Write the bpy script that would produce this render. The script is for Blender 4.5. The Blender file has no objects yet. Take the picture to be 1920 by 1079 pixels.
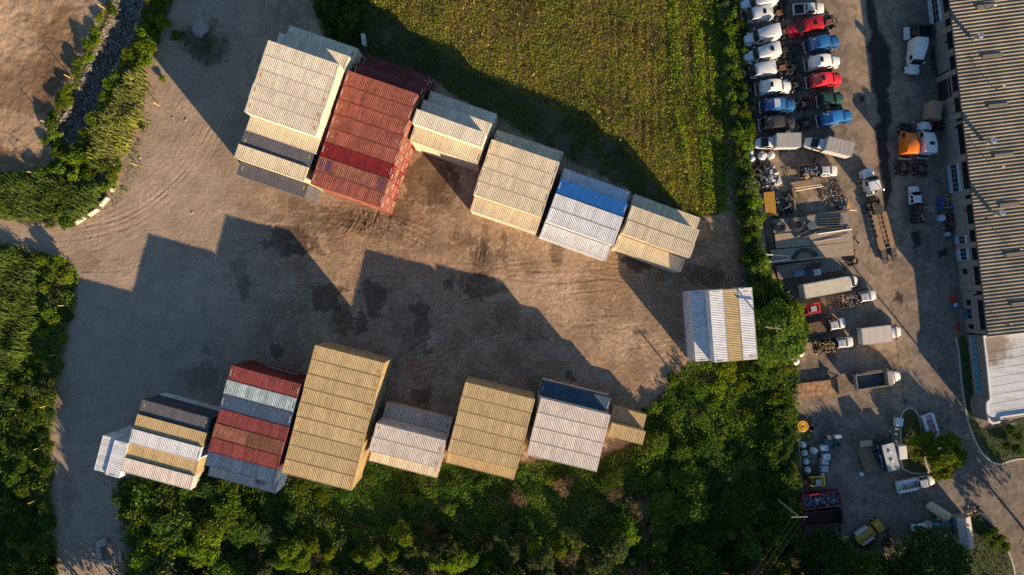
import bpy, bmesh, math, random
import numpy as np
from mathutils import Vector, Matrix, Euler

random.seed(11)
rng = np.random.default_rng(11)
sc = bpy.context.scene
COL = sc.collection
PI = math.pi

# ---------------------------------------------------------------- camera, world, sun, exposure
CAM_H = 126.0          # the drone hovers 126 m above the yard and looks straight down
FPX = 1299.0           # focal length in photo pixels (1920 wide)
cam_d = bpy.data.cameras.new('camera')
cam = bpy.data.objects.new('camera', cam_d)
COL.objects.link(cam)
cam.location = (0, 0, CAM_H)
cam_d.sensor_width = 36.0
cam_d.lens = 36.0 * FPX / 1920
cam_d.clip_start = 1.0
cam_d.clip_end = 2000
sc.camera = cam

SUN_EL = math.radians(16.3)
SUN_AZ = (0.63, -0.776)                      # horizontal direction towards the sun (x right, y up in the photo)
world = bpy.data.worlds.new('World')
sc.world = world
world.use_nodes = True
wn = world.node_tree
wn.nodes.clear()
sky = wn.nodes.new('ShaderNodeTexSky')
sky.sky_type = 'NISHITA'
sky.sun_disc = False
sky.sun_elevation = SUN_EL
sky.sun_rotation = math.atan2(SUN_AZ[0], SUN_AZ[1])
sky.altitude = 50
sky.dust_density = 0.3
sky.ozone_density = 4.0
sky.air_density = 1.2
bg = wn.nodes.new('ShaderNodeBackground')
bg.inputs['Strength'].default_value = 0.072
wo = wn.nodes.new('ShaderNodeOutputWorld')
wn.links.new(sky.outputs[0], bg.inputs[0])
wn.links.new(bg.outputs[0], wo.inputs[0])

sun_d = bpy.data.lights.new('sun', 'SUN')
sun_d.energy = 5.0
sun_d.angle = math.radians(0.5)
sun_d.color = (1.0, 0.74, 0.46)
sun = bpy.data.objects.new('sun', sun_d)
COL.objects.link(sun)
sv = Vector((SUN_AZ[0] * math.cos(SUN_EL), SUN_AZ[1] * math.cos(SUN_EL), math.sin(SUN_EL)))
sun.rotation_euler = sv.to_track_quat('Z', 'Y').to_euler()
sun.location = (60, -80, 60)

sc.view_settings.view_transform = 'Standard'
sc.view_settings.look = 'None'
sc.view_settings.gamma = 1
sc.view_settings.exposure = 1.17
sc.render.engine = 'CYCLES'
sc.cycles.max_bounces = 5
sc.cycles.diffuse_bounces = 3
sc.cycles.transparent_max_bounces = 4
sc.cycles.use_denoising = False
sc.cycles.caustics_reflective = False
sc.cycles.caustics_refractive = False

# ---------------------------------------------------------------- helpers
def P(px, py, z=0.0):
    k = (CAM_H - z) / FPX
    return ((px - 960) * k, (539.5 - py) * k)

def P3(px, py, z=0.0, at=None):
    x, y = P(px, py, z)
    return (x, y, z if at is None else at)

class MB:
    def __init__(s):
        s.v = []; s.f = []; s.m = []
    def add(s, vs, fs, mi=0):
        b = len(s.v)
        s.v.extend(vs)
        for f in fs:
            s.f.append([i + b for i in f]); s.m.append(mi)
        return s
    def box(s, x0, x1, y0, y1, z0, z1, mi=0):
        return s.add([(x0,y0,z0),(x1,y0,z0),(x1,y1,z0),(x0,y1,z0),(x0,y0,z1),(x1,y0,z1),(x1,y1,z1),(x0,y1,z1)],
                     [(3,2,1,0),(4,5,6,7),(0,1,5,4),(1,2,6,5),(2,3,7,6),(3,0,4,7)], mi)
    def obox(s, c, ax, ay, az, mi=0):
        c, ax, ay, az = Vector(c), Vector(ax), Vector(ay), Vector(az)
        vs = [tuple(c + i*ax + j*ay + k*az) for i, j, k in ((-1,-1,-1),(1,-1,-1),(1,1,-1),(-1,1,-1),(-1,-1,1),(1,-1,1),(1,1,1),(-1,1,1))]
        return s.add(vs, [(3,2,1,0),(4,5,6,7),(0,1,5,4),(1,2,6,5),(2,3,7,6),(3,0,4,7)], mi)
    def loft(s, rings, cap=True, mi=0):
        n = len(rings[0]); vs = [p for r in rings for p in r]; fs = []
        for k in range(len(rings) - 1):
            for i in range(n):
                j = (i + 1) % n
                fs.append((k*n+i, k*n+j, (k+1)*n+j, (k+1)*n+i))
        if cap:
            fs.append(tuple(range(n - 1, -1, -1))); fs.append(tuple(range((len(rings)-1)*n, len(rings)*n)))
        return s.add(vs, fs, mi)
    def tube(s, pts, r, n=7, mi=0, r1=None):
        pts = [Vector(p) for p in pts]; rings = []
        up = Vector((0.13, 0.21, 0.97))
        for k, p in enumerate(pts):
            d = (pts[min(k+1, len(pts)-1)] - pts[max(k-1, 0)]).normalized()
            a = d.cross(up)
            if a.length < 0.05: a = d.cross(Vector((1, 0, 0)))
            a.normalize(); b = d.cross(a)
            rr = r if r1 is None else r + (r1 - r) * k / (len(pts) - 1)
            rings.append([tuple(p + rr*(math.cos(2*PI*i/n)*a + math.sin(2*PI*i/n)*b)) for i in range(n)])
        return s.loft(rings, True, mi)
    def cyl(s, p0, p1, r, n=12, r1=None, mi=0):
        return s.tube([p0, p1], r, n, mi, r1)
    def lathe(s, prof, n=14, c=(0,0,0), mi=0):
        return s.loft([[(c[0]+r*math.cos(2*PI*i/n), c[1]+r*math.sin(2*PI*i/n), c[2]+z) for i in range(n)] for r, z in prof], True, mi)
    def prism(s, poly, z0, z1, mi=0):
        n = len(poly)
        return s.add([(x,y,z0) for x,y in poly] + [(x,y,z1) for x,y in poly],
                     [tuple(range(n-1,-1,-1)), tuple(range(n,2*n))] + [(i,(i+1)%n,n+(i+1)%n,n+i) for i in range(n)], mi)
    def torus(s, c, R, r, n=24, m=8, mi=0):
        vs = []; fs = []
        for i in range(n):
            for j in range(m):
                a, b = 2*PI*i/n, 2*PI*j/m
                vs.append((c[0]+(R+r*math.cos(b))*math.cos(a), c[1]+(R+r*math.cos(b))*math.sin(a), c[2]+r*math.sin(b)))
                fs.append((i*m+j, ((i+1)%n)*m+j, ((i+1)%n)*m+(j+1)%m, i*m+(j+1)%m))
        return s.add(vs, fs, mi)
    def mesh(s, name, mats=(), smooth=False):
        me = bpy.data.meshes.new(name)
        me.from_pydata(s.v, [], s.f)
        for m in (mats if isinstance(mats, (list, tuple)) else [mats]):
            me.materials.append(m)
        if any(s.m): me.polygons.foreach_set('material_index', s.m)
        bm = bmesh.new(); bm.from_mesh(me)
        bmesh.ops.recalc_face_normals(bm, faces=bm.faces)
        bm.to_mesh(me); bm.free()
        if smooth:
            me.polygons.foreach_set('use_smooth', [True] * len(me.polygons))
            me.set_sharp_from_angle(angle=math.radians(38))
        me.update()
        return me
    def build(s, name, mats, parent=None, smooth=False):
        return put(name, s.mesh(name, mats, smooth), parent)

def put(name, me, parent=None, mat=None):
    o = bpy.data.objects.new(name, me)
    COL.objects.link(o)
    if parent is not None: o.parent = parent
    if mat is not None:
        if not me.materials: me.materials.append(mat)
        o.material_slots[0].link = 'OBJECT'
        o.material_slots[0].material = mat
    return o

def tag(o, label=None, cat=None, group=None, kind=None):
    if label: o['label'] = label
    if cat: o['category'] = cat
    if group: o['group'] = group
    if kind: o['kind'] = kind
    return o

def thing(name, label, cat, loc, rz=0.0, group=None):
    o = bpy.data.objects.new(name, None)
    COL.objects.link(o)
    o.empty_display_size = 0.2
    o.location = loc; o.rotation_euler = (0, 0, rz)
    return tag(o, label, cat, group)

def dup(root, loc, rz, label=None, group=None):
    r = root.copy(); COL.objects.link(r)
    r.location = loc; r.rotation_euler = (0, 0, rz)
    if label: r['label'] = label
    if group: r['group'] = group
    for ch in list(root.children):
        c = ch.copy(); COL.objects.link(c); c.parent = r
        for g in list(ch.children):
            d = g.copy(); COL.objects.link(d); d.parent = c
    return r

def rr(x, w, z0, z1, r=0.08, wt=None, n=2):
    """rounded rectangle section across a vehicle at x; wt = width at the top"""
    wt = w if wt is None else wt
    h = max(z1 - z0, 0.02); r = min(r, h * 0.45, wt * 0.45)
    out = []
    for cx, cz, a0, ww in ((1, 0, -PI/2, w), (1, 1, 0, wt), (-1, 1, PI/2, wt), (-1, 0, PI, w)):
        for k in range(n + 1):
            a = a0 + k * PI / 2 / n
            yc = cx * (ww / 2 - r); zc = (z1 - r) if cz else (z0 + r)
            out.append((x, yc + r * math.cos(a), zc + r * math.sin(a)))
    return out

# ---------------------------------------------------------------- materials
def nodes_of(m):
    m.use_nodes = True
    return m.node_tree.nodes, m.node_tree.links

def rgb(c): return (c[0], c[1], c[2], 1.0)

_mc = {}
def mat_plain(name, c, rough=0.6, metal=0.0, var=0.12, scale=3.0, coat=0.0):
    """a plain surface with faint uneven tone and grime"""
    if name in _mc: return _mc[name]
    m = bpy.data.materials.new(name); N, L = nodes_of(m)
    b = N['Principled BSDF']
    tc = N.new('ShaderNodeTexCoord'); nz = N.new('ShaderNodeTexNoise')
    nz.inputs['Scale'].default_value = scale; nz.inputs['Detail'].default_value = 5
    L.new(tc.outputs['Object'], nz.inputs['Vector'])
    mr = N.new('ShaderNodeMapRange')
    mr.inputs[1].default_value = 0.3; mr.inputs[2].default_value = 0.7
    mr.inputs[3].default_value = 1 - var; mr.inputs[4].default_value = 1 + var * 0.5
    L.new(nz.outputs['Fac'], mr.inputs[0])
    mx = N.new('ShaderNodeMix'); mx.data_type = 'RGBA'; mx.blend_type = 'MULTIPLY'
    mx.inputs[0].default_value = 1
    mx.inputs[6].default_value = rgb(c)
    L.new(mr.outputs[0], mx.inputs[7])
    L.new(mx.outputs[2], b.inputs['Base Color'])
    b.inputs['Roughness'].default_value = rough
    b.inputs['Metallic'].default_value = metal
    b.inputs['Coat Weight'].default_value = coat
    _mc[name] = m
    return m

def mat_container(name, c, rust=0.0, grime=0.25):
    """painted corrugated steel: tone changes from rib to rib, grime and rust patches"""
    if name in _mc: return _mc[name]
    m = bpy.data.materials.new(name); N, L = nodes_of(m)
    b = N['Principled BSDF']
    tc = N.new('ShaderNodeTexCoord'); oi = N.new('ShaderNodeObjectInfo')
    sc_ = N.new('ShaderNodeMath'); sc_.operation = 'MULTIPLY'; sc_.inputs[1].default_value = 137.0
    L.new(oi.outputs['Random'], sc_.inputs[0])
    ad = N.new('ShaderNodeVectorMath'); ad.operation = 'ADD'
    L.new(tc.outputs['Object'], ad.inputs[0]); L.new(sc_.outputs[0], ad.inputs[1])
    mp = N.new('ShaderNodeMapping'); mp.inputs['Scale'].default_value = (2.2, 0.12, 0.5)
    L.new(ad.outputs[0], mp.inputs['Vector'])
    st = N.new('ShaderNodeTexNoise'); st.inputs['Scale'].default_value = 1.0; st.inputs['Detail'].default_value = 3
    L.new(mp.outputs[0], st.inputs['Vector'])
    m1 = N.new('ShaderNodeMapRange'); m1.inputs[1].default_value = 0.32; m1.inputs[2].default_value = 0.68
    m1.inputs[3].default_value = 1 - grime; m1.inputs[4].default_value = 1.08
    L.new(st.outputs['Fac'], m1.inputs[0])
    # one container is a little lighter or darker than the next
    m0 = N.new('ShaderNodeMapRange'); m0.inputs[3].default_value = 0.93; m0.inputs[4].default_value = 1.05
    L.new(oi.outputs['Random'], m0.inputs[0])
    mm = N.new('ShaderNodeMath'); mm.operation = 'MULTIPLY'
    L.new(m1.outputs[0], mm.inputs[0]); L.new(m0.outputs[0], mm.inputs[1])
    mx = N.new('ShaderNodeMix'); mx.data_type = 'RGBA'; mx.blend_type = 'MULTIPLY'; mx.inputs[0].default_value = 1
    dn = N.new('ShaderNodeTexNoise'); dn.inputs['Scale'].default_value = 0.7; dn.inputs['Detail'].default_value = 6; dn.inputs['Roughness'].default_value = 0.65
    L.new(ad.outputs[0], dn.inputs['Vector'])
    m3 = N.new('ShaderNodeMapRange'); m3.inputs[1].default_value = 0.34; m3.inputs[2].default_value = 0.6; m3.inputs[3].default_value = 1 - grime*0.9; m3.inputs[4].default_value = 1.03
    L.new(dn.outputs['Fac'], m3.inputs[0])
    m4 = N.new('ShaderNodeMath'); m4.operation = 'MULTIPLY'; L.new(mm.outputs[0], m4.inputs[0]); L.new(m3.outputs[0], m4.inputs[1])
    mx.inputs[6].default_value = rgb(c); L.new(m4.outputs[0], mx.inputs[7])
    out = mx.outputs[2]
    if rust > 0:
        rn = N.new('ShaderNodeTexNoise'); rn.inputs['Scale'].default_value = 1.1; rn.inputs['Detail'].default_value = 7
        rn.inputs['Roughness'].default_value = 0.7
        L.new(ad.outputs[0], rn.inputs['Vector'])
        rm = N.new('ShaderNodeMapRange'); rm.inputs[1].default_value = 0.66 - 0.16 * rust; rm.inputs[2].default_value = 0.78 - 0.10 * rust
        rm.inputs[3].default_value = 0; rm.inputs[4].default_value = 0.85
        L.new(rn.outputs['Fac'], rm.inputs[0])
        rc = N.new('ShaderNodeMix'); rc.data_type = 'RGBA'
        L.new(rm.outputs[0], rc.inputs[0]); L.new(out, rc.inputs[6]); rc.inputs[7].default_value = (0.11, 0.055, 0.03, 1)
        out = rc.outputs[2]
    L.new(out, b.inputs['Base Color'])
    b.inputs['Roughness'].default_value = 0.62
    b.inputs['Specular IOR Level'].default_value = 0.25
    _mc[name] = m
    return m

def mat_leaf(name, c, warm=0.10, dark=0.50, transl=0.40):
    """leaves: each leaf clump has its own tone (attribute 'tone'), each plant its own hue"""
    if name in _mc: return _mc[name]
    m = bpy.data.materials.new(name); N, L = nodes_of(m)
    N.remove(N['Principled BSDF'])
    out = N['Material Output']
    at = N.new('ShaderNodeAttribute'); at.attribute_name = 'tone'
    oi = N.new('ShaderNodeObjectInfo')
    rp = N.new('ShaderNodeValToRGB')
    rp.color_ramp.elements[0].color = (c[0]*dark, c[1]*dark, c[2]*dark, 1)
    rp.color_ramp.elements[1].color = (c[0]*(1.35+warm), c[1]*1.4, c[2]*0.9, 1)
    e = rp.color_ramp.elements.new(0.5); e.color = rgb(c)
    L.new(at.outputs['Fac'], rp.inputs[0])
    hs = N.new('ShaderNodeHueSaturation')
    m0 = N.new('ShaderNodeMapRange'); m0.inputs[3].default_value = 0.488; m0.inputs[4].default_value = 0.522
    L.new(oi.outputs['Random'], m0.inputs[0]); L.new(m0.outputs[0], hs.inputs['Hue'])
    m1 = N.new('ShaderNodeMath'); m1.operation = 'MULTIPLY_ADD'; m1.inputs[1].default_value = 0.55; m1.inputs[2].default_value = 0.72
    fr = N.new('ShaderNodeMath'); fr.operation = 'FRACT'
    f2 = N.new('ShaderNodeMath'); f2.operation = 'MULTIPLY'; f2.inputs[1].default_value = 7.31
    L.new(oi.outputs['Random'], f2.inputs[0]); L.new(f2.outputs[0], fr.inputs[0]); L.new(fr.outputs[0], m1.inputs[0])
    L.new(m1.outputs[0], hs.inputs['Value'])
    L.new(rp.outputs[0], hs.inputs['Color'])
    d = N.new('ShaderNodeBsdfDiffuse'); t = N.new('ShaderNodeBsdfTranslucent')
    mx = N.new('ShaderNodeMixShader'); mx.inputs[0].default_value = transl
    L.new(hs.outputs[0], d.inputs[0]); L.new(hs.outputs[0], t.inputs[0])
    L.new(d.outputs[0], mx.inputs[1]); L.new(t.outputs[0], mx.inputs[2]); L.new(mx.outputs[0], out.inputs[0])
    _mc[name] = m
    return m

def mat_ground(name, rough=0.95, scale=6.0, amp=0.25, bump=0.06):
    """soil and paving: tone from the vertex colour 'soil', fine grain from noise, wetness from 'wet'"""
    m = bpy.data.materials.new(name); N, L = nodes_of(m)
    b = N['Principled BSDF']
    at = N.new('ShaderNodeAttribute'); at.attribute_name = 'soil'
    wt = N.new('ShaderNodeAttribute'); wt.attribute_name = 'wet'
    tc = N.new('ShaderNodeTexCoord')
    n1 = N.new('ShaderNodeTexNoise'); n1.inputs['Scale'].default_value = scale; n1.inputs['Detail'].default_value = 8; n1.inputs['Roughness'].default_value = 0.75
    n2 = N.new('ShaderNodeTexNoise'); n2.inputs['Scale'].default_value = 0.35; n2.inputs['Detail'].default_value = 6
    L.new(tc.outputs['Object'], n1.inputs['Vector']); L.new(tc.outputs['Object'], n2.inputs['Vector'])
    m1 = N.new('ShaderNodeMapRange'); m1.inputs[1].default_value = 0.25; m1.inputs[2].default_value = 0.75
    m1.inputs[3].default_value = 1 - amp; m1.inputs[4].default_value = 1 + amp
    L.new(n1.outputs['Fac'], m1.inputs[0])
    m2 = N.new('ShaderNodeMapRange'); m2.inputs[1].default_value = 0.3; m2.inputs[2].default_value = 0.7
    m2.inputs[3].default_value = 0.9; m2.inputs[4].default_value = 1.1
    L.new(n2.outputs['Fac'], m2.inputs[0])
    mu = N.new('ShaderNodeMath'); mu.operation = 'MULTIPLY'
    L.new(m1.outputs[0], mu.inputs[0]); L.new(m2.outputs[0], mu.inputs[1])
    mx = N.new('ShaderNodeMix'); mx.data_type = 'RGBA'; mx.blend_type = 'MULTIPLY'; mx.inputs[0].default_value = 1
    L.new(at.outputs['Color'], mx.inputs[6]); L.new(mu.outputs[0], mx.inputs[7])
    L.new(mx.outputs[2], b.inputs['Base Color'])
    ro = N.new('ShaderNodeMapRange'); ro.inputs[3].default_value = rough; ro.inputs[4].default_value = 0.45
    L.new(wt.outputs['Fac'], ro.inputs[0]); L.new(ro.outputs[0], b.inputs['Roughness'])
    b.inputs['Specular IOR Level'].default_value = 0.2
    bp = N.new('ShaderNodeBump'); bp.inputs['Strength'].default_value = 0.6; bp.inputs['Distance'].default_value = bump
    L.new(n1.outputs['Fac'], bp.inputs['Height']); L.new(bp.outputs[0], b.inputs['Normal'])
    return m

def mat_glass():
    m = mat_plain('dark_glass', (0.008, 0.015, 0.019), 0.2, 0, 0.2, 1.0)
    m.node_tree.nodes['Principled BSDF'].inputs['Specular IOR Level'].default_value = 0.25
    return m

def paint(name, c):
    return mat_plain('paint_' + name, c, 0.38, 0, 0.10, 2.5, 0.25)

RUBBER = mat_plain('tyre_rubber', (0.018, 0.018, 0.02), 0.85)
STEEL = mat_plain('bare_steel', (0.38, 0.38, 0.38), 0.4, 0.7)
CHROME = mat_plain('polished_metal', (0.65, 0.66, 0.68), 0.25, 0.9, 0.05)
BLACK = mat_plain('black_paint', (0.02, 0.02, 0.023), 0.55)
CHASSIS = mat_plain('chassis_grime', (0.028, 0.025, 0.024), 0.75, 0, 0.4, 4)
RUSTY = mat_plain('rusty_steel', (0.19, 0.085, 0.045), 0.85, 0.1, 0.45, 4)
WOOD = mat_plain('weathered_wood', (0.27, 0.185, 0.11), 0.85, 0, 0.4, 5)
DARKWOOD = mat_plain('dark_wood', (0.12, 0.075, 0.045), 0.85, 0, 0.4, 5)
CONCRETE = mat_plain('pale_concrete', (0.42, 0.38, 0.32), 0.9, 0, 0.25, 3)
GALV = mat_plain('galvanised_steel', (0.5, 0.5, 0.48), 0.45, 0.5, 0.2, 3)
WHITE = paint('white', (0.62, 0.62, 0.61))
YELLOW = paint('yellow', (0.65, 0.38, 0.03))
GLASS = mat_glass()
BARK = mat_plain('bark', (0.09, 0.065, 0.045), 0.95, 0, 0.4, 4)

# ---------------------------------------------------------------- numeric noise and masks for the ground
def _hash(ix, iy, seed):
    h = (ix.astype(np.int64) * 374761393 + iy.astype(np.int64) * 668265263 + seed * 982451653) & 0x7fffffff
    h = ((h ^ (h >> 13)) * 1274126177) & 0x7fffffff
    return ((h ^ (h >> 16)) & 0xffff) / 65535.0

def vnoise(x, y, seed=0):
    ix, iy = np.floor(x), np.floor(y)
    fx, fy = x - ix, y - iy
    fx = fx*fx*(3-2*fx); fy = fy*fy*(3-2*fy)
    a, b = _hash(ix, iy, seed), _hash(ix+1, iy, seed)
    c, d = _hash(ix, iy+1, seed), _hash(ix+1, iy+1, seed)
    return (a*(1-fx)+b*fx)*(1-fy) + (c*(1-fx)+d*fx)*fy

def fbm(x, y, seed=0, oct=4):
    s = 0; a = 0.5; t = 0
    for k in range(oct):
        s = s + a * vnoise(x * 2**k, y * 2**k, seed + 17*k); t += a; a *= 0.55
    return s / t

def sdist(px, py, poly):
    """signed distance in photo pixels to a polygon, positive inside"""
    d = np.full(px.shape, 1e9); inside = np.zeros(px.shape, bool)
    n = len(poly)
    for i in range(n):
        x0, y0 = poly[i]; x1, y1 = poly[(i+1) % n]
        ex, ey = x1-x0, y1-y0
        t = np.clip(((px-x0)*ex + (py-y0)*ey) / (ex*ex+ey*ey+1e-9), 0, 1)
        d = np.minimum(d, np.hypot(px-x0-t*ex, py-y0-t*ey))
        c = ((y0 > py) != (y1 > py)) & (px < (x1-x0)*(py-y0)/((y1-y0) if y1 != y0 else 1e-9)+x0)
        inside ^= c
    return np.where(inside, d, -d)

def sstep(a, b, x):
    t = np.clip((x-a)/(b-a), 0, 1)
    return t*t*(3-2*t)

def to_px(X, Y): return 960 + X*FPX/CAM_H, 539.5 - Y*FPX/CAM_H

# outlines of the zones, in photo pixels on the ground
LOT = [(1390,-400),(1392,0),(1402,100),(1412,250),(1420,330),(1440,470),(1468,560),(1488,700),(1490,900),(1500,1000),(1475,1100),(1460,1500),(2600,1500),(2600,-400)]
FIELD = [(660,-200),(690,0),(715,22),(790,72),(868,130),(985,182),(1058,212),(1120,252),(1168,285),(1210,330),(1262,378),(1300,402),(1352,398),(1362,330),(1358,200),(1350,100),(1342,0),(1340,-200)]
BANK = [(575,-200),(588,0),(606,82),(690,108),(800,146),(925,222),(1056,296),(1186,364),(1312,412),(1352,398),(1362,300),(1350,0),(1350,-200)]
PATHSTRIP = [(1352,120),(1372,120),(1378,300),(1390,400),(1402,520),(1388,540),(1372,420),(1358,260)]
THICKET = [(236,1200),(238,1010),(232,950),(250,912),(340,915),(420,880),(520,900),(640,885),(700,855),(820,870),(960,870),(1110,860),(1195,820),(1225,770),(1262,705),(1300,672),(1420,665),(1480,640),(1496,720),(1490,850),(1500,980),(1490,1200)]
LEFTWOOD = [(-300,452),(0,455),(52,466),(135,492),(150,522),(140,570),(126,640),(108,720),(100,800),(96,880),(100,960),(104,1020),(110,1200),(-300,1200)]
SCRUB = [(-300,330),(0,322),(45,330),(100,300),(85,265),(90,225),(118,170),(150,110),(178,50),(205,0),(300,-100),(330,-100),(322,0),(300,60),(278,110),(262,170),(245,240),(225,300),(212,345),(190,385),(165,412),(100,424),(30,416),(-300,400)]
DITCH = [(192,62),(212,20),(228,-100),(290,-100),(272,0),(255,55),(228,110),(200,160),(178,205),(160,240),(140,270),(114,262),(106,238),(122,215),(145,172),(170,112)]
TANLOT = [(-300,-200),(190,-200),(172,10),(178,50),(150,110),(118,170),(90,225),(85,265),(100,300),(45,330),(0,322),(-300,330)]
GRAVEL_W = [(110,560),(160,540),(300,560),(420,640),(400,720),(270,760),(200,830),(190,940),(150,1100),(110,1100),(104,960),(100,800),(130,640)]
LAWN_OFFICE = [(1797,640),(1812,640),(1826,745),(1836,800),(1880,800),(1912,786),(1990,780),(1990,862),(1912,858),(1872,868),(1845,850),(1820,805),(1806,720)]
LAWN_CORNER = [(1822,960),(1838,966),(1860,985),(1880,1020),(1896,1060),(1903,1120),(1700,1150),(1740,1040),(1800,1030)]
ISLAND = [(1690,870),(1688,800),(1692,775),(1706,765),(1720,776),(1726,800),(1728,830),(1736,870),(1740,886),(1716,888),(1702,884)]
# ---------------------------------------------------------------- ground
def make_grid_mesh(name, x0, x1, y0, y1, step, far=None):
    nx, ny = int((x1-x0)/step)+1, int((y1-y0)/step)+1
    xs, ys = np.linspace(x0, x1, nx), np.linspace(y0, y1, ny)
    X, Y = np.meshgrid(xs, ys)
    GX, GY = X.copy(), Y.copy()
    if far:
        GX[:, 0] = -far; GX[:, -1] = far; GY[0, :] = -far; GY[-1, :] = far
    return X, Y, GX, GY, nx, ny

def grid_to_mesh(name, GX, GY, Z, nx, ny, keep=None, mat=None, color=None, wet=None):
    idx = np.arange(nx*ny).reshape(ny, nx)
    q = np.stack([idx[:-1,:-1], idx[:-1,1:], idx[1:,1:], idx[1:,:-1]], -1).reshape(-1, 4)
    V = np.stack([GX.ravel(), GY.ravel(), Z.ravel()], -1)
    C = None if color is None else color.reshape(-1, 3)
    W = None if wet is None else wet.ravel()
    if keep is not None:
        kf = keep.ravel()[q].all(1); q = q[kf]
        used = np.unique(q); remap = np.full(nx*ny, -1); remap[used] = np.arange(len(used))
        q = remap[q]; V = V[used]
        if C is not None: C = C[used]
        if W is not None: W = W[used]
    return np_mesh(name, V, q, mat, C, W)

def np_mesh(name, V, q, mat, C=None, W=None, tone=None, smooth=True):
    me = bpy.data.meshes.new(name)
    k = q.shape[1]
    me.vertices.add(len(V)); me.vertices.foreach_set('co', V.astype(np.float32).ravel())
    me.loops.add(q.size); me.loops.foreach_set('vertex_index', q.astype(np.int32).ravel())
    me.polygons.add(len(q)); me.polygons.foreach_set('loop_start', np.arange(0, q.size, k, dtype=np.int32))
    me.update(calc_edges=True)
    me.polygons.foreach_set('use_smooth', np.full(len(q), smooth))
    if C is not None:
        a = me.attributes.new('soil', 'FLOAT_COLOR', 'POINT')
        a.data.foreach_set('color', np.concatenate([C, np.ones((len(C), 1))], 1).astype(np.float32).ravel())
    if W is not None:
        a = me.attributes.new('wet', 'FLOAT', 'POINT'); a.data.foreach_set('value', W.astype(np.float32))
    if tone is not None:
        a = me.attributes.new('tone', 'FLOAT', 'POINT'); a.data.foreach_set('value', tone.astype(np.float32))
    if mat: me.materials.append(mat)
    me.validate()
    return me

X, Y, GX, GY, nx, ny = make_grid_mesh('ground', -102, 102, -64, 64, 0.20, far=900)
px, py = to_px(X, Y)
wx = (fbm(X*0.35, Y*0.35, 3) - 0.5); wy = (fbm(X*0.35, Y*0.35, 4) - 0.5)
wx2 = (fbm(X*1.6, Y*1.6, 5) - 0.5); wy2 = (fbm(X*1.6, Y*1.6, 6) - 0.5)
qx, qy = px + wx*26 + wx2*12, py + wy*26 + wy2*12          # warped coordinates give ragged edges

def lerp(A, c, m): return A*(1-m[..., None]) + np.array(c)*m[..., None]
big = fbm(X*0.05, Y*0.05, 8); mid = fbm(X*0.25, Y*0.25, 9, 5); fine = fbm(X*1.3, Y*1.3, 10, 4)
brush = fbm(X*0.5 + 3*wx, Y*3.0 + 2*wy, 12, 4)              # combed, scraped look of graded soil
C = np.zeros(X.shape + (3,)) + np.array((0.245, 0.176, 0.122))
C = lerp(C, (0.185, 0.127, 0.083), sstep(0.42, 0.62, mid)*0.75)
C = lerp(C, (0.285, 0.212, 0.152), sstep(0.5, 0.72, fbm(X*0.11+5, Y*0.11, 14))*0.75)
C *= (0.80 + 0.40*brush)[..., None]
scuff = np.abs(fbm(X*0.55 + 4*wx2, Y*1.1 + 4*wy2, 13, 4)-0.5)        # thin pale ridges and dark seams left by tyres and blades
scuff2 = np.abs(fbm(X*1.4 + 2*wx, Y*0.7 + 3*wy, 16, 4)-0.5)
patch = sstep(.38, .6, fbm(X*.12, Y*.12, 18))
ridge = sstep(.035, .0, scuff)*patch + sstep(.03, .0, scuff2)*(1-patch)*.8
ridge3 = sstep(.028, .0, np.abs(fbm(X*1.9+5*wx2, Y*1.5+5*wy2, 21, 3)-.5))*sstep(.4, .6, fbm(X*.22, Y*.22, 22))
C *= (1 + 0.34*ridge + 0.26*ridge3*sstep(380, 520, px) - 0.16*sstep(.05, .09, scuff)*sstep(.15, .09, scuff)*patch)[..., None]
C *= (1 + (0.24*sstep(.3, .7, fbm(X*2.4, Y*2.4, 19, 3))-.12)*(1-.7*sstep(560,380,px)))[..., None]
C *= (0.84 + 0.32*fbm(X*.09+3, Y*.09, 20, 3))[..., None]
west = sstep(520, 250, px + wx*120) * sstep(480, 640, py + wy*90)
C = lerp(C, (0.205, 0.185, 0.165), np.clip(west, 0, 1)*0.75)
Z = (mid-0.5)*0.10 + (brush-0.5)*0.035 + (fine-0.5)*0.03 + (fbm(X*2.2, Y*2.2, 15, 3)-0.5)*0.03
Z += ridge*0.05 + ridge3*.03
e1 = fbm(X*.33 + wx2, Y*.33 + wy2, 151, 5); e2 = fbm(X*.7 + wx2, Y*.5 + wy2, 152, 5)
mudzone = np.clip(sstep(-10, 26, sdist(qx, qy, [(560,395),(700,398),(770,300),(850,330),(885,420),(960,430),(1010,455),(960,500),(850,480),(760,470),(640,455),(560,430)])) + sstep(-8, 30, sdist(qx, qy, [(1150,480),(1290,505),(1385,440),(1392,545),(1285,550),(1240,600),(1200,520)]))*.8 + sstep(-10,40,sdist(qx,qy,[(430,560),(1130,560),(1160,700),(1000,700),(720,740),(560,640),(400,740),(300,740),(330,660)]))*.55, 0, 1)
crisp = sstep(.52, .545, e1)*.55 + sstep(.55, .57, e2)*.45             # damp soil with a clear drying edge
C = lerp(C, (0.115, 0.073, 0.045), np.clip(crisp*mudzone*.85, 0, .85))
C = lerp(C, (0.150, 0.100, 0.065), sstep(.56, .585, e2)*(1-mudzone)*.30)
C = lerp(C, (0.325, 0.248, 0.180), sstep(.025, .0, np.abs(e1-.52))*mudzone*.35)
Z += (e2-.5)*.12*mudzone
wet = np.zeros(X.shape)

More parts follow.
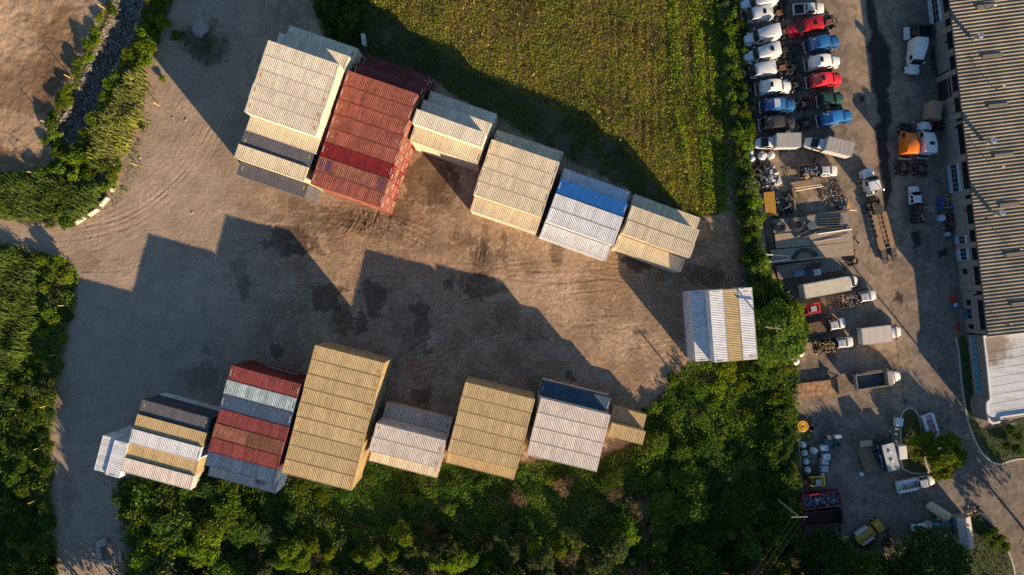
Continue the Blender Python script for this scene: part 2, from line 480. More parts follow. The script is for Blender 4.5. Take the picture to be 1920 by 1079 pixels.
# top left plot: pale dry soil, scraped brown at its edge
m = sstep(-4, 10, sdist(qx, qy, TANLOT))
C = lerp(C, (0.255, 0.178, 0.115), m)
m2 = sstep(0.45, 0.6, fbm(X*0.16+9, Y*0.3, 21)) * m
C = lerp(C, (0.150, 0.092, 0.052), m2*0.8)
m2 = m*np.clip(sstep(75, 30, np.hypot((qx-112)/1.0, (qy-120)/1.2)) + sstep(34, 10, np.hypot(qx-88, (qy-185)/1.1)), 0, 1)
C = lerp(C, (0.115, 0.068, 0.038), m2*0.75)
m2 = m*sstep(90, 20, np.hypot(qx+10, (qy-55)))
C = lerp(C, (0.36, 0.255, 0.165), m2*0.8)
Z += m*(fbm(X*0.8, Y*0.8, 23)-0.5)*0.28

# mud and wet patches (photo pixels: cx, cy, rx, ry, tilt deg, wetness, darkness)
MUD = [(548,455,46,27,8,.9,.95),(570,425,42,20,-20,.5,.6),(456,541,17,23,0,.9,.9),(447,500,15,24,10,.5,.6),(612,560,28,26,0,.8,.85),
 (702,556,24,30,20,.8,.9),(676,604,8,26,0,.8,.8),(524,655,15,14,0,.9,.95),(391,657,10,9,0,.9,.9),(325,660,20,13,0,.4,.5),
 (378,712,32,26,10,.8,.85),(900,535,50,24,8,.95,.95),(905,492,30,30,0,.9,.7),(910,452,7,42,6,.6,.6),(945,470,6,36,-3,.6,.6),
 (790,612,16,44,-12,.7,.75),(772,632,20,24,0,.6,.6),(1045,482,13,30,3,.6,.65),(1192,494,24,12,10,.8,.9),(1325,520,38,18,0,.6,.7),
 (690,415,64,22,0,.2,.3),(610,400,70,16,15,.2,.55),(800,335,46,46,30,.3,.7),(830,360,30,40,-20,.3,.5),(790,745,16,22,0,.7,.8),
 (1062,704,9,15,0,.7,.8),(560,470,26,14,0,.8,.7),(130,935,14,46,8,.5,.7),(500,400,60,12,12,.1,.4),(240,905,40,12,8,.1,.4),
 (745,400,26,26,0,.2,.5),(640,600,20,26,0,.5,.6),(950,590,20,36,0,.4,.45),(480,712,26,20,0,.6,.6),(160,492,24,18,0,.1,.6),(130,760,26,60,5,.1,.5),(1245,590,30,70,-35,.1,.25)]
for cx, cy, rx, ry, tilt, w, dk in MUD:
    t = math.radians(tilt); dx, dy = qx-cx, qy-cy
    u, v = (dx*math.cos(t)+dy*math.sin(t))/rx, (-dx*math.sin(t)+dy*math.cos(t))/ry
    r = np.hypot(u, v) + (e2-0.5)*1.5 + (fine-0.5)*0.5
    k = sstep(1.22, 0.82, r)*np.minimum(dk*1.12, 1)*(.85+.35*(big+mid-.5))
    C = lerp(C, (0.056, 0.036, 0.022), k*0.84)
    rim = sstep(0.35, 0.0, np.abs(r-1.25))*dk*0.35
    C = lerp(C, (0.30, 0.235, 0.17), rim*sstep(.45,.6,brush))
    wet = np.maximum(wet, k*w)
    Z -= k*0.05

# wheel tracks: pairs of shallow ruts sweeping round the yard
def track(pts, gauge=1.9, width=0.32, depth=0.05, tint=0.25):
    global Z, C
    W = [P(*p) for p in pts]
    c = []
    for i in range(len(W)-1):                     # Catmull-Rom
        p0, p1, p2, p3 = W[max(i-1,0)], W[i], W[i+1], W[min(i+2,len(W)-1)]
        for s in range(10):
            t = s/10
            c.append(tuple(0.5*((2*p1[k])+(-p0[k]+p2[k])*t+(2*p0[k]-5*p1[k]+4*p2[k]-p3[k])*t*t+(-p0[k]+3*p1[k]-3*p2[k]+p3[k])*t**3) for k in (0,1)))
    c.append(W[-1])
    c = np.array(c)
    x0, y0 = c.min(0)-3; x1, y1 = c.max(0)+3
    j0, j1 = np.searchsorted(X[0], (x0, x1)); i0, i1 = np.searchsorted(Y[:,0], (y0, y1))
    if j1-j0 < 2 or i1-i0 < 2: return
    sx, sy = X[i0:i1, j0:j1], Y[i0:i1, j0:j1]
    d = np.full(sx.shape, 1e9); S_ = np.zeros(sx.shape)
    for k in range(len(c)-1):
        e = c[k+1]-c[k]; L2 = e@e+1e-9
        t = np.clip(((sx-c[k,0])*e[0]+(sy-c[k,1])*e[1])/L2, 0, 1)
        dk = np.hypot(sx-c[k,0]-t*e[0], sy-c[k,1]-t*e[1]); S_ = np.where(dk < d, (k+t)/(len(c)-1), S_); d = np.minimum(d, dk)
    ends = sstep(0, .22, S_)*sstep(1, .78, S_)*(S_ > 0)*(S_ < 1)
    dd = np.abs(d-gauge/2) if gauge > 0 else d
    k = sstep(width, width*0.4, dd); berm = sstep(width*0.7, 0, np.abs(dd-width*1.3))
    k = k*ends*(0.25+0.75*sstep(.35,.6,mid[i0:i1, j0:j1])); berm = berm*ends*(0.25+0.75*sstep(.35,.6,mid[i0:i1, j0:j1]))
    Z[i0:i1, j0:j1] += -depth*k + depth*0.6*berm
    C[i0:i1, j0:j1] *= (1 - tint*k + 0.12*berm)[..., None]
R = np.random.default_rng(5)
for k in range(44):                               # the bend from the top road to the west entrance
    o = R.uniform(-34, 30); w = R.uniform(-1, 1)*14
    track([(470+o*1.3,-30),(452+o*1.3,90),(405+o*1.2+w,210),(335+o,320),(235+o*.6,398+o*.5),(110,436+o*.25),(-20,432+o*.2)], gauge=R.choice([0, 1.9, 2.1]), width=R.uniform(.14,.3), tint=R.uniform(.02,.12), depth=R.uniform(.003,.012))
for k in range(90):
    cx, cy = R.uniform(200, 1230), R.uniform(415, 700)
    a = R.uniform(-0.5, 0.5) + (0.3 if cx > 800 else 0.0); L_ = R.uniform(60, 190); b = R.uniform(-70, 70)
    dx, dy = math.cos(a)*L_, math.sin(a)*L_
    track([(cx-dx, cy-dy), (cx-dx*.3-dy*b/L_*.3, cy-dy*.3+b*.5), (cx+dx*.3, cy+dy*.3+b*.5), (cx+dx, cy+dy)], gauge=R.choice([0, 1.9, 2.2]), width=R.uniform(.14,.34), tint=R.uniform(.06,.24), depth=R.uniform(.008,.03))
for k in range(26):                               # container handler ruts fanning out of the red stack
    a = math.radians(R.uniform(60, 125)); r0, r1 = R.uniform(8, 30), R.uniform(60, 105)
    u = R.uniform(-30, 34); track([(690+u*.7, 385+r0*.4), (690+u+math.cos(a)*30+R.uniform(-4,4), 412+R.uniform(-4,4)), (690+u*1.3+math.cos(a)*r1, 378+math.sin(a)*r1*.75)], gauge=0, width=R.uniform(.14,.24), depth=R.uniform(.02,.06), tint=R.uniform(.1,.3))
for k in range(9):
    a = math.radians(R.uniform(70, 110))
    track([(905+R.uniform(-20,30), 500), (905+math.cos(a)*30+R.uniform(-6,6), 440)], gauge=0, width=.26, depth=.03, tint=0.3)
for k in range(12):                               # tracked machine at top left
    x0_, y0_ = R.uniform(0, 110), R.uniform(20, 290); a = R.uniform(.2, .6)
    track([(x0_, y0_), (x0_+45*math.cos(a), y0_+45*math.sin(a))], gauge=R.choice([0, 1.6]), width=0.35, depth=0.05, tint=0.25)
for k in range(5):
    track([(262+k*3, 330),(290+k*3,240),(320+k*4,170),(352+k*4,80)], gauge=1.7, width=.2, tint=.14, depth=.02)
for k in range(5):
    track([(160+k*6,1090),(172+k*6,960),(180+k*8,860),(150+k*10,740),(150+k*12,600)], width=.2, tint=.12, depth=.012)
for k in range(6):
    track([(1330+k*7,420),(1345+k*6,500),(1300+k*5,600),(1240,690)], width=.2, tint=.12, depth=.015)

C = lerp(C, (0.262, 0.208, 0.160), sstep(600, 330, qx)*sstep(-.1, .2, sdist(px, py, TANLOT)*-1)*.55)
C = C*(np.array((1.27, 1.26, 1.24)) + np.array((.02, .0, -.03))*sstep(430, 620, qx)[..., None])
# green and earthy floor under the plants
lawn = np.zeros(X.shape)
for poly, col, edge in ((BANK, (0.050, 0.062, 0.024), 6), (THICKET, (0.035, 0.042, 0.016), 9), (LEFTWOOD, (0.038, 0.048, 0.018), 7), (SCRUB, (0.065, 0.062, 0.028), 6)):
    m = sstep(-edge*0.4, edge, sdist(qx, qy, poly))
    C = lerp(C, col, m*0.9); lawn = np.maximum(lawn, m)
bare = sstep(0.58, 0.66, fbm(X*0.22, Y*0.22, 33)) * sstep(-2, 10, sdist(qx, qy, BANK)) * (1-sstep(0, 12, sdist(px, py, FIELD)))
C = lerp(C, (0.105, 0.078, 0.050), bare*0.8)
m = sstep(-3, 6, sdist(qx, qy, FIELD)); C = lerp(C, (0.105, 0.080, 0.034), m)
m = sstep(8, 2, np.abs(qx-(640+ (qy-40)*0.22)))*sstep(-20,0,qy)*sstep(175,120,qy); C = lerp(C, (0.17, 0.125, 0.09), m*0.7)
m = sstep(-3, 5, sdist(qx, qy, PATHSTRIP)); C = lerp(C, (0.17, 0.135, 0.105), m)
m = sstep(40, 20, np.hypot(qx-372, qy-72)); C = lerp(C, (0.055, 0.058, 0.028), m*0.8)      # grassy ring round a pale pad
m = sstep(44, 20, np.hypot((qx-395)/1.2, (qy-88)))*0.6; C = lerp(C, (0.06, 0.05, 0.03), m)
m = sstep(18, 12, np.hypot(qx-375, qy-50)); C = lerp(C, (0.36, 0.31, 0.25), m)
m = sstep(5, 1, np.abs(qx-(322 - (qy-0)*0.32)))*sstep(-60,0,qy)*sstep(150,90,qy); C = lerp(C, (0.05,0.055,0.025), m*.8)
m = sstep(-4, 5, sdist(qx, qy, DITCH)); C = lerp(C, (0.075, 0.068, 0.06), m)
Z -= sstep(-3, 14, sdist(px, py, DITCH))*1.3
m = sstep(-3, 8, sdist(qx, qy, [(232,88),(262,80),(268,110),(248,128),(228,118)])); C = lerp(C, (0.27,0.19,0.12), m)
lotm = sstep(-4, 4, sdist(px, py, LOT))
Z = Z*(1-lotm) - 0.12*lotm
C = lerp(C, (0.10, 0.078, 0.055), lotm)
edge_m = np.clip(sstep(6, 1, 102-np.abs(X)) + sstep(6, 1, 64-np.abs(Y)), 0, 1)
C = lerp(C, (0.16, 0.135, 0.095), edge_m); Z = Z*(1-edge_m) - .05*edge_m
GM = mat_ground('soil', 0.95, 3.0, 0.26, 0.06)
ground = put('ground', grid_to_mesh('ground', GX, GY, Z, nx, ny, None, GM, np.clip(C, 0.01, 0.9), np.clip(wet, 0, 1)))
tag(ground, kind='structure')

# asphalt of the truck lot and the road, dusty and stained
X2, Y2, GX2, GY2, nx2, ny2 = make_grid_mesh('lot', 39, 102, -64, 64, 0.24, None)
px2, py2 = to_px(X2, Y2)
ax = (fbm(X2*0.5, Y2*0.5, 41)-.5); ay = (fbm(X2*0.5, Y2*0.5, 42)-.5)
rx_, ry_ = px2+ax*16, py2+ay*16
d2 = sdist(px2+ax*10, py2+ay*10, LOT)
C2 = np.zeros(X2.shape+(3,)) + np.array((0.172, 0.130, 0.094))
C2 = lerp(C2, (0.115, 0.094, 0.076), sstep(.4, .65, fbm(X2*.15, Y2*.15, 43))*.8)
C2 = lerp(C2, (0.225, 0.165, 0.110), sstep(.52, .7, fbm(X2*.3, Y2*.12, 44))*.6)
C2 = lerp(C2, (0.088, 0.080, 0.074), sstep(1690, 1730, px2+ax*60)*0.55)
C2 = lerp(C2, (0.075, 0.060, 0.048), sstep(1600,1560,px2+ax*50)*sstep(.42,.6,fbm(X2*.4,Y2*.4,45))*.7)
C2 = lerp(C2, (0.10, 0.088, 0.076), sstep(740, 800, py2+ay*50)*0.6)
C2 *= (0.85+0.3*fbm(X2*1.2, Y2*1.2, 46, 3))[..., None]*1.55
g1 = fbm(X2*.6+ax*3, Y2*.6+ay*3, 61, 5); g2 = fbm(X2*1.7, Y2*1.7, 62, 4)
C2 = lerp(C2, (0.105, 0.080, 0.060), sstep(.53,.56,g1)*.42)
C2 = lerp(C2, (0.34, 0.26, 0.185), sstep(.03,.0,np.abs(g1-.47))*.22)
C2 = lerp(C2, (0.33, 0.26, 0.19), sstep(.62,.68,g2)*.35)
C2 = lerp(C2, (0.06, 0.05, 0.042), sstep(.36,.32,g2)*.35)
wet2 = np.zeros(X2.shape)
STAIN = [[(1630,-30),(1642,20),(1652,60),(1668,95),(1672,130),(1668,170),(1672,230),(1652,238),(1640,180),(1634,140),(1628,90),(1636,60),(1626,30)],
         [(1640,230),(1668,232),(1664,300),(1672,360),(1660,400),(1652,330)],
         [(1708,432),(1726,430),(1724,462),(1712,466)],[(1760,470),(1775,468),(1777,482),(1762,486)],
         [(1682,548),(1694,556),(1692,568),(1672,566)],[(1612,180),(1622,180),(1622,190),(1612,188)]]
for s in STAIN:
    k = sstep(-4, 3, sdist(rx_, ry_, s)); C2 = lerp(C2, (0.020, 0.016, 0.014), k*.92); wet2 = np.maximum(wet2, k*.5)
for k in range(90):
    cx, cy, r = R.uniform(1420, 1910), R.uniform(0, 1060), R.uniform(1.5, 9)
    k_ = sstep(1.2, .5, np.hypot((rx_-cx)/r, (ry_-cy)/(r*R.uniform(.5,1.6)))); C2 = lerp(C2, (0.045, 0.036, 0.03), k_*R.uniform(.25,.7))
for y0_, s in ((762, .5),(778, .5)):                                   # pale scuffs across the lot
    k = sstep(2.2, .5, np.abs(ry_-(y0_-(rx_-1520)*.16)))*sstep(1505,1525,rx_)*sstep(1680,1600,rx_)*sstep(.42,.55,fbm(X2*2,Y2*2,47)); C2 = lerp(C2, (.36,.30,.24), k*s)
for a, b in (((1672,560),(1700,790)),((1590,430),(1640,650)),((1752,0),(1800,620))):   # cracks and joints
    L_ = math.hypot(b[0]-a[0], b[1]-a[1]); dd = np.abs((rx_*.4+px2*.6-a[0])*(b[1]-a[1])-(py2-a[1])*(b[0]-a[0]))/L_
    k = sstep(1.4, .4, dd)*(py2 > min(a[1],b[1]))*(py2 < max(a[1],b[1])); C2 *= (1-.5*k)[..., None]
C2 = lerp(C2, (0.052, 0.056, 0.026), sstep(14, -2, d2+8*ax*2)*.85)     # weeds along the fence line
for cx, cy, r in ((1490,360,18),(1530,300,8),(1560,415,10),(1600,440,12),(1510,800,34),(1520,850,36),(1512,880,30)):
    k = sstep(1.2,.4,np.hypot((rx_-cx)/r,(ry_-cy)/r))*sstep(.4,.6,fbm(X2*1.2,Y2*1.2,48)); C2 = lerp(C2, (.045,.052,.022), k*.85)
Z2 = 0.004 + (fbm(X2*.3, Y2*.3, 49)-.5)*.03*sstep(0, 20, d2) - .06*sstep(4, -6, d2)
lot = put('asphalt_lot', grid_to_mesh('asphalt_lot', GX2, GY2, Z2, nx2, ny2, d2 > -8, mat_ground('asphalt', 0.9, 4, 0.22, 0.02), np.clip(C2,.01,.9), wet2))
tag(lot, kind='structure')

def sheet(name, poly_px, z, mat, kind='structure', thick=0.0):
    mb = MB(); pts = [P(*p) for p in poly_px]
    if thick: mb.prism(pts, z, z+thick)
    else: mb.add([(x,y,z) for x,y in pts], [tuple(range(len(pts)))])
    return tag(mb.build(name, mat), kind=kind)

def smooth_line(pts, n=8, closed=False):
    out = []; m = len(pts)
    for i in range(m if closed else m-1):
        g = lambda k: pts[k % m] if closed else pts[min(max(k,0),m-1)]
        p0,p1,p2,p3 = g(i-1),g(i),g(i+1),g(i+2)
        for s in range(n):
            t = s/n
            out.append(tuple(0.5*(2*p1[k]+(-p0[k]+p2[k])*t+(2*p0[k]-5*p1[k]+4*p2[k]-p3[k])*t*t+(-p0[k]+3*p1[k]-3*p2[k]+p3[k])*t**3) for k in (0,1)))
    if not closed: out.append(pts[-1])
    return out

def kerb(name, line_px, closed=False, w=0.16, h=0.13):
    pts = [Vector(P(*p)) for p in smooth_line(line_px, 6, closed)]
    mb = MB(); n = len(pts); rings = []
    for i, p in enumerate(pts):
        a = pts[(i-1) % n] if closed or i else p; b = pts[(i+1) % n] if closed or i < n-1 else p
        d = (b-a).normalized(); q = Vector((-d.y, d.x))
        rings.append([(p.x+q.x*s, p.y+q.y*s, z) for s, z in ((-w,0.0),(-w,h),(w,h),(w,0.0))])
    if closed: rings.append(rings[0])
    mb.loft(rings, not closed)
    return tag(mb.build(name, CONCRETE), kind='structure')
LAWN = mat_plain('lawn_soil', (0.040, 0.062, 0.018), 0.95, 0, 0.4, 1.2)
sheet('lawn', smooth_line(LAWN_OFFICE,4,True), 0.06, LAWN)
sheet('lawn', smooth_line(LAWN_CORNER,4,True), 0.06, LAWN)
sheet('planting_bed', smooth_line(ISLAND,4,True), 0.07, mat_plain('bed_soil', (0.07,0.055,0.03), .95, 0, .4, 2))
kerb('kerb', [(1791,632),(1797,660),(1803,720),(1816,795),(1838,845),(1868,870),(1912,861),(1990,864)])
kerb('kerb', [(1838,963),(1862,985),(1884,1022),(1900,1064),(1906,1120)])
kerb('kerb', ISLAND, True)
# ---------------------------------------------------------------- shipping containers
HC = 2.9
CW = 2.40
PAL = dict(
    cream=(0.66, 0.56, 0.40), ivory=(0.69, 0.615, 0.48), sand=(0.49, 0.365, 0.185), white=(0.66, 0.665, 0.68), pink=(0.64, 0.56, 0.49),
    slate=(0.105, 0.105, 0.125), blue=(0.008, 0.105, 0.36), pale=(0.40, 0.50, 0.53), navy=(0.05, 0.105, 0.20), teal=(0.05, 0.095, 0.145),
    red=(0.35, 0.105, 0.072), crimson=(0.23, 0.016, 0.020), rust=(0.33, 0.125, 0.082), maroon=(0.21, 0.045, 0.040), brick=(0.25, 0.052, 0.050), purple=(0.065, 0.032, 0.10), brown=(0.085, 0.040, 0.025))
WORD = dict(cream='cream', ivory='pale cream', sand='tan', white='white', pink='off-white', slate='slate grey', blue='bright blue', pale='pale blue',
            navy='weathered blue', teal='dark blue', red='brick red', brick='red', crimson='deep red', rust='faded red', maroon='dark red')
RUST = dict(red=0.75, brick=0.7, rust=1.0, maroon=0.7, navy=0.7, pale=0.5, crimson=0.15, brown=0.7)
def cmat(c): return mat_container('container_' + c, PAL[c], RUST.get(c, 0.0), 0.36 if c in RUST else 0.18)
STICK = mat_plain('warning_sticker', (0.50, 0.24, 0.03), 0.6)
STICKY = mat_plain('yellow_sticker', (0.30, 0.30, 0.04), 0.6)
DECAL = mat_plain('white_decal', (0.62, 0.60, 0.58), 0.6)
GAL2 = mat_plain('lock_bar_steel', (0.40, 0.38, 0.35), 0.5, 0.5)

def corr(mb, a0, a1, pitch, fn):
    """trapezoid corrugation from a0 to a1; fn(a, depth, side) -> point"""
    n = max(2, round((a1-a0)/pitch)); p = (a1-a0)/n; A = []
    for i in range(n):
        s = a0+i*p
        A += [(s, 1), (s+p*.30, 1), (s+p*.5, 0), (s+p*.80, 0)]
    A.append((a1, 1))
    vs = []; 
    for a, d in A: vs += [fn(a, d, 0), fn(a, d, 1)]
    mb.add(vs, [(2*i, 2*i+2, 2*i+3, 2*i+1) for i in range(len(A)-1)])

_cm = {}
def cmesh(L):
    if L in _cm: return _cm[L]
    hl, hw, h = L/2, CW/2, HC
    D = {}
    f = MB()
    for s in (-1, 1):
        f.box(-hl+.02, hl-.02, s*hw-.07*(s > 0), s*hw+.07*(s < 0), h-.10, h-.006)        # top side rails
        f.box(-hl+.02, hl-.02, s*hw-.10*(s > 0), s*hw+.10*(s < 0), 0.02, 0.17)           # bottom side rails
        x = s*(hl-.08)
        f.box(x-.07, x+.07, -hw+.02, hw-.02, h-.13, h-.012)                            # headers
        f.box(x-.07, x+.07, -hw+.02, hw-.02, 0.02, 0.16)
        for t in (-1, 1):
            y = t*(hw-.085)
            f.box(x-.075, x+.075, y-.08, y+.08, 0.118, h-.118)                            # corner posts
            for z in (0.0, h-.118):
                f.box(s*hl-.178*(s > 0), s*hl+.178*(s < 0), t*hw-.162*(t > 0), t*hw+.162*(t < 0), z, z+.118)   # castings
    f.box(-hl+.1, hl-.1, -hw+.1, hw-.1, .12, .16)
    D['frame'] = f.mesh('frame')
    r = MB()
    corr(r, -hl+.36, hl-.36, 0.285, lambda a, d, s: (a, (hw-.068)*(1 if s else -1), h-.016-.032*(1-d)))
    for s in (-1, 1):
        r.add([(s*(hl-.36), -hw+.068, h-.016), (s*(hl-.15), -hw+.068, h-.016), (s*(hl-.15), hw-.068, h-.016), (s*(hl-.36), hw-.068, h-.016)], [(0,1,2,3)])
    D['roof'] = r.mesh('roof')
    for nm, t in (('north', 1), ('south', -1)):
        w = MB(); corr(w, -hl+.16, hl-.16, 0.285, lambda a, d, s: (a, t*(hw-.012-.045*(1-d)), .165 if s == 0 else h-.095))
        D[nm] = w.mesh('side_wall')
    w = MB(); corr(w, -hw+.165, hw-.165, 0.26, lambda a, d, s: (-hl+.03+.045*(1-d), a, .16 if s == 0 else h-.125))
    D['end'] = w.mesh('end_wall')
    for k, t in ((0, -1), (1, 1)):
        d = MB(); y0, y1 = (0.012, hw-.17) if t > 0 else (-hw+.17, -0.012)
        d.box(hl-.085, hl-.045, y0, y1, .165, h-.132)
        for j in range(5):
            z = .26 + j*(h-.5)/5
            d.box(hl-.045, hl-.026, y0+.05, y1-.05, z, z+(h-.5)/5-.09)
        D['door%d' % k] = d.mesh('door')
        for q in range(2):
            b = MB(); yb = y0+.27+q*(y1-y0-.54)
            b.tube([(hl-.005, yb, .13), (hl-.005, yb, h-.10)], .028, 6)
            b.box(hl-.03, hl+.025, yb-.03, yb+.22, 1.05, 1.12)
            D['bar%d%d' % (k, q)] = b.mesh('lock_bar')
    s_ = MB()
    s_.box(-.11, .11, -.34, .34, 0, .006); D['sticker'] = s_.mesh('sticker')
    s_ = MB(); s_.box(-.07, .07, -.08, .08, 0, .006); D['plate'] = s_.mesh('plate')
    s_ = MB(); s_.box(0, .006, -.48, .42, -.11, .11); s_.box(0, .006, -.30, -.05, .52, .60); D['decal'] = s_.mesh('decal')
    s_ = MB(); [s_.box(-.06, .06, -.55+i*.16, -.55+i*.16+.11, 0, .005) for i in range(7)]; D['code'] = s_.mesh('code')
    _cm[L] = D
    return D

N_CONT = [0]
def container(loc, rz, color, label, group, L=12.19, low=False, doors='plain', sticker=None, plain=False):
    D = cmesh(L); cm = cmat(color)
    t = thing('shipping_container', label, 'shipping container', loc, rz, group)
    zs = 1.0
    if low: t.scale = (1, 1, 2.59/HC)
    N_CONT[0] += 1
    put('frame', D['frame'], t, cm); put('roof', D['roof'], t, cm)
    put('side_wall', D['north'], t, cm); put('side_wall', D['south'], t, cm); put('end_wall', D['end'], t, cm)
    for k in (0, 1):
        d = put('door', D['door%d' % k], t, cm)
        if doors != 'plain':
            for q in (0, 1): put('lock_bar', D['bar%d%d' % (k, q)], d, GAL2)
            if doors == 'decal' and k == N_CONT[0] % 2:
                e = put('decal', D['decal'], d, DECAL); e.location = (L/2-.02, (-.58, .58)[k], 1.45)
    h = HC
    if sticker in ('orange', 'yellow'):
        for s in (-1, 1):
            e = put('warning_sticker', D['sticker'], t, STICK if sticker == 'orange' else STICKY)
            e.location = (s*(L/2-.62), random.uniform(-.5, .5), h-.012)
    elif sticker in ('dots',):
        for s in (-1, 1):
            e = put('plate', D['plate'], t, STICKY if random.random() < .6 else DECAL); e.location = (s*(L/2-.9), random.uniform(-.2, .2), h-.012)
            e = put('serial_number', D['code'], t, DECAL); e.location = (s*(L/2-.2), 0, h-.010)
    elif sticker == 'code':
        for s in (-1, 1):
            e = put('serial_number', D['code'], t, DECAL if color in ('teal', 'blue') else BLACK); e.location = (s*(L/2-.24), random.uniform(-.3, .3), h-.010)
    return t

ORD = ['first', 'second', 'third', 'fourth', 'fifth', 'sixth', 'seventh', 'eighth', 'ninth', 'tenth', 'eleventh']
TIER = ['bottom', 'second', 'third', 'fourth', 'fifth']
def stack(name, anchor_px, anchor_tier, anchor_col, deg, pitch, cols, L=12.19, ends=False, group=None, side='north', doors='lock', all_cols=(), shifts={}):
    """rows of stacked containers. anchor_px = north west roof corner of row anchor_col, whose top is at anchor_tier tiers.
    cols (north to south): (list of colours from bottom to top, drop of the top in metres, sticker)"""
    a = math.radians(deg)
    ux, uy = math.cos(a), -math.sin(a)              # along the container, towards the east end
    vx, vy = -math.sin(a), -math.cos(a)             # towards the south
    ax_, ay_ = P(anchor_px[0], anchor_px[1], anchor_tier*HC)
    n = len(cols); made = []
    for i, (colors, drop, stk) in enumerate(cols):
        d = (i-anchor_col)*pitch + CW/2
        sh = shifts.get(i, 0.0)
        x = ax_ + ux*(L/2+sh) + vx*d; y = ay_ + uy*(L/2+sh) + vy*d
        z = 0.0; top = len(colors)-1
        nb = [len(cols[j][0]) if 0 <= j < n else 0 for j in (i-1, i+1)]
        nlow = round(drop/0.31)
        for l, c in enumerate(colors):
            low = l < nlow
            hh = 2.59 if low else HC
            if True:
                row = '%s row from %s' % (ORD[i], side)
                tier = 'top tier' if l == top else ('%s tier' % TIER[l])
                lab = '%s container in %s of %s, %s' % (WORD[c], row, name, tier)
                js = random.uniform(-.06, .06); made.append(container((x+ux*js, y+uy*js, z), -a+random.uniform(-.0022, .0022), c, lab, group or ('containers of the ' + name), L, low,
                            doors, stk if l == top else None))
                made[-1]['_k'] = i*10+l
            z += hh
    res = {}
    for o in made:
        res[divmod(o['_k'], 10)] = o
        del o['_k']
    return res

c4 = lambda c, n: [c]*n
A_ = stack('tall cream stack', (503.1, 75.6), 5, 2, 18.9, 2.445,
  [(c4('ivory',3),0,'orange'),(c4('ivory',4),0,None)] + [(c4('ivory',5),0,None)]*2 + [(c4('ivory',5),0,'orange')]*3 +
  [(c4('cream',4),0,None),(c4('slate',4),.31,'yellow'),(c4('cream',4),0,None),(c4('slate',3),0,'yellow')], side='north', shifts={8:-.35,9:-.35,10:-.45})
B_ = stack('brick red stack', (652.6, 132.4), 4, 2, 18.6, 2.475,
  [(c4('maroon',2),0,'dots'),(c4('maroon',3),0,'dots'),(['red','rust','red','red'],0,'dots'),(['red','crimson','rust','red'],0,'dots'),(['crimson','rust','red','red'],0,'dots'),(['red','red','rust','red'],0,'dots'),
   (['crimson','red','rust','red'],0,'dots'),(['red','crimson','rust','crimson'],0,'dots'),(['crimson','red','red','rust'],0,None),(['red','rust','red','red'],0,'dots')], ends=True, doors='decal')
C_ = stack('small cream stack', (781.3, 204.4), 4, 2, 19.4, 2.45,
  [(c4('ivory',2),0,None),(c4('ivory',3),0,None),(c4('ivory',4),0,None),(c4('cream',3),0,'code')])  # warmer cream of the last row carries bounced sunlight in its colour
D_ = stack('long cream stack', (922.0, 261.7), 3, 1, 18.6, 2.47,
  [(c4('cream',2),0,'code')]+[(c4('cream',3),0,'code')]*4+[(c4('cream',2),0,None)])
E_ = stack('white and blue stack', (1051.0, 336.2), 3, 1, 19.8, 2.53,
  [(c4('white',2),0,'code'),(['white','white','blue'],0,'code'),(c4('white',3),0,None),(c4('white',3),0,None),(c4('white',2),0,None)])
F_ = stack('cream stack by the hedge', (1185.4, 385.9), 3, 1, 20.0, 2.53,
  [(c4('cream',2),0,None),(c4('cream',3),0,None),(c4('cream',3),0,None),(c4('cream',2),0,'code')])
H_ = stack('slate and tan stack', (233.4, 858.2), 3, 4, 15.3, 2.52,
  [(['white','slate','slate'],.62,'yellow'),(c4('sand',3),.31,'orange'),(c4('white',3),0,'code'),(c4('sand',3),.31,None),(['cream','sand','pink'],0,None)], ends=True)
I_ = stack('red and blue stack', (433.5, 685.3), 3, 0, 15.2, 2.535,
  [(['maroon','maroon','brick'],0,'dots'),(['red','navy','pale'],0,'code'),(['red','red','navy'],0,'dots'),(['navy','red','brick'],0,None),(['red','navy','rust'],0,None),(['navy','red','brick'],0,'code'),
   (['red','navy','navy'],.31,None),(['navy','navy'],0,None)], ends=True)
J_ = stack('nine row tan stack', (590.4, 647.3), 3, 0, 14.65, 2.493, [(c4('sand',3),0,'orange')]*9, ends=True)
K_ = stack('small off-white stack', (705.2, 793.4), 3, 1, 14.4, 2.47,
  [(['pink'],0,'orange'),(c4('pink',3),0,'orange'),(c4('pink',3),0,'orange'),(c4('cream',2),0,'orange')])  # last row's cream puts sunlight bounced off the taller wall into the paint
L_s = stack('five row tan stack', (872.3, 716.7), 3, 0, 14.15, 2.48, [(c4('sand',3),0,None)]*5+[(c4('sand',2),0,None)])
M_ = stack('off-white and blue stack', (1013.5, 746.7), 3, 1, 13.9, 2.49,
  [(['pink','teal'],0,'code')]+[(c4('pink',3),0,None)]*4)
N_ = stack('short tan pair', (1148, 793.5), 2, 1, 14.6, 2.48, [(['sand'],0,None),(c4('sand',2),0,None)], L=6.058)
O_ = stack('upright white stack', (1410.1, 538.9), 3, 0, 85.5, 2.46,
  [(c4('white',3),0,'orange'),(c4('sand',3),0,None),(c4('white',3),0,'code'),(c4('white',2),0,'code')], side='east', ends=False, all_cols=(0,))
G_ = stack('outer far left pile', (216.7, 824.5), 3, 0, 104.6, 2.46, [(['white']*3,.31,None)], L=6.058, side='east')
G2_ = stack('inner far left pile', (240.6, 832.4), 3, 0, 105.2, 2.46, [(['white']*3,0,'code')], L=6.058, side='east')

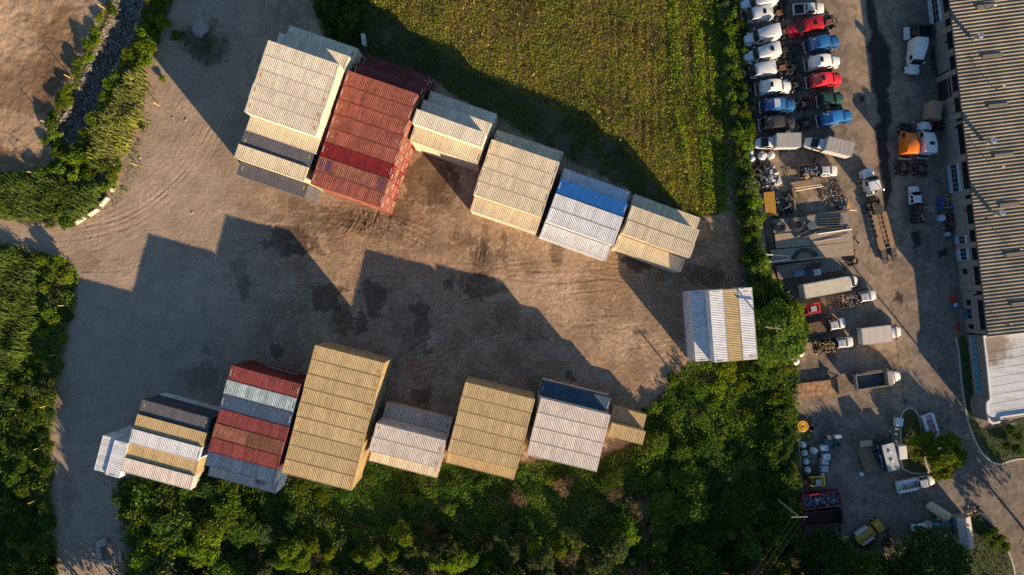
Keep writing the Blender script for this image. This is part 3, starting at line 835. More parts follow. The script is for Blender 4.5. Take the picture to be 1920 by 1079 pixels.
def roof_patch(o, x0, x1, y0, y1, color):
    mb = MB(); h = HC
    corr(mb, x0, x1, 0.285, lambda a, d, s: (a, y1 if s else y0, h-.006-.045*(1-d)))
    put('roof_patch', mb.mesh('roof_patch'), o, cmat(color))
o = B_[(8, 3)]; roof_patch(o, -5.6, -4.9, -.9, .9, 'purple'); roof_patch(o, -4.5, -3.7, -.95, .95, 'purple'); roof_patch(o, 4.5, 5.6, -1.05, 1.05, 'purple')
o['label'] = 'faded red container with purple roof repairs, ninth row of the brick red stack'
o = I_[(4, 2)]; roof_patch(o, -.15, 5.6, -1.1, 1.1, 'brown'); o['label'] = 'faded red container with half its roof rusted brown, red and blue stack'
o = I_[(0, 2)]; roof_patch(o, 4.9, 5.5, -.1, .9, 'brown')
def lettering(o, text, size, loc, rot, mat=DECAL):
    cu = bpy.data.curves.new('lettering', 'FONT'); cu.body = text; cu.size = size; cu.align_x = 'CENTER'; cu.align_y = 'CENTER'; cu.extrude = 0.004; cu.offset = 0.012
    tmp = bpy.data.objects.new('lettering', cu); COL.objects.link(tmp)
    dg = bpy.context.evaluated_depsgraph_get()
    me = bpy.data.meshes.new_from_object(tmp.evaluated_get(dg)); bpy.data.objects.remove(tmp)
    me.materials.clear(); me.materials.append(mat)
    t = put('lettering', me, o); t.location = loc; t.rotation_euler = rot
    return t
lettering(I_[(0, 0)], 'HYUNDAI', 1.35, (0.3, CW/2+.004, 1.5), (PI/2, 0, PI))
for l, x in ((3, -.2), (2, .7), (1, 1.7), (0, 2.7)):
    lettering(B_[(9, l)], 'HAMBURG' if l == 3 else 'SÜD' if l == 2 else 'CAI', 0.55, (x, -CW/2-.004, 1.6), (PI/2, 0, 0))
lettering(I_[(7, 1)], 'HJCU', 0.9, (3.0, 0, HC-.008), (0, 0, 0), BLACK)
# ---------------------------------------------------------------- vehicles
_wm = {}
def wheel_meshes(r, w):
    if (r, w) not in _wm:
        t = MB(); n = 16
        prof = [(r*.6, -w/2), (r*.93, -w/2), (r, -w*.38), (r, w*.38), (r*.93, w/2), (r*.6, w/2)]
        t.loft([[(R_*math.cos(2*PI*i/n), y, R_*math.sin(2*PI*i/n)) for i in range(n)] for R_, y in prof], True)
        h = MB(); h.loft([[(R_*math.cos(2*PI*i/n), y, R_*math.sin(2*PI*i/n)) for i in range(n)] for R_, y in ((r*.56, -w/2-.015), (r*.56, w/2-.05), (r*.3, w/2-.02), (r*.2, w/2+.05))], True)
        _wm[(r, w)] = (t.mesh('tyre', RUBBER, True), h.mesh('rim', CHROME, True))
    return _wm[(r, w)]
def wheel(parent, x, y, r=.5, w=.28, z=None):
    tm, hm = wheel_meshes(r, w)
    o = put('wheel', tm, parent); o.location = (x, y, r if z is None else z)
    if y < 0: o.rotation_euler = (0, 0, PI)
    put('rim', hm, o)
    return o

def head(dx, dy): return math.atan2(-dy, dx)

def semi(label, c, px, dirv, group, mode='high', hood=True, hatch=False, z=2.6, chassis=3.6, hoodc=None, mural=False):
    """tractor unit; local x forwards; px is the centre of the cab and bonnet seen in the photo"""
    x, y = P(px[0], px[1], z)
    S = {'high': 2.3, 'mid': 2.2, 'slope': 2.1, 'day': 0.5}[mode]
    cabl, hl = 1.55, 1.95
    tot = S + cabl + hl
    a = head(*dirv)
    ox, oy = x - math.cos(a)*tot/2, y - math.sin(a)*tot/2
    t = thing('semi_truck', label, 'semi truck', (ox, oy, 0), a, group)
    m = c
    W = 2.45
    ch = MB()
    for s in (-1, 1): ch.box(-chassis, tot-.4, s*.42-.05, s*.42+.05, .72, .98)
    for k in range(5): ch.box(-chassis+.1+k*chassis/5, -chassis+.24+k*chassis/5, -.37, .37, .76, .94)
    ch.box(tot-.5, tot+.02, -1.0, 1.0, .45, .85)
    for ax_ in (-chassis+.9, -chassis+2.2, tot-1.1): ch.cyl((ax_, -1.0, .5), (ax_, 1.0, .5), .09, 8)
    ch.box(-.55, -.05, -.9, .9, .98, 1.12)
    ch.build('chassis', CHASSIS, t)
    fw = MB(); fw.prism([(-chassis+.95,-.42),(-chassis+2.15,-.45),(-chassis+2.25,.0),(-chassis+2.15,.45),(-chassis+.95,.42),(-chassis+1.2,.08),(-chassis+1.2,-.08)], 1.02, 1.14)
    fw.build('fifth_wheel', RUSTY if random.random() < .6 else CHASSIS, t)
    for ax_ in (-chassis+.9, -chassis+2.2):
        for s in (-1, 1):
            wheel(t, ax_, s*.94, .5, .56)
    for s in (-1, 1): wheel(t, tot-1.1, s*1.04, .5, .3)
    for s in (-1, 1):
        ft = MB(); ft.loft([rr(S-.3, .62, .45, 1.0, .2), rr(S+1.15, .62, .45, 1.0, .2)])
        ft.v = [(q[0], q[1]+s*.92, q[2]) for q in ft.v]; ft.build('fuel_tank', CHROME, t, True)
        mf = MB(); mf.add([(-chassis+2.9+.25*k, s*.94+q*.28, 1.02-.02*abs(k-1)) for k in (0,1,2) for q in (-1,1)], [(0,2,3,1),(2,4,5,3)])
    top = {'high': 3.75, 'mid': 3.05, 'slope': 3.55, 'day': 2.75}[mode]
    body = MB()
    if mode == 'day':
        body.loft([rr(0, W-.1, .9, top, .12, 2.1), rr(S+cabl-.45, W-.1, .9, top, .12, 2.1), rr(S+cabl+.25, W-.15, .9, 1.95, .1, 2.1)])
    elif mode == 'high':
        body.loft([rr(-.02, W, .85, top-.15, .16, 2.2), rr(.25, W, .85, top, .18, 2.2), rr(S*.62, W, .85, top, .2, 2.15), rr(S+.45, W-.05, .9, top-.42, .22, 1.95),
                   rr(S+cabl-.35, W-.1, .9, 2.85, .2, 1.9), rr(S+cabl-.1, W-.12, .9, 2.72, .14, 1.95), rr(S+cabl+.35, W-.2, .9, 1.9, .1, 2.1)])
    elif mode == 'mid':
        body.loft([rr(0, W, .85, top-.05, .14, 2.25), rr(.2, W, .85, top, .16, 2.25), rr(S+cabl-.75, W-.05, .9, top, .16, 2.15), rr(S+cabl-.2, W-.12, .9, 2.72, .16, 2.05), rr(S+cabl+.35, W-.2, .9, 1.9, .1, 2.1)])
    else:
        body.loft([rr(.0, W, .85, 2.1, .14, 2.2), rr(.15, W, .85, 2.45, .16, 2.15), rr(S*.55, W, .85, top, .2, 2.05), rr(S+.35, W-.05, .9, top-.08, .2, 2.0),
                   rr(S+cabl-.35, W-.1, .9, 2.9, .2, 1.9), rr(S+cabl-.1, W-.12, .9, 2.72, .14, 1.95), rr(S+cabl+.35, W-.2, .9, 1.9, .1, 2.1)])
    body.build('cab', m, t, True)
    ws = MB(); xw = S+cabl
    ws.add([(xw-.12, -.93, 2.80), (xw-.12, .93, 2.80), (xw+.42, 1.04, 1.95), (xw+.42, -1.04, 1.95), (xw-.06, 0, 2.84), (xw+.56, 0, 1.97)], [(0,4,5,3),(4,1,2,5)])
    ws.build('windshield', GLASS, t)
    for s in (-1, 1):
        sw = MB(); yy = s*(W/2-.02)
        sw.add([(xw-.95, s*1.165, 1.95), (xw-.1, s*1.145, 1.95), (xw-.25, s*1.06, 2.6), (xw-.95, s*1.085, 2.6)], [(0,1,2,3)])
        sw.v = [(q[0], q[1]+s*.045, q[2]) for q in sw.v]
        sw.build('side_window', GLASS, t)
        mr_ = MB(); mr_.box(xw+.1, xw+.22, s*1.32-.1, s*1.32+.1, 1.75, 2.35); mr_.tube([(xw+.05, s*1.12, 2.2), (xw+.14, s*1.3, 2.2)], .03, 5)
        mr_.build('mirror', m if random.random() < .5 else BLACK, t)
    hm = hoodc or m
    if hood:
        h = MB(); x0 = xw+.2
        h.loft([rr(x0, 1.95, 1.0, 1.93, .18, 1.75), rr(x0+hl*.45, 1.75, .95, 1.78, .2, 1.45), rr(x0+hl*.85, 1.5, .85, 1.6, .2, 1.2), rr(x0+hl-.12, 1.3, .8, 1.35, .16, 1.1)])
        h.build('hood', hm, t, True)
        g = MB(); g.box(x0+hl-.14, x0+hl-.06, -.5, .5, .85, 1.3); g.build('grille', CHROME, t)
        for s in (-1, 1):
            fd = MB(); fd.loft([[(x0+hl*.5+.72*math.cos(q), s*(.78 if k == 0 else 1.2), .62+.56*math.sin(q)) for q in [i*PI/8 for i in range(9)]] for k in (0, 1)])
            fd.build('fender', hm, t, True)
            hd = MB(); hd.lathe([(.02,0),(.13,.02),(.11,.1),(.02,.12)], 8, (x0+hl-.2, s*.78, .95)); hd.build('headlight', CHROME, t)
    else:
        e = MB(); e.box(xw+.35, xw+1.5, -.45, .45, .9, 1.5); e.box(xw+1.5, xw+1.62, -.7, .7, .8, 1.7); e.tube([(xw+.4,.4,1.55),(xw+.9,.62,1.5),(xw+1.5,.5,1.3)], .07, 6)
        e.build('engine', CHASSIS, t)
    if hatch:
        q = MB(); z_ = top+.005; q.box(S*.55, S*.55+.55, -.42, .42, z_-.06, z_+.03); q.build('roof_hatch', GLASS, t)
    if mural:
        q = MB(); q.add([(S*.55, -.8, top+.01), (S*.55+.9, -.75, top-.03), (S*.55+1.2, .1, top-.1), (S*.55+.9, .75, top-.03), (S*.55, .8, top+.01)], [(0,1,2,3,4)]); q.build('roof_mural', paint('mural', (.35,.42,.5)), t)
    if mode != 'high':
        for s in (-1, 1):
            e = MB(); e.tube([(-.22, s*.95, 1.0), (-.22, s*.95, 3.3), (-.34, s*.95, 3.45)], .07, 7); e.build('exhaust_stack', CHROME, t)
    d = MB(); d.box(-.75, -.3, -1.05, 1.05, 1.02, 1.06); d.build('deck_plate', GALV, t)
    return t

C_RED, C_BLUE, C_GREEN, C_BLK, C_OR = paint('red', (.42,.012,.02)), paint('blue', (.012,.085,.26)), paint('green', (.02,.065,.04)), paint('near_black', (.03,.026,.026)), paint('orange', (.72,.16,.01))
GL, GR_ = 'parked trucks along the hedge', 'parked trucks of the inner row'
semi('white high-roof semi truck at the picture top, nose in the hedge', WHITE, (1424, 0), (-60, 12), GL, 'high')
semi('white flat-roof semi truck missing its bonnet, dark roof hatch', WHITE, (1418, 25), (-60, 9), GL, 'mid', False, True)
semi('white high-roof semi truck tilted, nose in hedge, no hatch', WHITE, (1430, 64), (-60, 13), GL, 'high')
semi('white high-roof semi truck with a dark square roof hatch', WHITE, (1430, 98), (-60, 12), GL, 'high', True, True)
semi('white low-roof semi truck without bonnet above the east-facing white one', WHITE, (1424, 130), (-60, 10), GL, 'mid', False)
semi('white semi truck backed into the hedge, facing the inner row', WHITE, (1458, 160), (60, -6), GL, 'slope', True, True)
semi('blue semi truck with a pale pattern on its roof, backed into hedge', C_BLUE, (1466, 195), (60, -5), GL, 'slope', True, False, mural=True)
semi('black semi truck backed into the hedge beside the box truck', C_BLK, (1465, 229), (60, -4), GL, 'slope')
semi('red semi truck facing the hedge with dark roof hatch', C_RED, (1513, 47), (-60, 14), GR_, 'mid', True, True)
semi('dark blue semi truck between the red and white ones', C_BLUE, (1550, 77), (60, -12), GR_, 'slope', chassis=4.0)
semi('white semi truck with sloping roof between blue and red trucks', WHITE, (1551, 113), (60, -8), GR_, 'slope', True, True, chassis=4.0)
semi('bright red semi truck with sloping roof, inner row', paint('bright_red', (.55,.02,.03)), (1554, 147), (60, -8), GR_, 'slope', True, True, chassis=4.0)
semi('dark green semi truck with low roof, inner row', C_GREEN, (1566, 183), (60, -9), GR_, 'day', chassis=4.4)
semi('bright blue semi truck at the end of the inner row', paint('mid_blue', (.015,.13,.36)), (1574, 218), (60, -11), GR_, 'slope', chassis=4.2)
semi('white semi truck in the building shade, nose pointing down the picture', WHITE, (1722, 104), (-3, 40), None, 'high', chassis=3.4)
semi('orange semi truck without bonnet beside a pale blue-white one', C_OR, (1708, 258), (3, -40), None, 'high', False, chassis=3.8)
semi('white semi truck with roof hatch beside the orange one', WHITE, (1742, 257), (3, -40), None, 'high', True, True, chassis=4.2)

def light_truck(name, label, cat, c, px, dirv, z=1.7, bed='pickup', bedl=2.1, crew=True, hoodl=1.25, group=None, bedmat=None, ribs=True, W=1.95, scale=1.0, doors_open=False):
    x, y = P(px[0], px[1], z)
    cabl = 2.0 if crew else 1.5
    tot = bedl + cabl + hoodl
    a = head(*dirv)
    t = thing(name, label, cat, (x-math.cos(a)*tot/2*scale, y-math.sin(a)*tot/2*scale, 0), a, group)
    t.scale = (scale,)*3
    x0 = bedl
    b = MB()
    b.loft([rr(x0, W, .5, 1.15, .12, W-.1), rr(x0+cabl+.2, W, .5, 1.15, .12, W-.12), rr(x0+cabl+hoodl*.7, W-.06, .5, 1.1, .16, W-.3), rr(tot-.05, W-.25, .5, .95, .16, W-.55), rr(tot+.05, W-.4, .55, .8, .1, W-.7)])
    b.build('body', c, t, True)
    cb = MB()
    cb.loft([rr(x0+.02, W-.12, 1.05, 1.35, .1, W-.3), rr(x0+.16, W-.14, 1.05, 1.86, .14, W-.48), rr(x0+cabl-.55, W-.14, 1.05, 1.9, .14, W-.48), rr(x0+cabl+.15, W-.12, 1.02, 1.16, .05, W-.3)])
    cb.build('cab', c, t, True)
    if ribs:
        r = MB(); [r.box(x0+.22, x0+cabl-.6, -.5+k*.2-.03, -.5+k*.2+.03, 1.895, 1.925) for k in range(6)]; r.build('roof_ribs', c, t)
    ws = MB(); xa, xb = x0+cabl-.5, x0+cabl+.13
    ws.add([(xa, -.66, 1.875), (xa, .66, 1.875), (xb, .80, 1.19), (xb, -.80, 1.19)], [(0,1,2,3)]); ws.v = [(q[0]+.03, q[1], q[2]+.03) for q in ws.v]; ws.build('windshield', GLASS, t)
    rw = MB(); rw.add([(x0+.01, -.6, 1.4), (x0+.01, .6, 1.4), (x0+.12, .55, 1.8), (x0+.12, -.55, 1.8)], [(0,1,2,3)]); rw.v = [(q[0]-.01, q[1], q[2]) for q in rw.v]; rw.build('rear_window', GLASS, t)
    for s in (-1, 1):
        for u0, u1 in (((.2, .9), (1.0, 1.75)) if crew else ((.25, 1.2),)):
            sw = MB(); sw.add([(x0+u0, s*.91, 1.22), (x0+u1, s*.91, 1.22), (x0+min(u1, cabl-.62), s*.76, 1.78), (x0+u0+.05, s*.76, 1.78)], [(0,1,2,3)]); sw.build('side_window', GLASS, t)
        m_ = MB(); m_.box(xb-.25, xb-.1, s*(W/2+.12)-.1, s*(W/2+.12)+.1, 1.15, 1.4); m_.build('mirror', BLACK, t)
        wheel(t, tot-.75, s*(W/2-.12), .38, .26); wheel(t, max(.7, bedl*.35), s*(W/2-.12), .38, .26)
        hd = MB(); hd.box(tot-.16, tot-.02, s*.66-.12, s*.66+.12, .78, .94); hd.build('headlight', CHROME, t)
    ch = MB(); ch.box(.05, tot-.3, -.5, .5, .42, .55); ch.build('chassis', CHASSIS, t)
    if bed == 'pickup':
        p = MB(); p.box(0, bedl-.04, -W/2+.05, W/2-.05, .55, .68)
        for s in (-1, 1): p.box(0, bedl-.04, s*W/2-.11*(s > 0), s*W/2+.11*(s < 0), .55, 1.14)
        p.box(-.06, .04, -W/2+.02, W/2-.02, .55, 1.12); p.box(bedl-.1, bedl-.02, -W/2+.12, W/2-.12, .68, 1.12)
        p.build('bed', c, t)
        l = MB(); l.box(.05, bedl-.12, -W/2+.12, W/2-.12, .685, .70); l.build('bed_liner', BLACK, t)
    elif bed == 'flat':
        p = MB(); p.box(-.1, bedl-.1, -1.15, 1.15, .88, 1.0)
        for k in range(9): p.box(-.1, bedl-.1, -1.13+k*.25, -1.13+k*.25+.23, 1.0, 1.03)
        p.build('flatbed', bedmat or WOOD, t)
        hb = MB(); hb.box(bedl-.1, bedl-.03, -1.12, 1.12, .9, 1.75); hb.build('headboard', BLACK, t)
    elif bed == 'stake':
        p = MB(); p.box(-.1, bedl-.1, -1.15, 1.15, .88, 1.0)
        for s in (-1, 1): p.box(-.1, bedl-.1, s*1.15-.05, s*1.15+.05, 1.0, 1.45)
        p.box(-.14, -.06, -1.1, 1.1, 1.0, 1.45); p.box(bedl-.14, bedl-.06, -1.1, 1.1, 1.0, 1.6)
        p.build('stake_bed', bedmat or DARKWOOD, t)
    elif bed == 'utility':
        p = MB(); p.box(-.05, bedl-.1, -.62, .62, .6, .72); p.box(-.1, .0, -1.05, 1.05, .55, 1.15)
        for s in (-1, 1): p.box(-.05, bedl-.08, s*1.08-.44*(s > 0), s*1.08+.44*(s < 0), .55, 1.32)
        p.build('utility_body', c, t)
        for s in (-1, 1):
            for k in range(3):
                d = MB(); q0 = .1+k*bedl*.3; d.box(q0, q0+bedl*.27, s*1.086-.01, s*1.086+.01, .62, 1.25); d.build('locker_door', GALV, t)
    if doors_open:
        d = MB(); x1 = x0+cabl-.05
        d.obox((x1-.55, W/2+.55, 1.0), (.62*.55, -.62*.83, 0), (.02, .03, 0), (0, 0, .4)); d.build('door', c, t)
    return t

GREYROOF = mat_plain('box_roof_grey', (.33,.315,.295), .6, 0, .2, 1.2)
def box_truck(label, cabc, boxc, cab_px, box_a, box_b, w=2.45, h=3.3, z0=.95, group=None, cabl=1.9, hoodl=1.1, van=True, rooflines=0, roofc=None):
    """box_a, box_b: roof mid points of the box at its rear and its front end, in photo pixels"""
    a0 = Vector(P(*box_a, h)); b0 = Vector(P(*box_b, h)); d = b0-a0; Lb = d.length; a = math.atan2(d.y, d.x)
    t = thing('box_truck', label, 'box truck', (a0.x, a0.y, 0), a, group)
    bx = MB(); bx.loft([rr(0, w, z0, h, .05), rr(Lb, w, z0, h, .05)]); bx.build('cargo_box', boxc, t)
    rp = MB(); rp.box(.06, Lb-.06, -w/2+.06, w/2-.06, h-.05, h+.008); rp.build('roof', roofc or GREYROOF, t)
    tr = MB()
    for s in (-1, 1): tr.box(-.02, Lb+.02, s*w/2-.05, s*w/2+.05, h-.12, h+.012)
    tr.box(-.05, .05, -w/2+.05, w/2-.05, h-.12, h+.012); tr.box(Lb-.05, Lb+.05, -w/2+.05, w/2-.05, h-.12, h+.012); tr.build('roof_rail', GALV, t)
    dr = MB(); dr.box(-.04, .0, -w/2+.12, w/2-.12, z0+.1, h-.2); dr.build('rear_door', mat_plain('roller_door', (.45,.45,.42), .5), t)
    for k in range(rooflines):
        r = MB(); xx = Lb*(k+1)/(rooflines+1); r.box(xx-.03, xx+.03, -w/2+.05, w/2-.05, h, h+.02); r.build('roof_seam', roofc or GREYROOF, t)
    x0 = Lb+.12
    c = MB(); W = 2.1
    c.loft([rr(x0, W, .55, 2.2, .12, 1.8), rr(x0+cabl*.5, W, .55, 2.25, .16, 1.75), rr(x0+cabl+.1, W, .55, 1.32, .1, 1.9), rr(x0+cabl+hoodl*.6, W-.1, .55, 1.22, .18, 1.7), rr(x0+cabl+hoodl, W-.5, .55, .95, .12, 1.3)])
    c.build('cab', cabc, t, True)
    ws = MB(); ws.add([(x0+cabl*.5+.03, -.78, 2.25), (x0+cabl*.5+.03, .78, 2.25), (x0+cabl+.12, .86, 1.36), (x0+cabl+.12, -.86, 1.36)], [(0,1,2,3)]); ws.v = [(q[0]+.02, q[1], q[2]+.03) for q in ws.v]; ws.build('windshield', GLASS, t)
    ch = MB(); ch.box(.1, x0+cabl, -.5, .5, .5, .9); ch.build('chassis', CHASSIS, t)
    for s in (-1, 1):
        sw = MB(); sw.add([(x0+.3, s*1.03, 1.4), (x0+cabl-.1, s*1.03, 1.4), (x0+cabl*.55, s*.93, 2.05), (x0+.3, s*.93, 2.05)], [(0,1,2,3)]); sw.build('side_window', GLASS, t)
        m_ = MB(); m_.box(x0+cabl-.2, x0+cabl-.05, s*1.25-.12, s*1.25+.12, 1.4, 1.85); m_.build('mirror', BLACK, t)
        wheel(t, x0+cabl+.1, s*.95, .42, .28); wheel(t, Lb*.22, s*.95, .42, .5)
    return t
box_truck('white box truck parked straight, cab in the hedge', WHITE, paint('box_white', (.55,.54,.52)), None, (1502, 262.5), (1457, 263.5), group='box trucks', rooflines=0)
box_truck('white box truck parked askew with a sloping rear end', WHITE, paint('box_white', (.55,.54,.52)), None, (1600, 281), (1552, 269), group='box trucks', rooflines=5)
box_truck('long white box truck with pale roof facing the lane', WHITE, paint('box_cream', (.62,.59,.47)), None, (1509, 547.5), (1594, 531.5), h=3.7, z0=1.0, rooflines=0, roofc=mat_plain('pale_green_roof', (.50,.46,.35), .6, 0, .15, .8), cabl=1.7, hoodl=.9)
tarp = paint('tarp', (.52,.46,.40))
bt = box_truck('off-white tarp covered truck facing the lane, lower lot', WHITE, tarp, None, (1617, 632), (1672, 625.5), h=2.5, z0=.7, w=2.9, rooflines=3, roofc=tarp, cabl=1.3, hoodl=1.1)

LT = 'light trucks in the lot'
light_truck('pickup_truck', 'white pickup with empty black bed at the picture top', 'pickup truck', WHITE, (1520, 13), (60, -4), bedl=2.0, hoodl=1.5)
light_truck('flatbed_truck', 'white flatbed pickup piled with scrap above the dirt pen', 'flatbed truck', WHITE, (1537, 320), (60, -2), bed='stake', bedl=3.8, bedmat=DARKWOOD)
light_truck('flatbed_truck', 'white pickup with a debris-filled bed in the building shade', 'flatbed truck', WHITE, (1721, 383), (-6, -60), bed='stake', bedl=3.4, bedmat=BLACK, ribs=False)
light_truck('flatbed_truck', 'white pickup with scrap bed beside the long box truck', 'flatbed truck', WHITE, (1611, 560), (60, -13), bed='stake', bedl=3.7, bedmat=DARKWOOD)
wp = light_truck('flatbed_truck', 'white pickup with empty plank bed and open door', 'flatbed truck', WHITE, (1551, 613), (60, -12), bed='flat', bedl=4.2, bedmat=DARKWOOD, doors_open=True)
light_truck('flatbed_truck', 'white and blue pickup loaded with firewood', 'flatbed truck', WHITE, (1566, 646), (60, -8), bed='stake', bedl=4.0, bedmat=BLACK)
light_truck('utility_truck', 'white utility truck with a red ladder under the tree', 'utility truck', WHITE, (1753, 813), (20, 62), bed='utility', bedl=3.4)
light_truck('utility_truck', 'white utility truck with tools, low in the lot', 'utility truck', WHITE, (1722, 909), (60, -13), bed='utility', bedl=3.6)

# dump truck
def dump_truck():
    a0 = Vector(P(1606, 718, 1.9)); b0 = Vector(P(1667, 709, 1.9)); d = b0-a0; a = math.atan2(d.y, d.x); Lb = d.length*.93
    t = thing('dump_truck', 'white dump truck with an empty tall body', 'dump truck', (a0.x, a0.y, 0), a)
    m = mat_plain('dump_body', (.30,.27,.23), .7, 0, .35, 3); z0, z1, W = 1.0, 2.2, 2.7
    b = MB(); b.box(0, Lb, -W/2+.1, W/2-.1, z0, z0+.1)
    for s in (-1, 1):
        b.box(0, Lb, s*W/2-.1*(s > 0), s*W/2+.1*(s < 0), z0, z1)
        for k in range(7): b.box(k*Lb/7+.1, k*Lb/7+.25, s*(W/2+.04)-.05, s*(W/2+.04)+.05, z0, z1-.05)
    b.box(-.1, 0, -W/2+.05, W/2-.05, z0, z1); b.box(Lb-.12, Lb, -W/2+.1, W/2-.1, z0, z1+.4); b.box(Lb, Lb+.7, -W/2+.15, W/2-.15, z1+.25, z1+.4)
    b.build('dump_body', m, t)
    f = MB(); f.box(.05, Lb-.15, -W/2+.12, W/2-.12, z0+.1, z0+.14); f.build('dump_floor', mat_plain('dump_floor', (.035,.055,.065), .6), t)
    c = MB(); x0 = Lb+.1
    c.loft([rr(x0, 2.3, .8, 2.5, .14, 2.0), rr(x0+.9, 2.3, .8, 2.5, .16, 2.0), rr(x0+1.4, 2.2, .8, 1.8, .12, 1.9), rr(x0+2.6, 1.7, .7, 1.5, .2, 1.2), rr(x0+2.75, 1.4, .7, 1.2, .15, 1.0)])
    c.build('cab', WHITE, t, True)
    w = MB(); w.add([(x0+.98, -.85, 2.45), (x0+.98, .85, 2.45), (x0+1.43, .9, 1.86), (x0+1.43, -.9, 1.86)], [(0,1,2,3)]); w.build('windshield', GLASS, t)
    ch = MB(); ch.box(.1, x0+2.4, -.45, .45, .6, 1.0); ch.build('chassis', CHASSIS, t)
    for s in (-1, 1):
        for xx, ww in ((.9, .55), (2.2, .55), (x0+1.9, .3)): wheel(t, xx, s*1.0, .5, ww)
dump_truck()

# long flatbed trailer with ramps behind a day cab tractor
semi('white day cab tractor pulling the long wooden trailer', WHITE, (1637, 336), (-15, -60), None, 'day', chassis=4.4)
def lowboy():
    a0 = Vector(P(1672, 493, .9)); b0 = Vector(P(1647, 394, .9)); d = b0-a0; a = math.atan2(d.y, d.x); L = d.length
    t = thing('flatbed_trailer', 'long wooden trailer with black ramps behind the day cab', 'trailer', (a0.x, a0.y, 0), a)
    for s in (-1, 1):
        m = MB(); [m.box(2.6, L-.6, s*.92-.42+k*.21, s*.92-.42+k*.21+.19, .85, .92) for k in range(4)]; m.build('deck', mat_plain('deck_planks', (.33,.20,.11), .85, 0, .4, 5), t)
    f = MB()
    for s in (-1, 1): f.box(.3, L, s*.4-.06, s*.4+.06, .55, .84)
    for k in range(8): f.box(2.7+k*.95, 2.8+k*.95, -.46, .46, .72, .86)
    f.build('frame', CHASSIS, t)
    cr = MB(); [cr.box(2.75+k*.85, 2.9+k*.85, -.5, .5, .86, .91) for k in range(8)]; cr.build('crossmember', WOOD, t)
    for s in (-1, 1):
        r = MB(); r.loft([[(2.5, s*.95-.42, .86), (2.5, s*.95+.42, .86), (2.5, s*.95+.42, .96), (2.5, s*.95-.42, .96)], [(0, s*.95-.42, .5), (0, s*.95+.42, .5), (0, s*.95+.42, .6), (0, s*.95-.42, .6)]])
        r.build('ramp', mat_plain('ramp_black', (.035,.037,.042), .7), t)
        for xx in (1.0, 2.0): wheel(t, xx, s*.98, .4, .4, .4)
    g = MB(); g.loft([[(L-.6, -.8, .9), (L-.6, .8, .9), (L-.6, .8, 1.0), (L-.6, -.8, 1.0)], [(L+1.0, -.7, 1.1), (L+1.0, .7, 1.1), (L+1.0, .7, 1.22), (L+1.0, -.7, 1.22)]]); g.build('gooseneck', BLACK, t)
lowboy()

def deck_trailer(name, label, pa, pb, W, deckmat, z=.8, hitch=True, sides=0.0, front=0.0, wheels=True, boards=9, hitch_at='b', cat='trailer'):
    a0 = Vector(P(*pa, z)); b0 = Vector(P(*pb, z)); d = b0-a0; a = math.atan2(d.y, d.x); L = d.length
    t = thing(name, label, cat, (a0.x, a0.y, 0), a)
    m = MB(); bw = W/boards
    for k in range(boards):
        m.box(random.uniform(0, .06), L-random.uniform(0, .06), -W/2+k*bw+.01, -W/2+(k+1)*bw-.01, z-.06, z+random.uniform(0, .015))
    m.build('deck', deckmat, t)
    f = MB()
    for s in (-1, 1): f.box(0, L, s*(W/2+.02)-.04, s*(W/2+.02)+.04, z-.2, z-.02)
    f.box(.1, L-.1, -.3, .3, z-.3, z-.07); f.build('frame', RUSTY, t)
    if sides: 
        for s in (-1, 1):
            q = MB(); q.box(0, L, s*W/2-.04, s*W/2+.04, z+.02, z+sides); q.build('side_board', deckmat, t)
    if front:
        q = MB(); q.box(L-.5, L-.3, -W/2, W/2, z+.02, z+front); q.build('headboard', BLACK, t)
    if hitch:
        q = MB(); e = 1 if hitch_at == 'b' else -1; o_ = L if e > 0 else 0
        for s in (-1, 1): q.tube([(o_, s*.7, z-.15), (o_+e*1.5, 0, z-.2)], .06, 6)
        q.build('drawbar', RUSTY, t)
    if wheels:
        for s in (-1, 1):
            for k in (0, 1): wheel(t, L*.32+k*.85, s*(W/2-.1), .36, .24)
    return t
deck_trailer('flatbed_trailer', 'rusty plank trailer with drawbar, west edge of lower lot', (1494, 734), (1573, 724), 2.6, mat_plain('rust_planks', (.36,.205,.11), .85, 0, .6, 1.6), .8, front=.5)
deck_trailer('scrap_trailer', 'narrow wooden trailer beside the silver-roofed cargo trailer', (1633, 884), (1616, 836), 2.1, WOOD, .7, sides=.5)
def bench(pa, pb, W, z, label, boards, mat, name='steel_plate', cat='steel plate'):
    a0 = Vector(P(*pa, z)); b0 = Vector(P(*pb, z)); d = b0-a0; a = math.atan2(d.y, d.x); L = d.length
    t = thing(name, label, cat, (a0.x, a0.y, 0), a)
    m = MB(); m.box(0, L, -W/2, W/2, z-.08, z); m.build('top', mat, t)
    for k in range(4):
        q = MB(); q.box(.3+k*(L-.9)/3, .6+k*(L-.9)/3, -W/2+.15, W/2-.15, .0, z-.085); q.build('support', DARKWOOD, t)
    return t
PLATE = mat_plain('pale_deck', (.31,.245,.175), .8, 0, .18, 2)
bench((1450, 426), (1592, 411), 2.6, .8, 'pale deck platform under the coils, uppermost of three', 1, mat_plain('grey_deck', (.23,.205,.175), .8, 0, .2, 2), 'platform', 'platform')
bench((1454, 453), (1598, 440), 2.6, .9, 'bare pale deck platform with thin rods, middle of three', 1, PLATE, 'platform', 'platform')
bench((1446, 482), (1600, 466.5), 2.4, .9, 'pale deck platform with bent pipes, lowest of three', 1, PLATE, 'platform', 'platform')
deck_trailer('flatbed_trailer', 'grey deck trailer with pallets north of the long box truck', (1457, 512), (1578, 494), 2.5, mat_plain('grey_planks', (.20,.17,.135), .85, 0, .3, 4), .8, hitch=True)
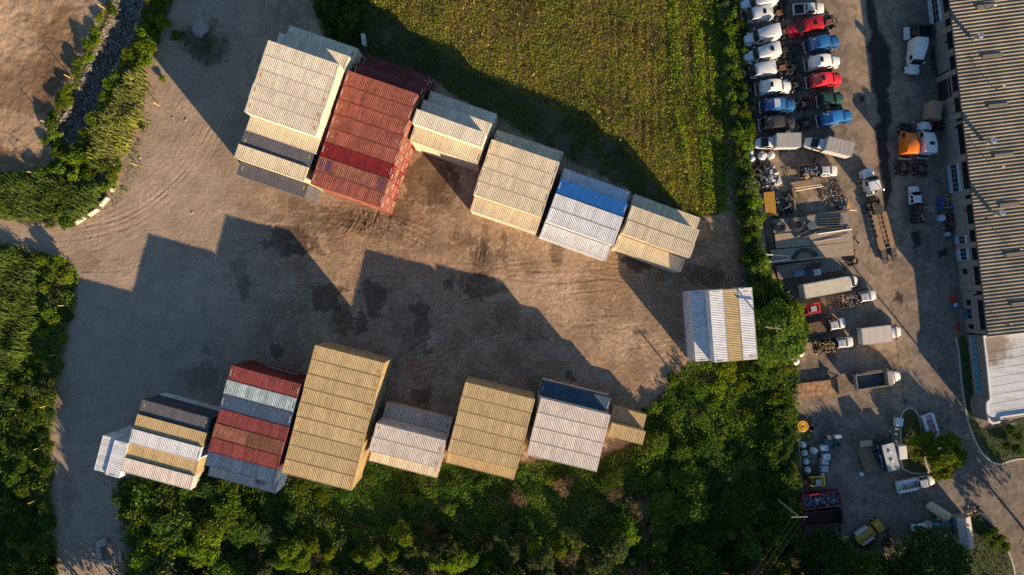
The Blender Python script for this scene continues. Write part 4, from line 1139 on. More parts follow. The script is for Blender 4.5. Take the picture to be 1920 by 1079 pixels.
# ---------------------------------------------------------------- warehouse and office on the right
def warehouse():
    h = 6.3
    ax0, ay0 = P(1758, -200, h); bx0, by0 = P(1853.5, 628, h)
    d = Vector((bx0-ax0, by0-ay0)); L = d.length; a = math.atan2(d.y, d.x)         # local x runs down the picture, local y to the right (east)
    t = thing('warehouse', 'long warehouse with tan ribbed metal roof and shaded wall of windows', 'warehouse', (ax0, ay0, 0), a)
    W = 34.0
    wallm = mat_plain('block_wall', (.235,.20,.185), .85, 0, .12, 2)
    w = MB(); w.box(0, L, .25, .55, 0, h-.1); w.box(L-.3, L, .55, W, 0, h-.1); w.box(0, L, .17, .25, 2.92, 3.06)
    for k in range(int(L/7.6)+1): w.box(L-k*7.6-1.0 if k else L-.4, L-k*7.6 if k else L, .12, .25, 0, h-.3)
    w.build('wall', wallm, t)
    ribs = MB()
    for k in range(int(L/.24)): ribs.box(k*.24, k*.24+.04, .225, .25, 3.06, h-.9)
    ribs.build('wall_cladding', mat_plain('wall_panel', (.215,.20,.20), .8, 0, .1, 2), t)
    # ribbed roof, ribs run across the building
    r = MB(); n = int((L+.6)/.62); p = (L+.6)/n; pts = []
    for i in range(n):
        s = -.3+i*p; pts += [(s, .13), (s+p*.20, .13), (s+p*.32, 0), (s+p*.86, 0)]
    pts.append((L+.3, .13)); vs = []
    for s, z in pts: vs += [(s, -.12, h+z), (s, W, h+z+1.2)]
    r.add(vs, [(2*i, 2*i+2, 2*i+3, 2*i+1) for i in range(len(pts)-1)])
    roof = r.build('roof', mat_plain('tan_roof', (.225,.188,.132), .65, 0, .4, .3), t)
    g = MB(); g.box(-.3, L+.3, -.30, -.14, h-.12, h+.06); g.build('gutter', mat_plain('dark_gutter', (.03,.03,.032), .5), t)
    f = MB(); f.box(L+.3, L+.42, -.2, W, h-.3, h+.05); f.build('fascia', mat_plain('pale_fascia', (.45,.40,.34), .7), t)
    sk = MB()
    for k in range(7):
        s = L-5-k*8.6
        q = MB(); q.box(s, s+.62, 4.2+.35*0, 7.6, h+.30, h+.50); o = q.build('skylight', mat_plain('roof_skylight', (.17,.15,.115), .5), t)
    # y of the photo -> distance along the wall
    def al(py, z=3.0):
        best = min(range(400), key=lambda i: abs(to_px(*(Vector((ax0, ay0))+d*(i/399)))[1]*0 + ((539.5-(ay0+d.y*i/399)*FPX/(CAM_H-z))-py)))
        return L*best/399
    def along(y0, y1, z): return al(y0, z), al(y1, z)
    for y0, y1 in ((-120,-70),(-58,-8),(-30+26,22),(36,92),(105,172),(183,226),(233,288),(301,355),(367,420),(432,487),(499,553),(564,618)):
        s0, s1 = along(y0, y1, 4.9)
        q = MB(); q.box(s0, s1, .20, .245, 4.1, 5.75); o = q.build('window', GLASS, t)
        b = MB()
        for k in range(5): b.box(s0+(s1-s0)*k/4-.04, s0+(s1-s0)*k/4+.04, .165, .20, 4.1, 5.75)
        b.build('window_frame', BLACK, o)
    dm = mat_plain('door_panel', (.33,.42,.48), .5, 0, .1, 2)
    for y0, y1 in ((-30,44),(309,361),(443,489)):
        s0, s1 = along(y0, y1, 1.8)
        q = MB(); q.box(s0, s1, .13, .245, 0, 1.2); q.box(s0, s1, .13, .245, 2.7, 3.5); q.box(s0, s1, .165, .245, 1.2, 2.7); o = q.build('roller_door', dm, t)
        w2 = MB(); w2.box(s0+.1, s1-.1, .145, .165, 1.2, 2.7); w2.build('door_glazing', GLASS, o)
        w3 = MB(); [w3.box(s0+(s1-s0)*k/6-.03, s0+(s1-s0)*k/6+.03, .13, .145, 1.2, 2.7) for k in range(7)]; w3.box(s0, s1, .13, .145, 1.92, 1.98); w3.build('glazing_bar', dm, o)
    s0, s1 = along(136, 186, 1.8); q = MB(); q.box(s0, s1, .21, .248, 0, 3.6); q.build('doorway_shade_panel', mat_plain('doorway_shade', (.012,.012,.014), .9), t)  # flat black panel; the darkness inside the doorway is its colour
    for y0, y1 in ((505,514),(538,547),(563,572),(608,616)):
        s0, s1 = along(y0, y1, 1.7); q = MB(); q.box(s0, s1, .19, .245, 1.1, 2.3); q.build('small_window', GLASS, t)
    s0, s1 = along(579, 599, 1.2); q = MB(); q.box(s0, s1, .16, .245, 0, 2.3); e = q.build('entrance_door', mat_plain('blue_door', (.03,.12,.2), .5), t)
    for k in (0, 1): q = MB(); m = s0+(s1-s0)*(.12+.5*k); q.box(m, m+(s1-s0)*.3, .14, .16, 1.2, 2.1); q.build('door_pane', GLASS, e)
    for py in (80, 240, 395, 553):
        s0 = al(py, 3.9); q = MB(); q.box(s0-.15, s0+.15, -.05, .22, 3.75, 4.0); q.build('wall_lamp', BLACK, t)
    # roof vents
    def vent(px_, tall, lab):
        zz = h+1.0
        xx, yy = P(*px_, zz+.5)
        v = thing('roof_vent', lab, 'roof vent', (xx, yy, zz-.55))
        m = MB(); m.lathe([(.34,0),(.34,1.35),(.30,1.4)], 14); m.build('stack', GALV, v, True)
        c = MB(); c.lathe([(.52,1.30),(.55,1.5),(.52,1.95),(.40,2.1),(.05,2.16)], 16); c.build('cowl', CHROME, v, True)
    vent((1833,70), 1, 'large metal roof vent nearest the picture top'); vent((1857,266), 1, 'large metal roof vent, middle of the three'); vent((1873,400), 1, 'large metal roof vent, lowest of the three')
    for p_, lab in (((1856,15),'thin roof pipe near the picture top'),((1872,165),'thin roof pipe above the middle vent'),((1871,315),'thin roof pipe beside a skylight strip'),((1904,469),'thin roof pipe below the lowest large vent'),((1885,608),'thin roof pipe near the end of the ribbed roof')):
        xx, yy = P(*p_, h+1.2); v = thing('roof_pipe', lab, 'roof pipe', (xx, yy, h+.5))
        m = MB(); m.tube([(0,0,0),(0,0,1.7)], .07, 7); m.build('pipe', BLACK, v)
        m = MB(); m.tube([(0,0,1.7),(.28,.08,1.75),(.5,.12,1.6)], .09, 7); m.build('pipe_hood', GALV, v)
warehouse()

def office():
    h = 4.2; zr = 4.0
    out = [(1842,630),(1848,680),(1854.5,748),(1848,755),(1848,770),(1852,790),(1860,795.5),(1873,793),(1877,784),(1930,776),(2100,750),(2080,596)]
    inn = [(1845,634),(1851,680),(1857.5,751),(1851,758),(1851,770),(1855,788),(1861,792),(1871,790),(1875,781),(1930,773),(2097,746),(2077,600)]
    o = [P(p[0], p[1], h) for p in out]; i_ = [P(p[0], p[1], h) for p in inn]
    bx, by = o[0]
    t = thing('office_building', 'low office with white membrane roof and blue window strip', 'office building', (bx, by, 0))
    L_ = lambda q: (q[0]-bx, q[1]-by)
    w = MB(); w.prism([L_(q) for q in o], 0, h-.02); w.build('wall', mat_plain('office_wall', (.20,.165,.15), .8, 0, .15, 2), t)
    # parapet ring
    pr = MB(); n = len(o)
    vs = [(*L_(q), h-.02+.004) for q in o]+[(*L_(q), h+.28) for q in o]+[(*L_(q), h+.28) for q in i_]+[(*L_(q), h+.01) for q in i_]
    fs = []
    for k in range(n):
        j = (k+1) % n; fs += [(k,j,n+j,n+k),(n+k,n+j,2*n+j,2*n+k),(2*n+k,2*n+j,3*n+j,3*n+k)]
    pr.add(vs, fs); pr.build('parapet', mat_plain('white_parapet', (.66,.64,.61), .6, 0, .1, 2), t)
    # membrane with low seams and stained corner
    m = bpy.data.materials.new('roof_membrane'); N, Lk = nodes_of(m); b = N['Principled BSDF']; b.inputs['Roughness'].default_value = .6
    tc = N.new('ShaderNodeTexCoord'); mp = N.new('ShaderNodeMapping'); mp.inputs['Scale'].default_value = (.25, 1.2, 1); mp.inputs['Rotation'].default_value = (0,0,.12)
    nz = N.new('ShaderNodeTexNoise'); nz.inputs['Scale'].default_value = 1.3; nz.inputs['Detail'].default_value = 6
    Lk.new(tc.outputs['Object'], mp.inputs[0]); Lk.new(mp.outputs[0], nz.inputs['Vector'])
    rp = N.new('ShaderNodeValToRGB'); rp.color_ramp.elements[0].position = .3; rp.color_ramp.elements[0].color = (.40,.40,.405,1); rp.color_ramp.elements[1].position = .6; rp.color_ramp.elements[1].color = (.50,.535,.575,1)
    Lk.new(nz.outputs['Fac'], rp.inputs[0])
    # rusty brown stain in the north west corner
    vm = N.new('ShaderNodeVectorMath'); vm.operation = 'LENGTH'; ad = N.new('ShaderNodeVectorMath'); ad.operation = 'ADD'; ad.inputs[1].default_value = (-1.6, 1.9, -h)
    Lk.new(tc.outputs['Object'], ad.inputs[0]); Lk.new(ad.outputs[0], vm.inputs[0])
    n2 = N.new('ShaderNodeTexNoise'); n2.inputs['Scale'].default_value = 1.1; n2.inputs['Detail'].default_value = 6; Lk.new(tc.outputs['Object'], n2.inputs['Vector'])
    s_ = N.new('ShaderNodeMath'); s_.operation = 'MULTIPLY_ADD'; s_.inputs[1].default_value = 6.0; Lk.new(n2.outputs['Fac'], s_.inputs[0]); Lk.new(vm.outputs['Value'], s_.inputs[2])
    mr = N.new('ShaderNodeMapRange'); mr.inputs[1].default_value = 7.4; mr.inputs[2].default_value = 5.0; mr.inputs[3].default_value = 0; mr.inputs[4].default_value = .8; Lk.new(s_.outputs[0], mr.inputs[0])
    mx = N.new('ShaderNodeMix'); mx.data_type = 'RGBA'; Lk.new(mr.outputs[0], mx.inputs[0]); Lk.new(rp.outputs[0], mx.inputs[6]); mx.inputs[7].default_value = (.15,.095,.05,1)
    Lk.new(mx.outputs[2], b.inputs['Base Color'])
    r = MB(); r.add([(*L_(q), h+.01) for q in i_], [tuple(range(n))])
    for k in range(9):
        y = -2.0-k*1.5; r.obox((12.5+k*.1, y+.9, h+.03), (11.4, 1.9, 0), (-.012, .03, 0), (0,0,.004))
    r.build('roof', m, t)
    p0, p1 = Vector(L_(P(1842, 634, h))), Vector(L_(P(1854, 744, h))); d = (p1-p0).normalized(); nrm = Vector((d.y, -d.x))
    if nrm.x > 0: nrm = -nrm
    Ls = (p1-p0).length
    for k in range(10):
        c = p0 + d*(Ls*(k+.5)/10) + nrm*.03
        q = MB(); q.obox((c.x, c.y, 1.75), d.to_3d()*(Ls/10*.44), nrm.to_3d()*.04, (0,0,.62)); q.build('window', mat_plain('sky_glass', (.10,.26,.36), .12), t)
    q = MB(); c = p0+d*Ls*.5+nrm*.08; q.obox((c.x, c.y, 1.05), d.to_3d()*Ls*.49, nrm.to_3d()*.10, (0,0,.06)); q.build('sill', CONCRETE, t)
office()

# ---------------------------------------------------------------- small things in the lot
def simple(name, label, cat, px_, z=0.0, rz=0.0, group=None):
    x, y = P(px_[0], px_[1], z); return thing(name, label, cat, (x, y, 0), rz, group)

def drum(px_, c, label, r=.3, h=.9, lid=None, name='drum', cat='drum'):
    t = simple(name, label, cat, px_, h)
    m = MB(); m.lathe([(r,0),(r*1.0,.02),(r,h*.33),(r*1.05,h*.35),(r,h*.37),(r,h*.65),(r*1.05,h*.67),(r,h*.69),(r,h)], 16); m.build('barrel', c, t, True)
    m = MB(); m.lathe([(r*.96,h-.02),(r*.96,h+.015),(r*.3,h+.02),(r*.28,h+.05),(.01,h+.05)], 16); m.build('lid', lid or c, t)
    return t
BLUEP = paint('barrel_blue', (.02,.10,.32)); AQUA = paint('aqua', (.22,.42,.50)); REDP = paint('barrel_red', (.42,.02,.02))
drum((1767.5,409), AQUA, 'wide pale blue tub on the shaded apron near the tan pallet', .62, 1.0, paint('pale_lid', (.45,.55,.6)))
drum((1778.5,439), AQUA, 'pale topped dark drum by the lower roller door', .36, .95, paint('pale_lid', (.45,.55,.6)))
drum((1792,572), BLUEP, 'pale topped blue drum by the warehouse wall, beside red tank', .36, .95, paint('pale_lid', (.45,.55,.6)))
drum((1790,558), REDP, 'upper red drum near the warehouse wall', .3, .9); drum((1789,564), REDP, 'lower red drum touching the blue drum', .28, .8)
drum((1797.5,611), REDP, 'red drum at the warehouse corner by the lawn', .32, .9); drum((1800.5,621), REDP, 'red drum beside the grey block at the lawn corner', .26, .7)
drum((1616,889.5), AQUA, 'white topped blue drum at the foot of the narrow wooden trailer', .34, .9, WHITE)
drum((1542.5,890), BLUEP, 'blue drum below the stacked totes', .33, .9, paint('pale_lid', (.45,.55,.6)))
for k, (p_, lab) in enumerate((((1764,381),'blue drum, leftmost in the shaded clutter'),((1770,374),'blue drum, upper one in the shaded clutter'),((1766,391),'blue drum, lowest in the shaded clutter'),((1787,387),'blue drum against the wall beside the yellow frame'))):
    drum(p_, BLUEP, lab, .36, .9)
f = simple('machine_frame', 'yellow machine frame leaning at the warehouse wall', 'machine frame', (1779,381), .7)
m = MB(); [m.box(-.9+k*.8, -.75+k*.8, -.9, .9, .35, .5) for k in range(3)]; m.box(-.9,.9,-.9,-.75,.5,.64); m.box(-.9,.9,.75,.9,.5,.64); [m.box(x_,x_+.12,y_,y_+.12,0,1.1) for x_ in (-.9,.78) for y_ in (-.9,.78)]; m.build('bars', paint('faded_yellow',(.42,.36,.12)), f)
f.location.z = 0
def pallet(px_, rz, label, z=0, c=WOOD, s=1.0):
    t = simple('pallet', label, 'pallet', px_, z, rz); t.location.z = z
    m = MB(); [m.box(-.6*s, .6*s, -.58*s+k*.235*s, -.58*s+k*.235*s+.17*s, .12, .145) for k in range(5)]; m.build('top_board', c, t)
    m = MB(); [m.box(-.6*s+k*.53*s, -.46*s+k*.53*s, -.58*s, .58*s, 0, .118) for k in range(3)]; m.build('runner', c, t)
    return t
pallet((1744.5,391.5), .05, 'pale wooden pallet lying beside the shaded debris pickup', c=mat_plain('pale_pallet', (.36,.30,.2), .85, 0, .2, 5))
pallet((1543,573), .2, 'small pale pallet between the skid steer trailer and the scrap pickup', c=mat_plain('pale_pallet', (.36,.30,.2), .85, 0, .2, 5), s=.8)
pallet((1691,984), .15, 'grey slatted pallet above the large tree', c=mat_plain('grey_pallet', (.17,.155,.14), .85, 0, .2, 5), s=1.3)

# tan bin and clutter at the warehouse wall
t = simple('storage_bin', 'tall tan bin standing against the warehouse wall', 'storage bin', (1762,206), 2.6, -.12)
m = MB(); m.box(-1.5,.3,-1.55,1.55,.15,2.6); m.box(.3,1.1,-1.5,1.5,.15,1.7); m.build('body', mat_plain('tan_bin', (.34,.22,.15), .7), t)
m = MB(); [m.box(-1.3,.9,y_-.1,y_+.1,0,.148) for y_ in (-1.2,0,1.2)]; m.build('skid', DARKWOOD, t)
m = MB(); m.lathe([(.16,1.7),(.16,1.82),(.02,1.84)], 10, (.7,.8,0)); m.lathe([(.16,1.7),(.16,1.82),(.02,1.84)], 10, (.7,-.2,0)); m.build('cap', BLACK, t)
def dumpster(px_, z, rz, l, w, h, c, label, inner=None):
    t = simple('dumpster', label, 'dumpster', px_, z, rz)
    b = MB(); b.box(-l/2, l/2, -w/2, w/2, .15, .25)
    for s in (-1, 1):
        b.box(-l/2, l/2, s*w/2-.07*(s > 0), s*w/2+.07*(s < 0), .25, h); b.box(s*l/2-.07*(s > 0), s*l/2+.07*(s < 0), -w/2+.07, w/2-.07, .25, h)
        n = int(l/.75)
        for k in range(n+1): b.box(-l/2+k*(l-.12)/n, -l/2+k*(l-.12)/n+.12, s*(w/2+.05)-.05, s*(w/2+.05)+.05, .2, h-.08)
    b.build('body', c, t)
    r = MB()
    for s in (-1, 1): r.box(-l/2-.04, l/2+.04, s*(w/2+.0)-.07, s*(w/2)+.07, h, h+.09); r.box(s*l/2-.07, s*l/2+.07, -w/2+.08, w/2-.08, h, h+.088)
    r.build('rim', c, t)
    for s in (-1, 1):
        q = MB(); q.cyl((-l/2+.5, s*(w/2-.3), .12), (-l/2+.5, s*(w/2-.1), .12), .12, 10); q.build('roller', BLACK, t)
    return t
dumpster((1541,939), 1.8, .12, 6.9, 2.5, 1.8, paint('dumpster_red', (.26,.022,.03)), 'red dumpster full of rubbish beside the utility pole')
dumpster((1544,972), 1.8, .06, 6.9, 2.5, 1.8, mat_plain('dumpster_dark', (.055,.022,.018), .8, 0, .4, 3), 'dark rusty dumpster nearly empty, below the red one')
dumpster((1737,58), 1.5, .05, 2.6, 2.1, 1.5, mat_plain('bin_dark', (.03,.05,.06), .6), 'dark bin beside the roller door at the picture top')
t = simple('utility_cart', 'pale blue-white cart left of the shaded semi truck', 'cart', (1701,63), .9, PI/2+.05)
m = MB(); m.box(-1.1,1.1,-.45,.45,.5,1.0); m.build('box', WHITE, t)
for s in (-1,1):
    for u in (-.8,.8): wheel(t, u, s*.5, .25, .15)

def heap(label, cat, px_, z, l, w, h, rz, cols, n, name='scrap_heap', size=(.08,.5), long_=0.0, stuff=True):
    """a loose load of odd pieces"""
    x, y = P(px_[0], px_[1], z); mb = MB(); mats = [mat_plain('load_%d_%d_%d' % tuple(int(q*100) for q in c), c, .75) for c in cols]
    for k in range(n):
        u, v = random.uniform(-l/2, l/2), random.uniform(-w/2, w/2)
        f_ = (1-(2*u/l)**2*.7)*(1-(2*v/w)**2*.7)
        zz = random.uniform(.02, max(.05, h*f_))
        s = [random.uniform(*size)/2 for _ in range(3)]
        s[random.randrange(3)] *= .35
        if random.random() < long_: s[0] *= random.uniform(2, 5); s[1] *= .4; s[2] *= .3
        R_ = Euler((random.uniform(-.5,.5), random.uniform(-.5,.5), random.uniform(0, PI))).to_matrix()
        u = max(-l/2+s[0]*.6, min(l/2-s[0]*.6, u))
        mb.obox((u, v, zz+s[2]*.3), R_@Vector((s[0],0,0)), R_@Vector((0,s[1],0)), R_@Vector((0,0,s[2])), random.randrange(len(mats)))
    o = mb.build(name, mats); o.location = (x, y, z); o.rotation_euler = (0,0,rz)
    return tag(o, label, cat, kind='stuff' if stuff else None)
BROWNS = [(.22,.13,.07),(.12,.08,.05),(.33,.2,.1),(.05,.05,.055),(.4,.36,.3)]
MIX = [(.5,.5,.5),(.08,.1,.14),(.22,.13,.07),(.55,.3,.08),(.05,.05,.05),(.35,.3,.25),(.1,.25,.4)]
WHITES = [(.65,.64,.62),(.5,.5,.5),(.3,.34,.4),(.6,.5,.4),(.1,.11,.13)]
heap('rubbish in the red dumpster', 'rubbish', (1541,939), 1.0, 6.5, 2.2, .8, .12, [(.10,.13,.2),(.2,.22,.25),(.04,.045,.06),(.35,.3,.28),(.08,.2,.35)], 170, 'rubbish', (.12,.6))
heap('scrap on the white flatbed pickup', 'scrap', (1522,323), 1.05, 3.6, 2.0, .7, .03, MIX, 90, 'scrap', (.1,.6), .3)
heap('debris on the shaded pickup bed', 'scrap', (1724,402), 1.05, 3.2, 2.0, .6, 1.67, BROWNS+[(.35,.05,.04)], 60, 'scrap', (.1,.5), .6)
heap('scrap on the pickup beside the long box truck', 'scrap', (1594,564), 1.05, 3.4, 2.1, .7, .2, BROWNS+[(.4,.42,.45)], 90, 'scrap', (.1,.5), .4)
heap('split firewood on the white and blue pickup', 'firewood', (1545,650), 1.05, 3.8, 2.1, .8, .13, [(.33,.22,.09),(.24,.15,.06),(.16,.10,.05),(.4,.29,.12)], 130, 'firewood', (.2,.5), .2)
heap('tools on the lower utility truck', 'tools', (1708,914), .8, 2.8, 1.1, .4, .2, MIX+[(.6,.35,.05)], 45, 'tools', (.1,.4), .3)
heap('gear on the utility truck under the tree', 'tools', (1748,800), .8, 2.6, 1.1, .4, -1.26, [(.6,.6,.6),(.45,.03,.03),(.05,.1,.2),(.03,.03,.03)], 30, 'tools', (.15,.4), .2)
heap('white debris and torn wrapping by the hedge', 'debris', (1446,332), .1, 2.6, 3.4, .6, .3, WHITES, 80, 'debris', (.15,.8), .3)
heap('dark tarps and rubbish beside the hedge', 'debris', (1428,330), .1, 3.6, 5.2, .4, .1, [(.02,.022,.026),(.03,.035,.04),(.05,.045,.04)], 60, 'debris', (.3,1.2))
heap('broken stone and timber pile by the dirt pen', 'rubble', (1562,372), .05, 4.4, 5.5, .5, .5, BROWNS+[(.42,.37,.3),(.3,.3,.33)], 260, 'rubble', (.08,.35), .15)
heap('dark rubbish inside the pen beside the yellow sheet', 'debris', (1468,382), .05, 3.0, 4.4, .5, .1, [(.02,.025,.03),(.015,.017,.02),(.10,.12,.14),(.03,.045,.06)], 60, 'debris', (.25,.9))
heap('clutter at the shaded wall below the cowl', 'debris', (1780,420), .05, 1.6, 3.2, .6, .1, [(.06,.045,.04),(.03,.03,.03),(.12,.09,.08)], 50, 'debris', (.15,.7))
heap('dark machinery clutter by the warehouse wall', 'debris', (1760,238), .05, 2.2, 2.4, .9, .1, [(.02,.02,.022),(.25,.02,.02),(.05,.05,.05)], 40, 'debris', (.2,.8))
heap('dark clutter between shaded semi truck and wall', 'debris', (1752,115), .05, 1.4, 4.6, .8, .1, [(.02,.02,.022),(.04,.06,.08),(.06,.05,.045)], 40, 'debris', (.2,.8))
heap('leftover timber under the large tree', 'debris', (1634,1012), .05, 7, 3, .5, .2, [(.05,.03,.02),(.03,.03,.03),(.12,.08,.05)], 70, 'debris', (.2,.9), .4)
heap('pallet scraps below the dark dumpster', 'debris', (1572,987), .05, 3.2, 1.8, .3, .5, [(.16,.12,.08),(.22,.18,.14),(.06,.05,.04)], 30, 'debris', (.2,.8), .5)
heap('litter along the hedge west of the long box truck', 'debris', (1472,560), .05, 3.4, 4.6, .4, .2, [(.5,.48,.45),(.05,.06,.08),(.2,.12,.07),(.03,.03,.03)], 55, 'debris', (.15,.7), .2)
heap('loose ladder parts and crates on the deck trailer', 'scrap', (1522,499), .82, 3.6, .8, .25, .15, [(.16,.07,.04),(.10,.05,.035)], 40, 'scrap', (.1,.4), .3)

# bulk bags
def bag(px_, label, s=1.0, c=(.62,.62,.62), rz=None):
    t = simple('bulk_bag', label, 'bulk bag', px_, .9, random.uniform(-.5,.5) if rz is None else rz, 'white bulk bags')
    m = MB(); prof = [(.40,0),(.52,.10),(.54,.45),(.50,.75),(.30,.95),(.10,1.02),(.02,1.0)]
    n = 18; rings = []
    for r_, z_ in prof:
        rings.append([(s*(r_*(1+.12*abs(math.cos(2*q))+random.uniform(-.05,.05)))*math.cos(q), s*(r_*(1+.12*abs(math.cos(2*q))+random.uniform(-.05,.05)))*math.sin(q), s*z_) for q in [2*PI*i/n for i in range(n)]])
    m.loft(rings); m.build('sack', mat_plain('bag_%.2f' % c[0], c, .7, 0, .25, 4), t, True)
    l = MB()
    for q in (.4, 2.0, 3.6, 5.2): l.tube([(s*.45*math.cos(q), s*.45*math.sin(q), s*.8), (s*.3*math.cos(q+.2), s*.3*math.sin(q+.2), s*1.1), (s*.42*math.cos(q+.5), s*.42*math.sin(q+.5), s*.82)], .035, 5)
    l.build('strap', mat_plain('bag_strap', (.07,.09,.14), .7), t)
for p_, lab, s in (((1507,835),'white bulk bag, uppermost by the weeds below the yellow hose',1.05),((1527.5,846),'white bulk bag set to the right of the bag row',1.1),((1510.4,850.5),'white bulk bag, second of the column by the weeds',.95),((1513.4,867),'white bulk bag, third of the column by the weeds',.95),((1516.4,882.5),'white bulk bag, lowest of the column by the weeds',1.0),
    ((1409.5,285),'white bag in the hedge, upper of two',.8),((1412,297),'white bag in the hedge, lower of two',.9),((1430,292),'bulk bag of mixed scrap between the hedge and the box truck',1.3),((1447,291),'loose white bag right of the scrap bag',1.15),((1475,660),'pale bag under the tree beside white tanks',.8)): bag(p_, lab, s)

def tote(px_, label, rz=.05, c=(.60,.62,.63), box=False):
    t = simple('storage_tote', label, 'storage tote', px_, 1.1, rz)
    m = MB(); m.loft([rr(-.6,1.0,.16,1.1,.06), rr(.6,1.0,.16,1.1,.06)]); m.build('tank', mat_plain('tote_%d' % int(c[0]*100), c, .5), t)
    f = MB(); [f.tube([(x_,y_,.1),(x_,y_,1.13)],.02,5) for x_ in (-.62,0,.62) for y_ in (-.52,.52)]; [f.tube([(-.62,y_,z_),(.62,y_,z_)],.02,5) for y_ in (-.52,.52) for z_ in (.4,.75,1.13)]; f.box(-.62,.62,-.52,.52,0,.14); f.build('cage', GALV, t)
    q = MB(); q.lathe([(.1,1.1),(.1,1.17),(.01,1.18)], 10, (.2,0,0)); q.build('cap', BLACK, t)
tote((1546.5,841), 'white cage tote, uppermost of the stack column'); tote((1550.5,857), 'white cage tote, second of the column'); tote((1547.5,866.5), 'pale cage tote, third of the column', .02, (.42,.44,.45)); tote((1547,880), 'grey cage tote, lowest of the column', .0, (.36,.38,.40))

# coiled hose, spools, tyres, pipes
def coil(px_, z, R_, r, turns, c, label, name='hose_coil', cat='hose coil', zz=0):
    x, y = P(px_[0], px_[1], z); t = thing(name, label, cat, (x, y, zz))
    rg = random.Random(int(px_[0]))
    for k in range(turns):
        m = MB(); m.torus((rg.uniform(-.04,.04), rg.uniform(-.04,.04), r+(k % 3)*r*1.7), R_-(k//3)*r*1.9, r, 28, 7); m.build('loop', c, t, True)
    return t
coil((1503.5,799), .4, .92, .15, 9, mat_plain('yellow_hose', (.62,.33,.012), .6), 'yellow corrugated hose coil on the weedy edge')
e = coil((1499,789), .2, .42, .10, 1, mat_plain('yellow_hose', (.62,.33,.012), .6), 'loose yellow hose loop beside the big coil')
coil((1520,802), .3, .55, .13, 4, BLACK, 'black hose coil right of the yellow one')
coil((1462.5,427), 1.0, .95, .08, 9, BLACK, 'black pipe coil at the hedge end of the upper platform', zz=.8)
coil((1494,421), 1.1, 1.25, .09, 12, BLACK, 'large black pipe coil in the middle of the upper platform', zz=.8)
coil((1595,495), .3, .36, .16, 2, RUBBER, 'black tyre beside the orange wheel', 'tyre', 'tyre')
t = simple('cable_spool', 'dark grey round spool between the pipe coil and bundled pipes', 'spool', (1523,423), 1.6); t.location.z = .8
m = MB(); m.lathe([(.78,0),(.78,.1),(.4,.1),(.4,.62),(.8,.62),(.8,.74),(.1,.76)], 22); m.build('drum', mat_plain('spool_grey', (.07,.10,.11), .6), t, True)
t = simple('cable_spool', 'teal spool under a small orange crate beside the totes', 'spool', (1554.5,829), 1.0)
m = MB(); m.lathe([(.85,0),(.85,.1),(.4,.1),(.4,.8),(.88,.8),(.88,.92),(.1,.94)], 20); m.build('drum', mat_plain('spool_teal', (.03,.10,.13), .6), t, True)
t = simple('crate', 'small orange crate on the teal spool', 'crate', (1555.5,820.5), 1.2, .1); t.location.z = .94
m = MB(); m.box(-.38,.38,-.35,.35,0,.3); m.box(-.41,.41,-.38,.38,.3,.34); m.build('box', mat_plain('crate_orange', (.45,.22,.1), .7), t)
t = simple('wheel', 'orange wheel with black tyre at the trailer hitch', 'wheel', (1604,490), .5)
m = MB(); m.torus((0,0,.3), .5, .18, 24, 8); m.build('tyre', RUBBER, t, True); m = MB(); m.lathe([(.38,.14),(.38,.36),(.25,.30),(.12,.40),(.01,.40)], 16); m.build('rim', paint('hub_orange', (.7,.3,.01)), t, True)

def pipe(pts_px, z, r, c, label, name='pipe', cat='pipe', n=8):
    pts = [Vector((*P(*p, z), z)) for p in pts_px]; o = pts[0].copy(); mb = MB()
    if len(pts) > 2:
        q = smooth_line([(p.x-o.x, p.y-o.y) for p in pts], 8); mb.tube([(a, b, 0) for a, b in q], r, n)
    else: mb.tube([p-o for p in pts], r, n)
    ob = mb.build(name, c, None, True); ob.location = o
    return tag(ob, label, cat, 'pipes laid on the platforms')
PW = mat_plain('white_pipe', (.66,.62,.55), .5); PB = mat_plain('black_pipe', (.016,.018,.02), .45)
for k in range(5): pipe([(1536, 410.5+k*4.6),(1581, 407.8+k*4.9)], 1.0+.02*k, .12, PB, 'black pipe in the bundle on the upper platform, number %s from the top' % ORD[k])
pipe([(1533,439),(1597,429.5)], 1.05, .11, PW, 'long white pipe between the upper and middle platforms')
pipe([(1490,445),(1518,430)], 1.05, .13, PB, 'short black pipe slanting off the large coil'); pipe([(1504,446),(1530,435)], 1.05, .20, PB, 'thick black pipe beside the slanting one')
pipe([(1519,455.5),(1591,438)], 1.0, .045, PB, 'thin black rod across the middle platform'); pipe([(1520,455),(1580,445.5)], 1.0, .04, GALV, 'thin grey rod under the black one')
pipe([(1416,475.5),(1480,481)], 1.5, .10, PW, 'white pipe reaching out of the hedge'); pipe([(1445,491),(1482,486)], 1.2, .12, PW, 'white pipe below the hedge one'); pipe([(1428,494),(1485,489)], 1.15, .07, PW, 'thin white pipe along the platform edge'); pipe([(1438,497),(1484,491)], 1.1, .08, PB, 'black pipe along the lower platform edge')
pipe([(1498,488),(1549,482.5)], 1.2, .12, mat_plain('tan_pipe', (.5,.36,.22), .6), 'tan pipe on the lower platform')
for k in range(3): pipe([(1484+k*3,487),(1494+k*2,472+k*2),(1510,466+k*3),(1524-k*2,470+k*3),(1534-k*3,479+k)], 1.05+.06*k, .09, PB, '%s bent black pipe arching on the lower platform' % ('outer','middle','inner')[k])
pipe([(1500,406),(1592,394.5)], .6, .22, DARKWOOD, 'long dark timber between the pen and the upper platform', 'timber', 'timber')
pipe([(1592,394),(1606,395)], .8, .08, PW, 'short white pipe end by the blue drum')
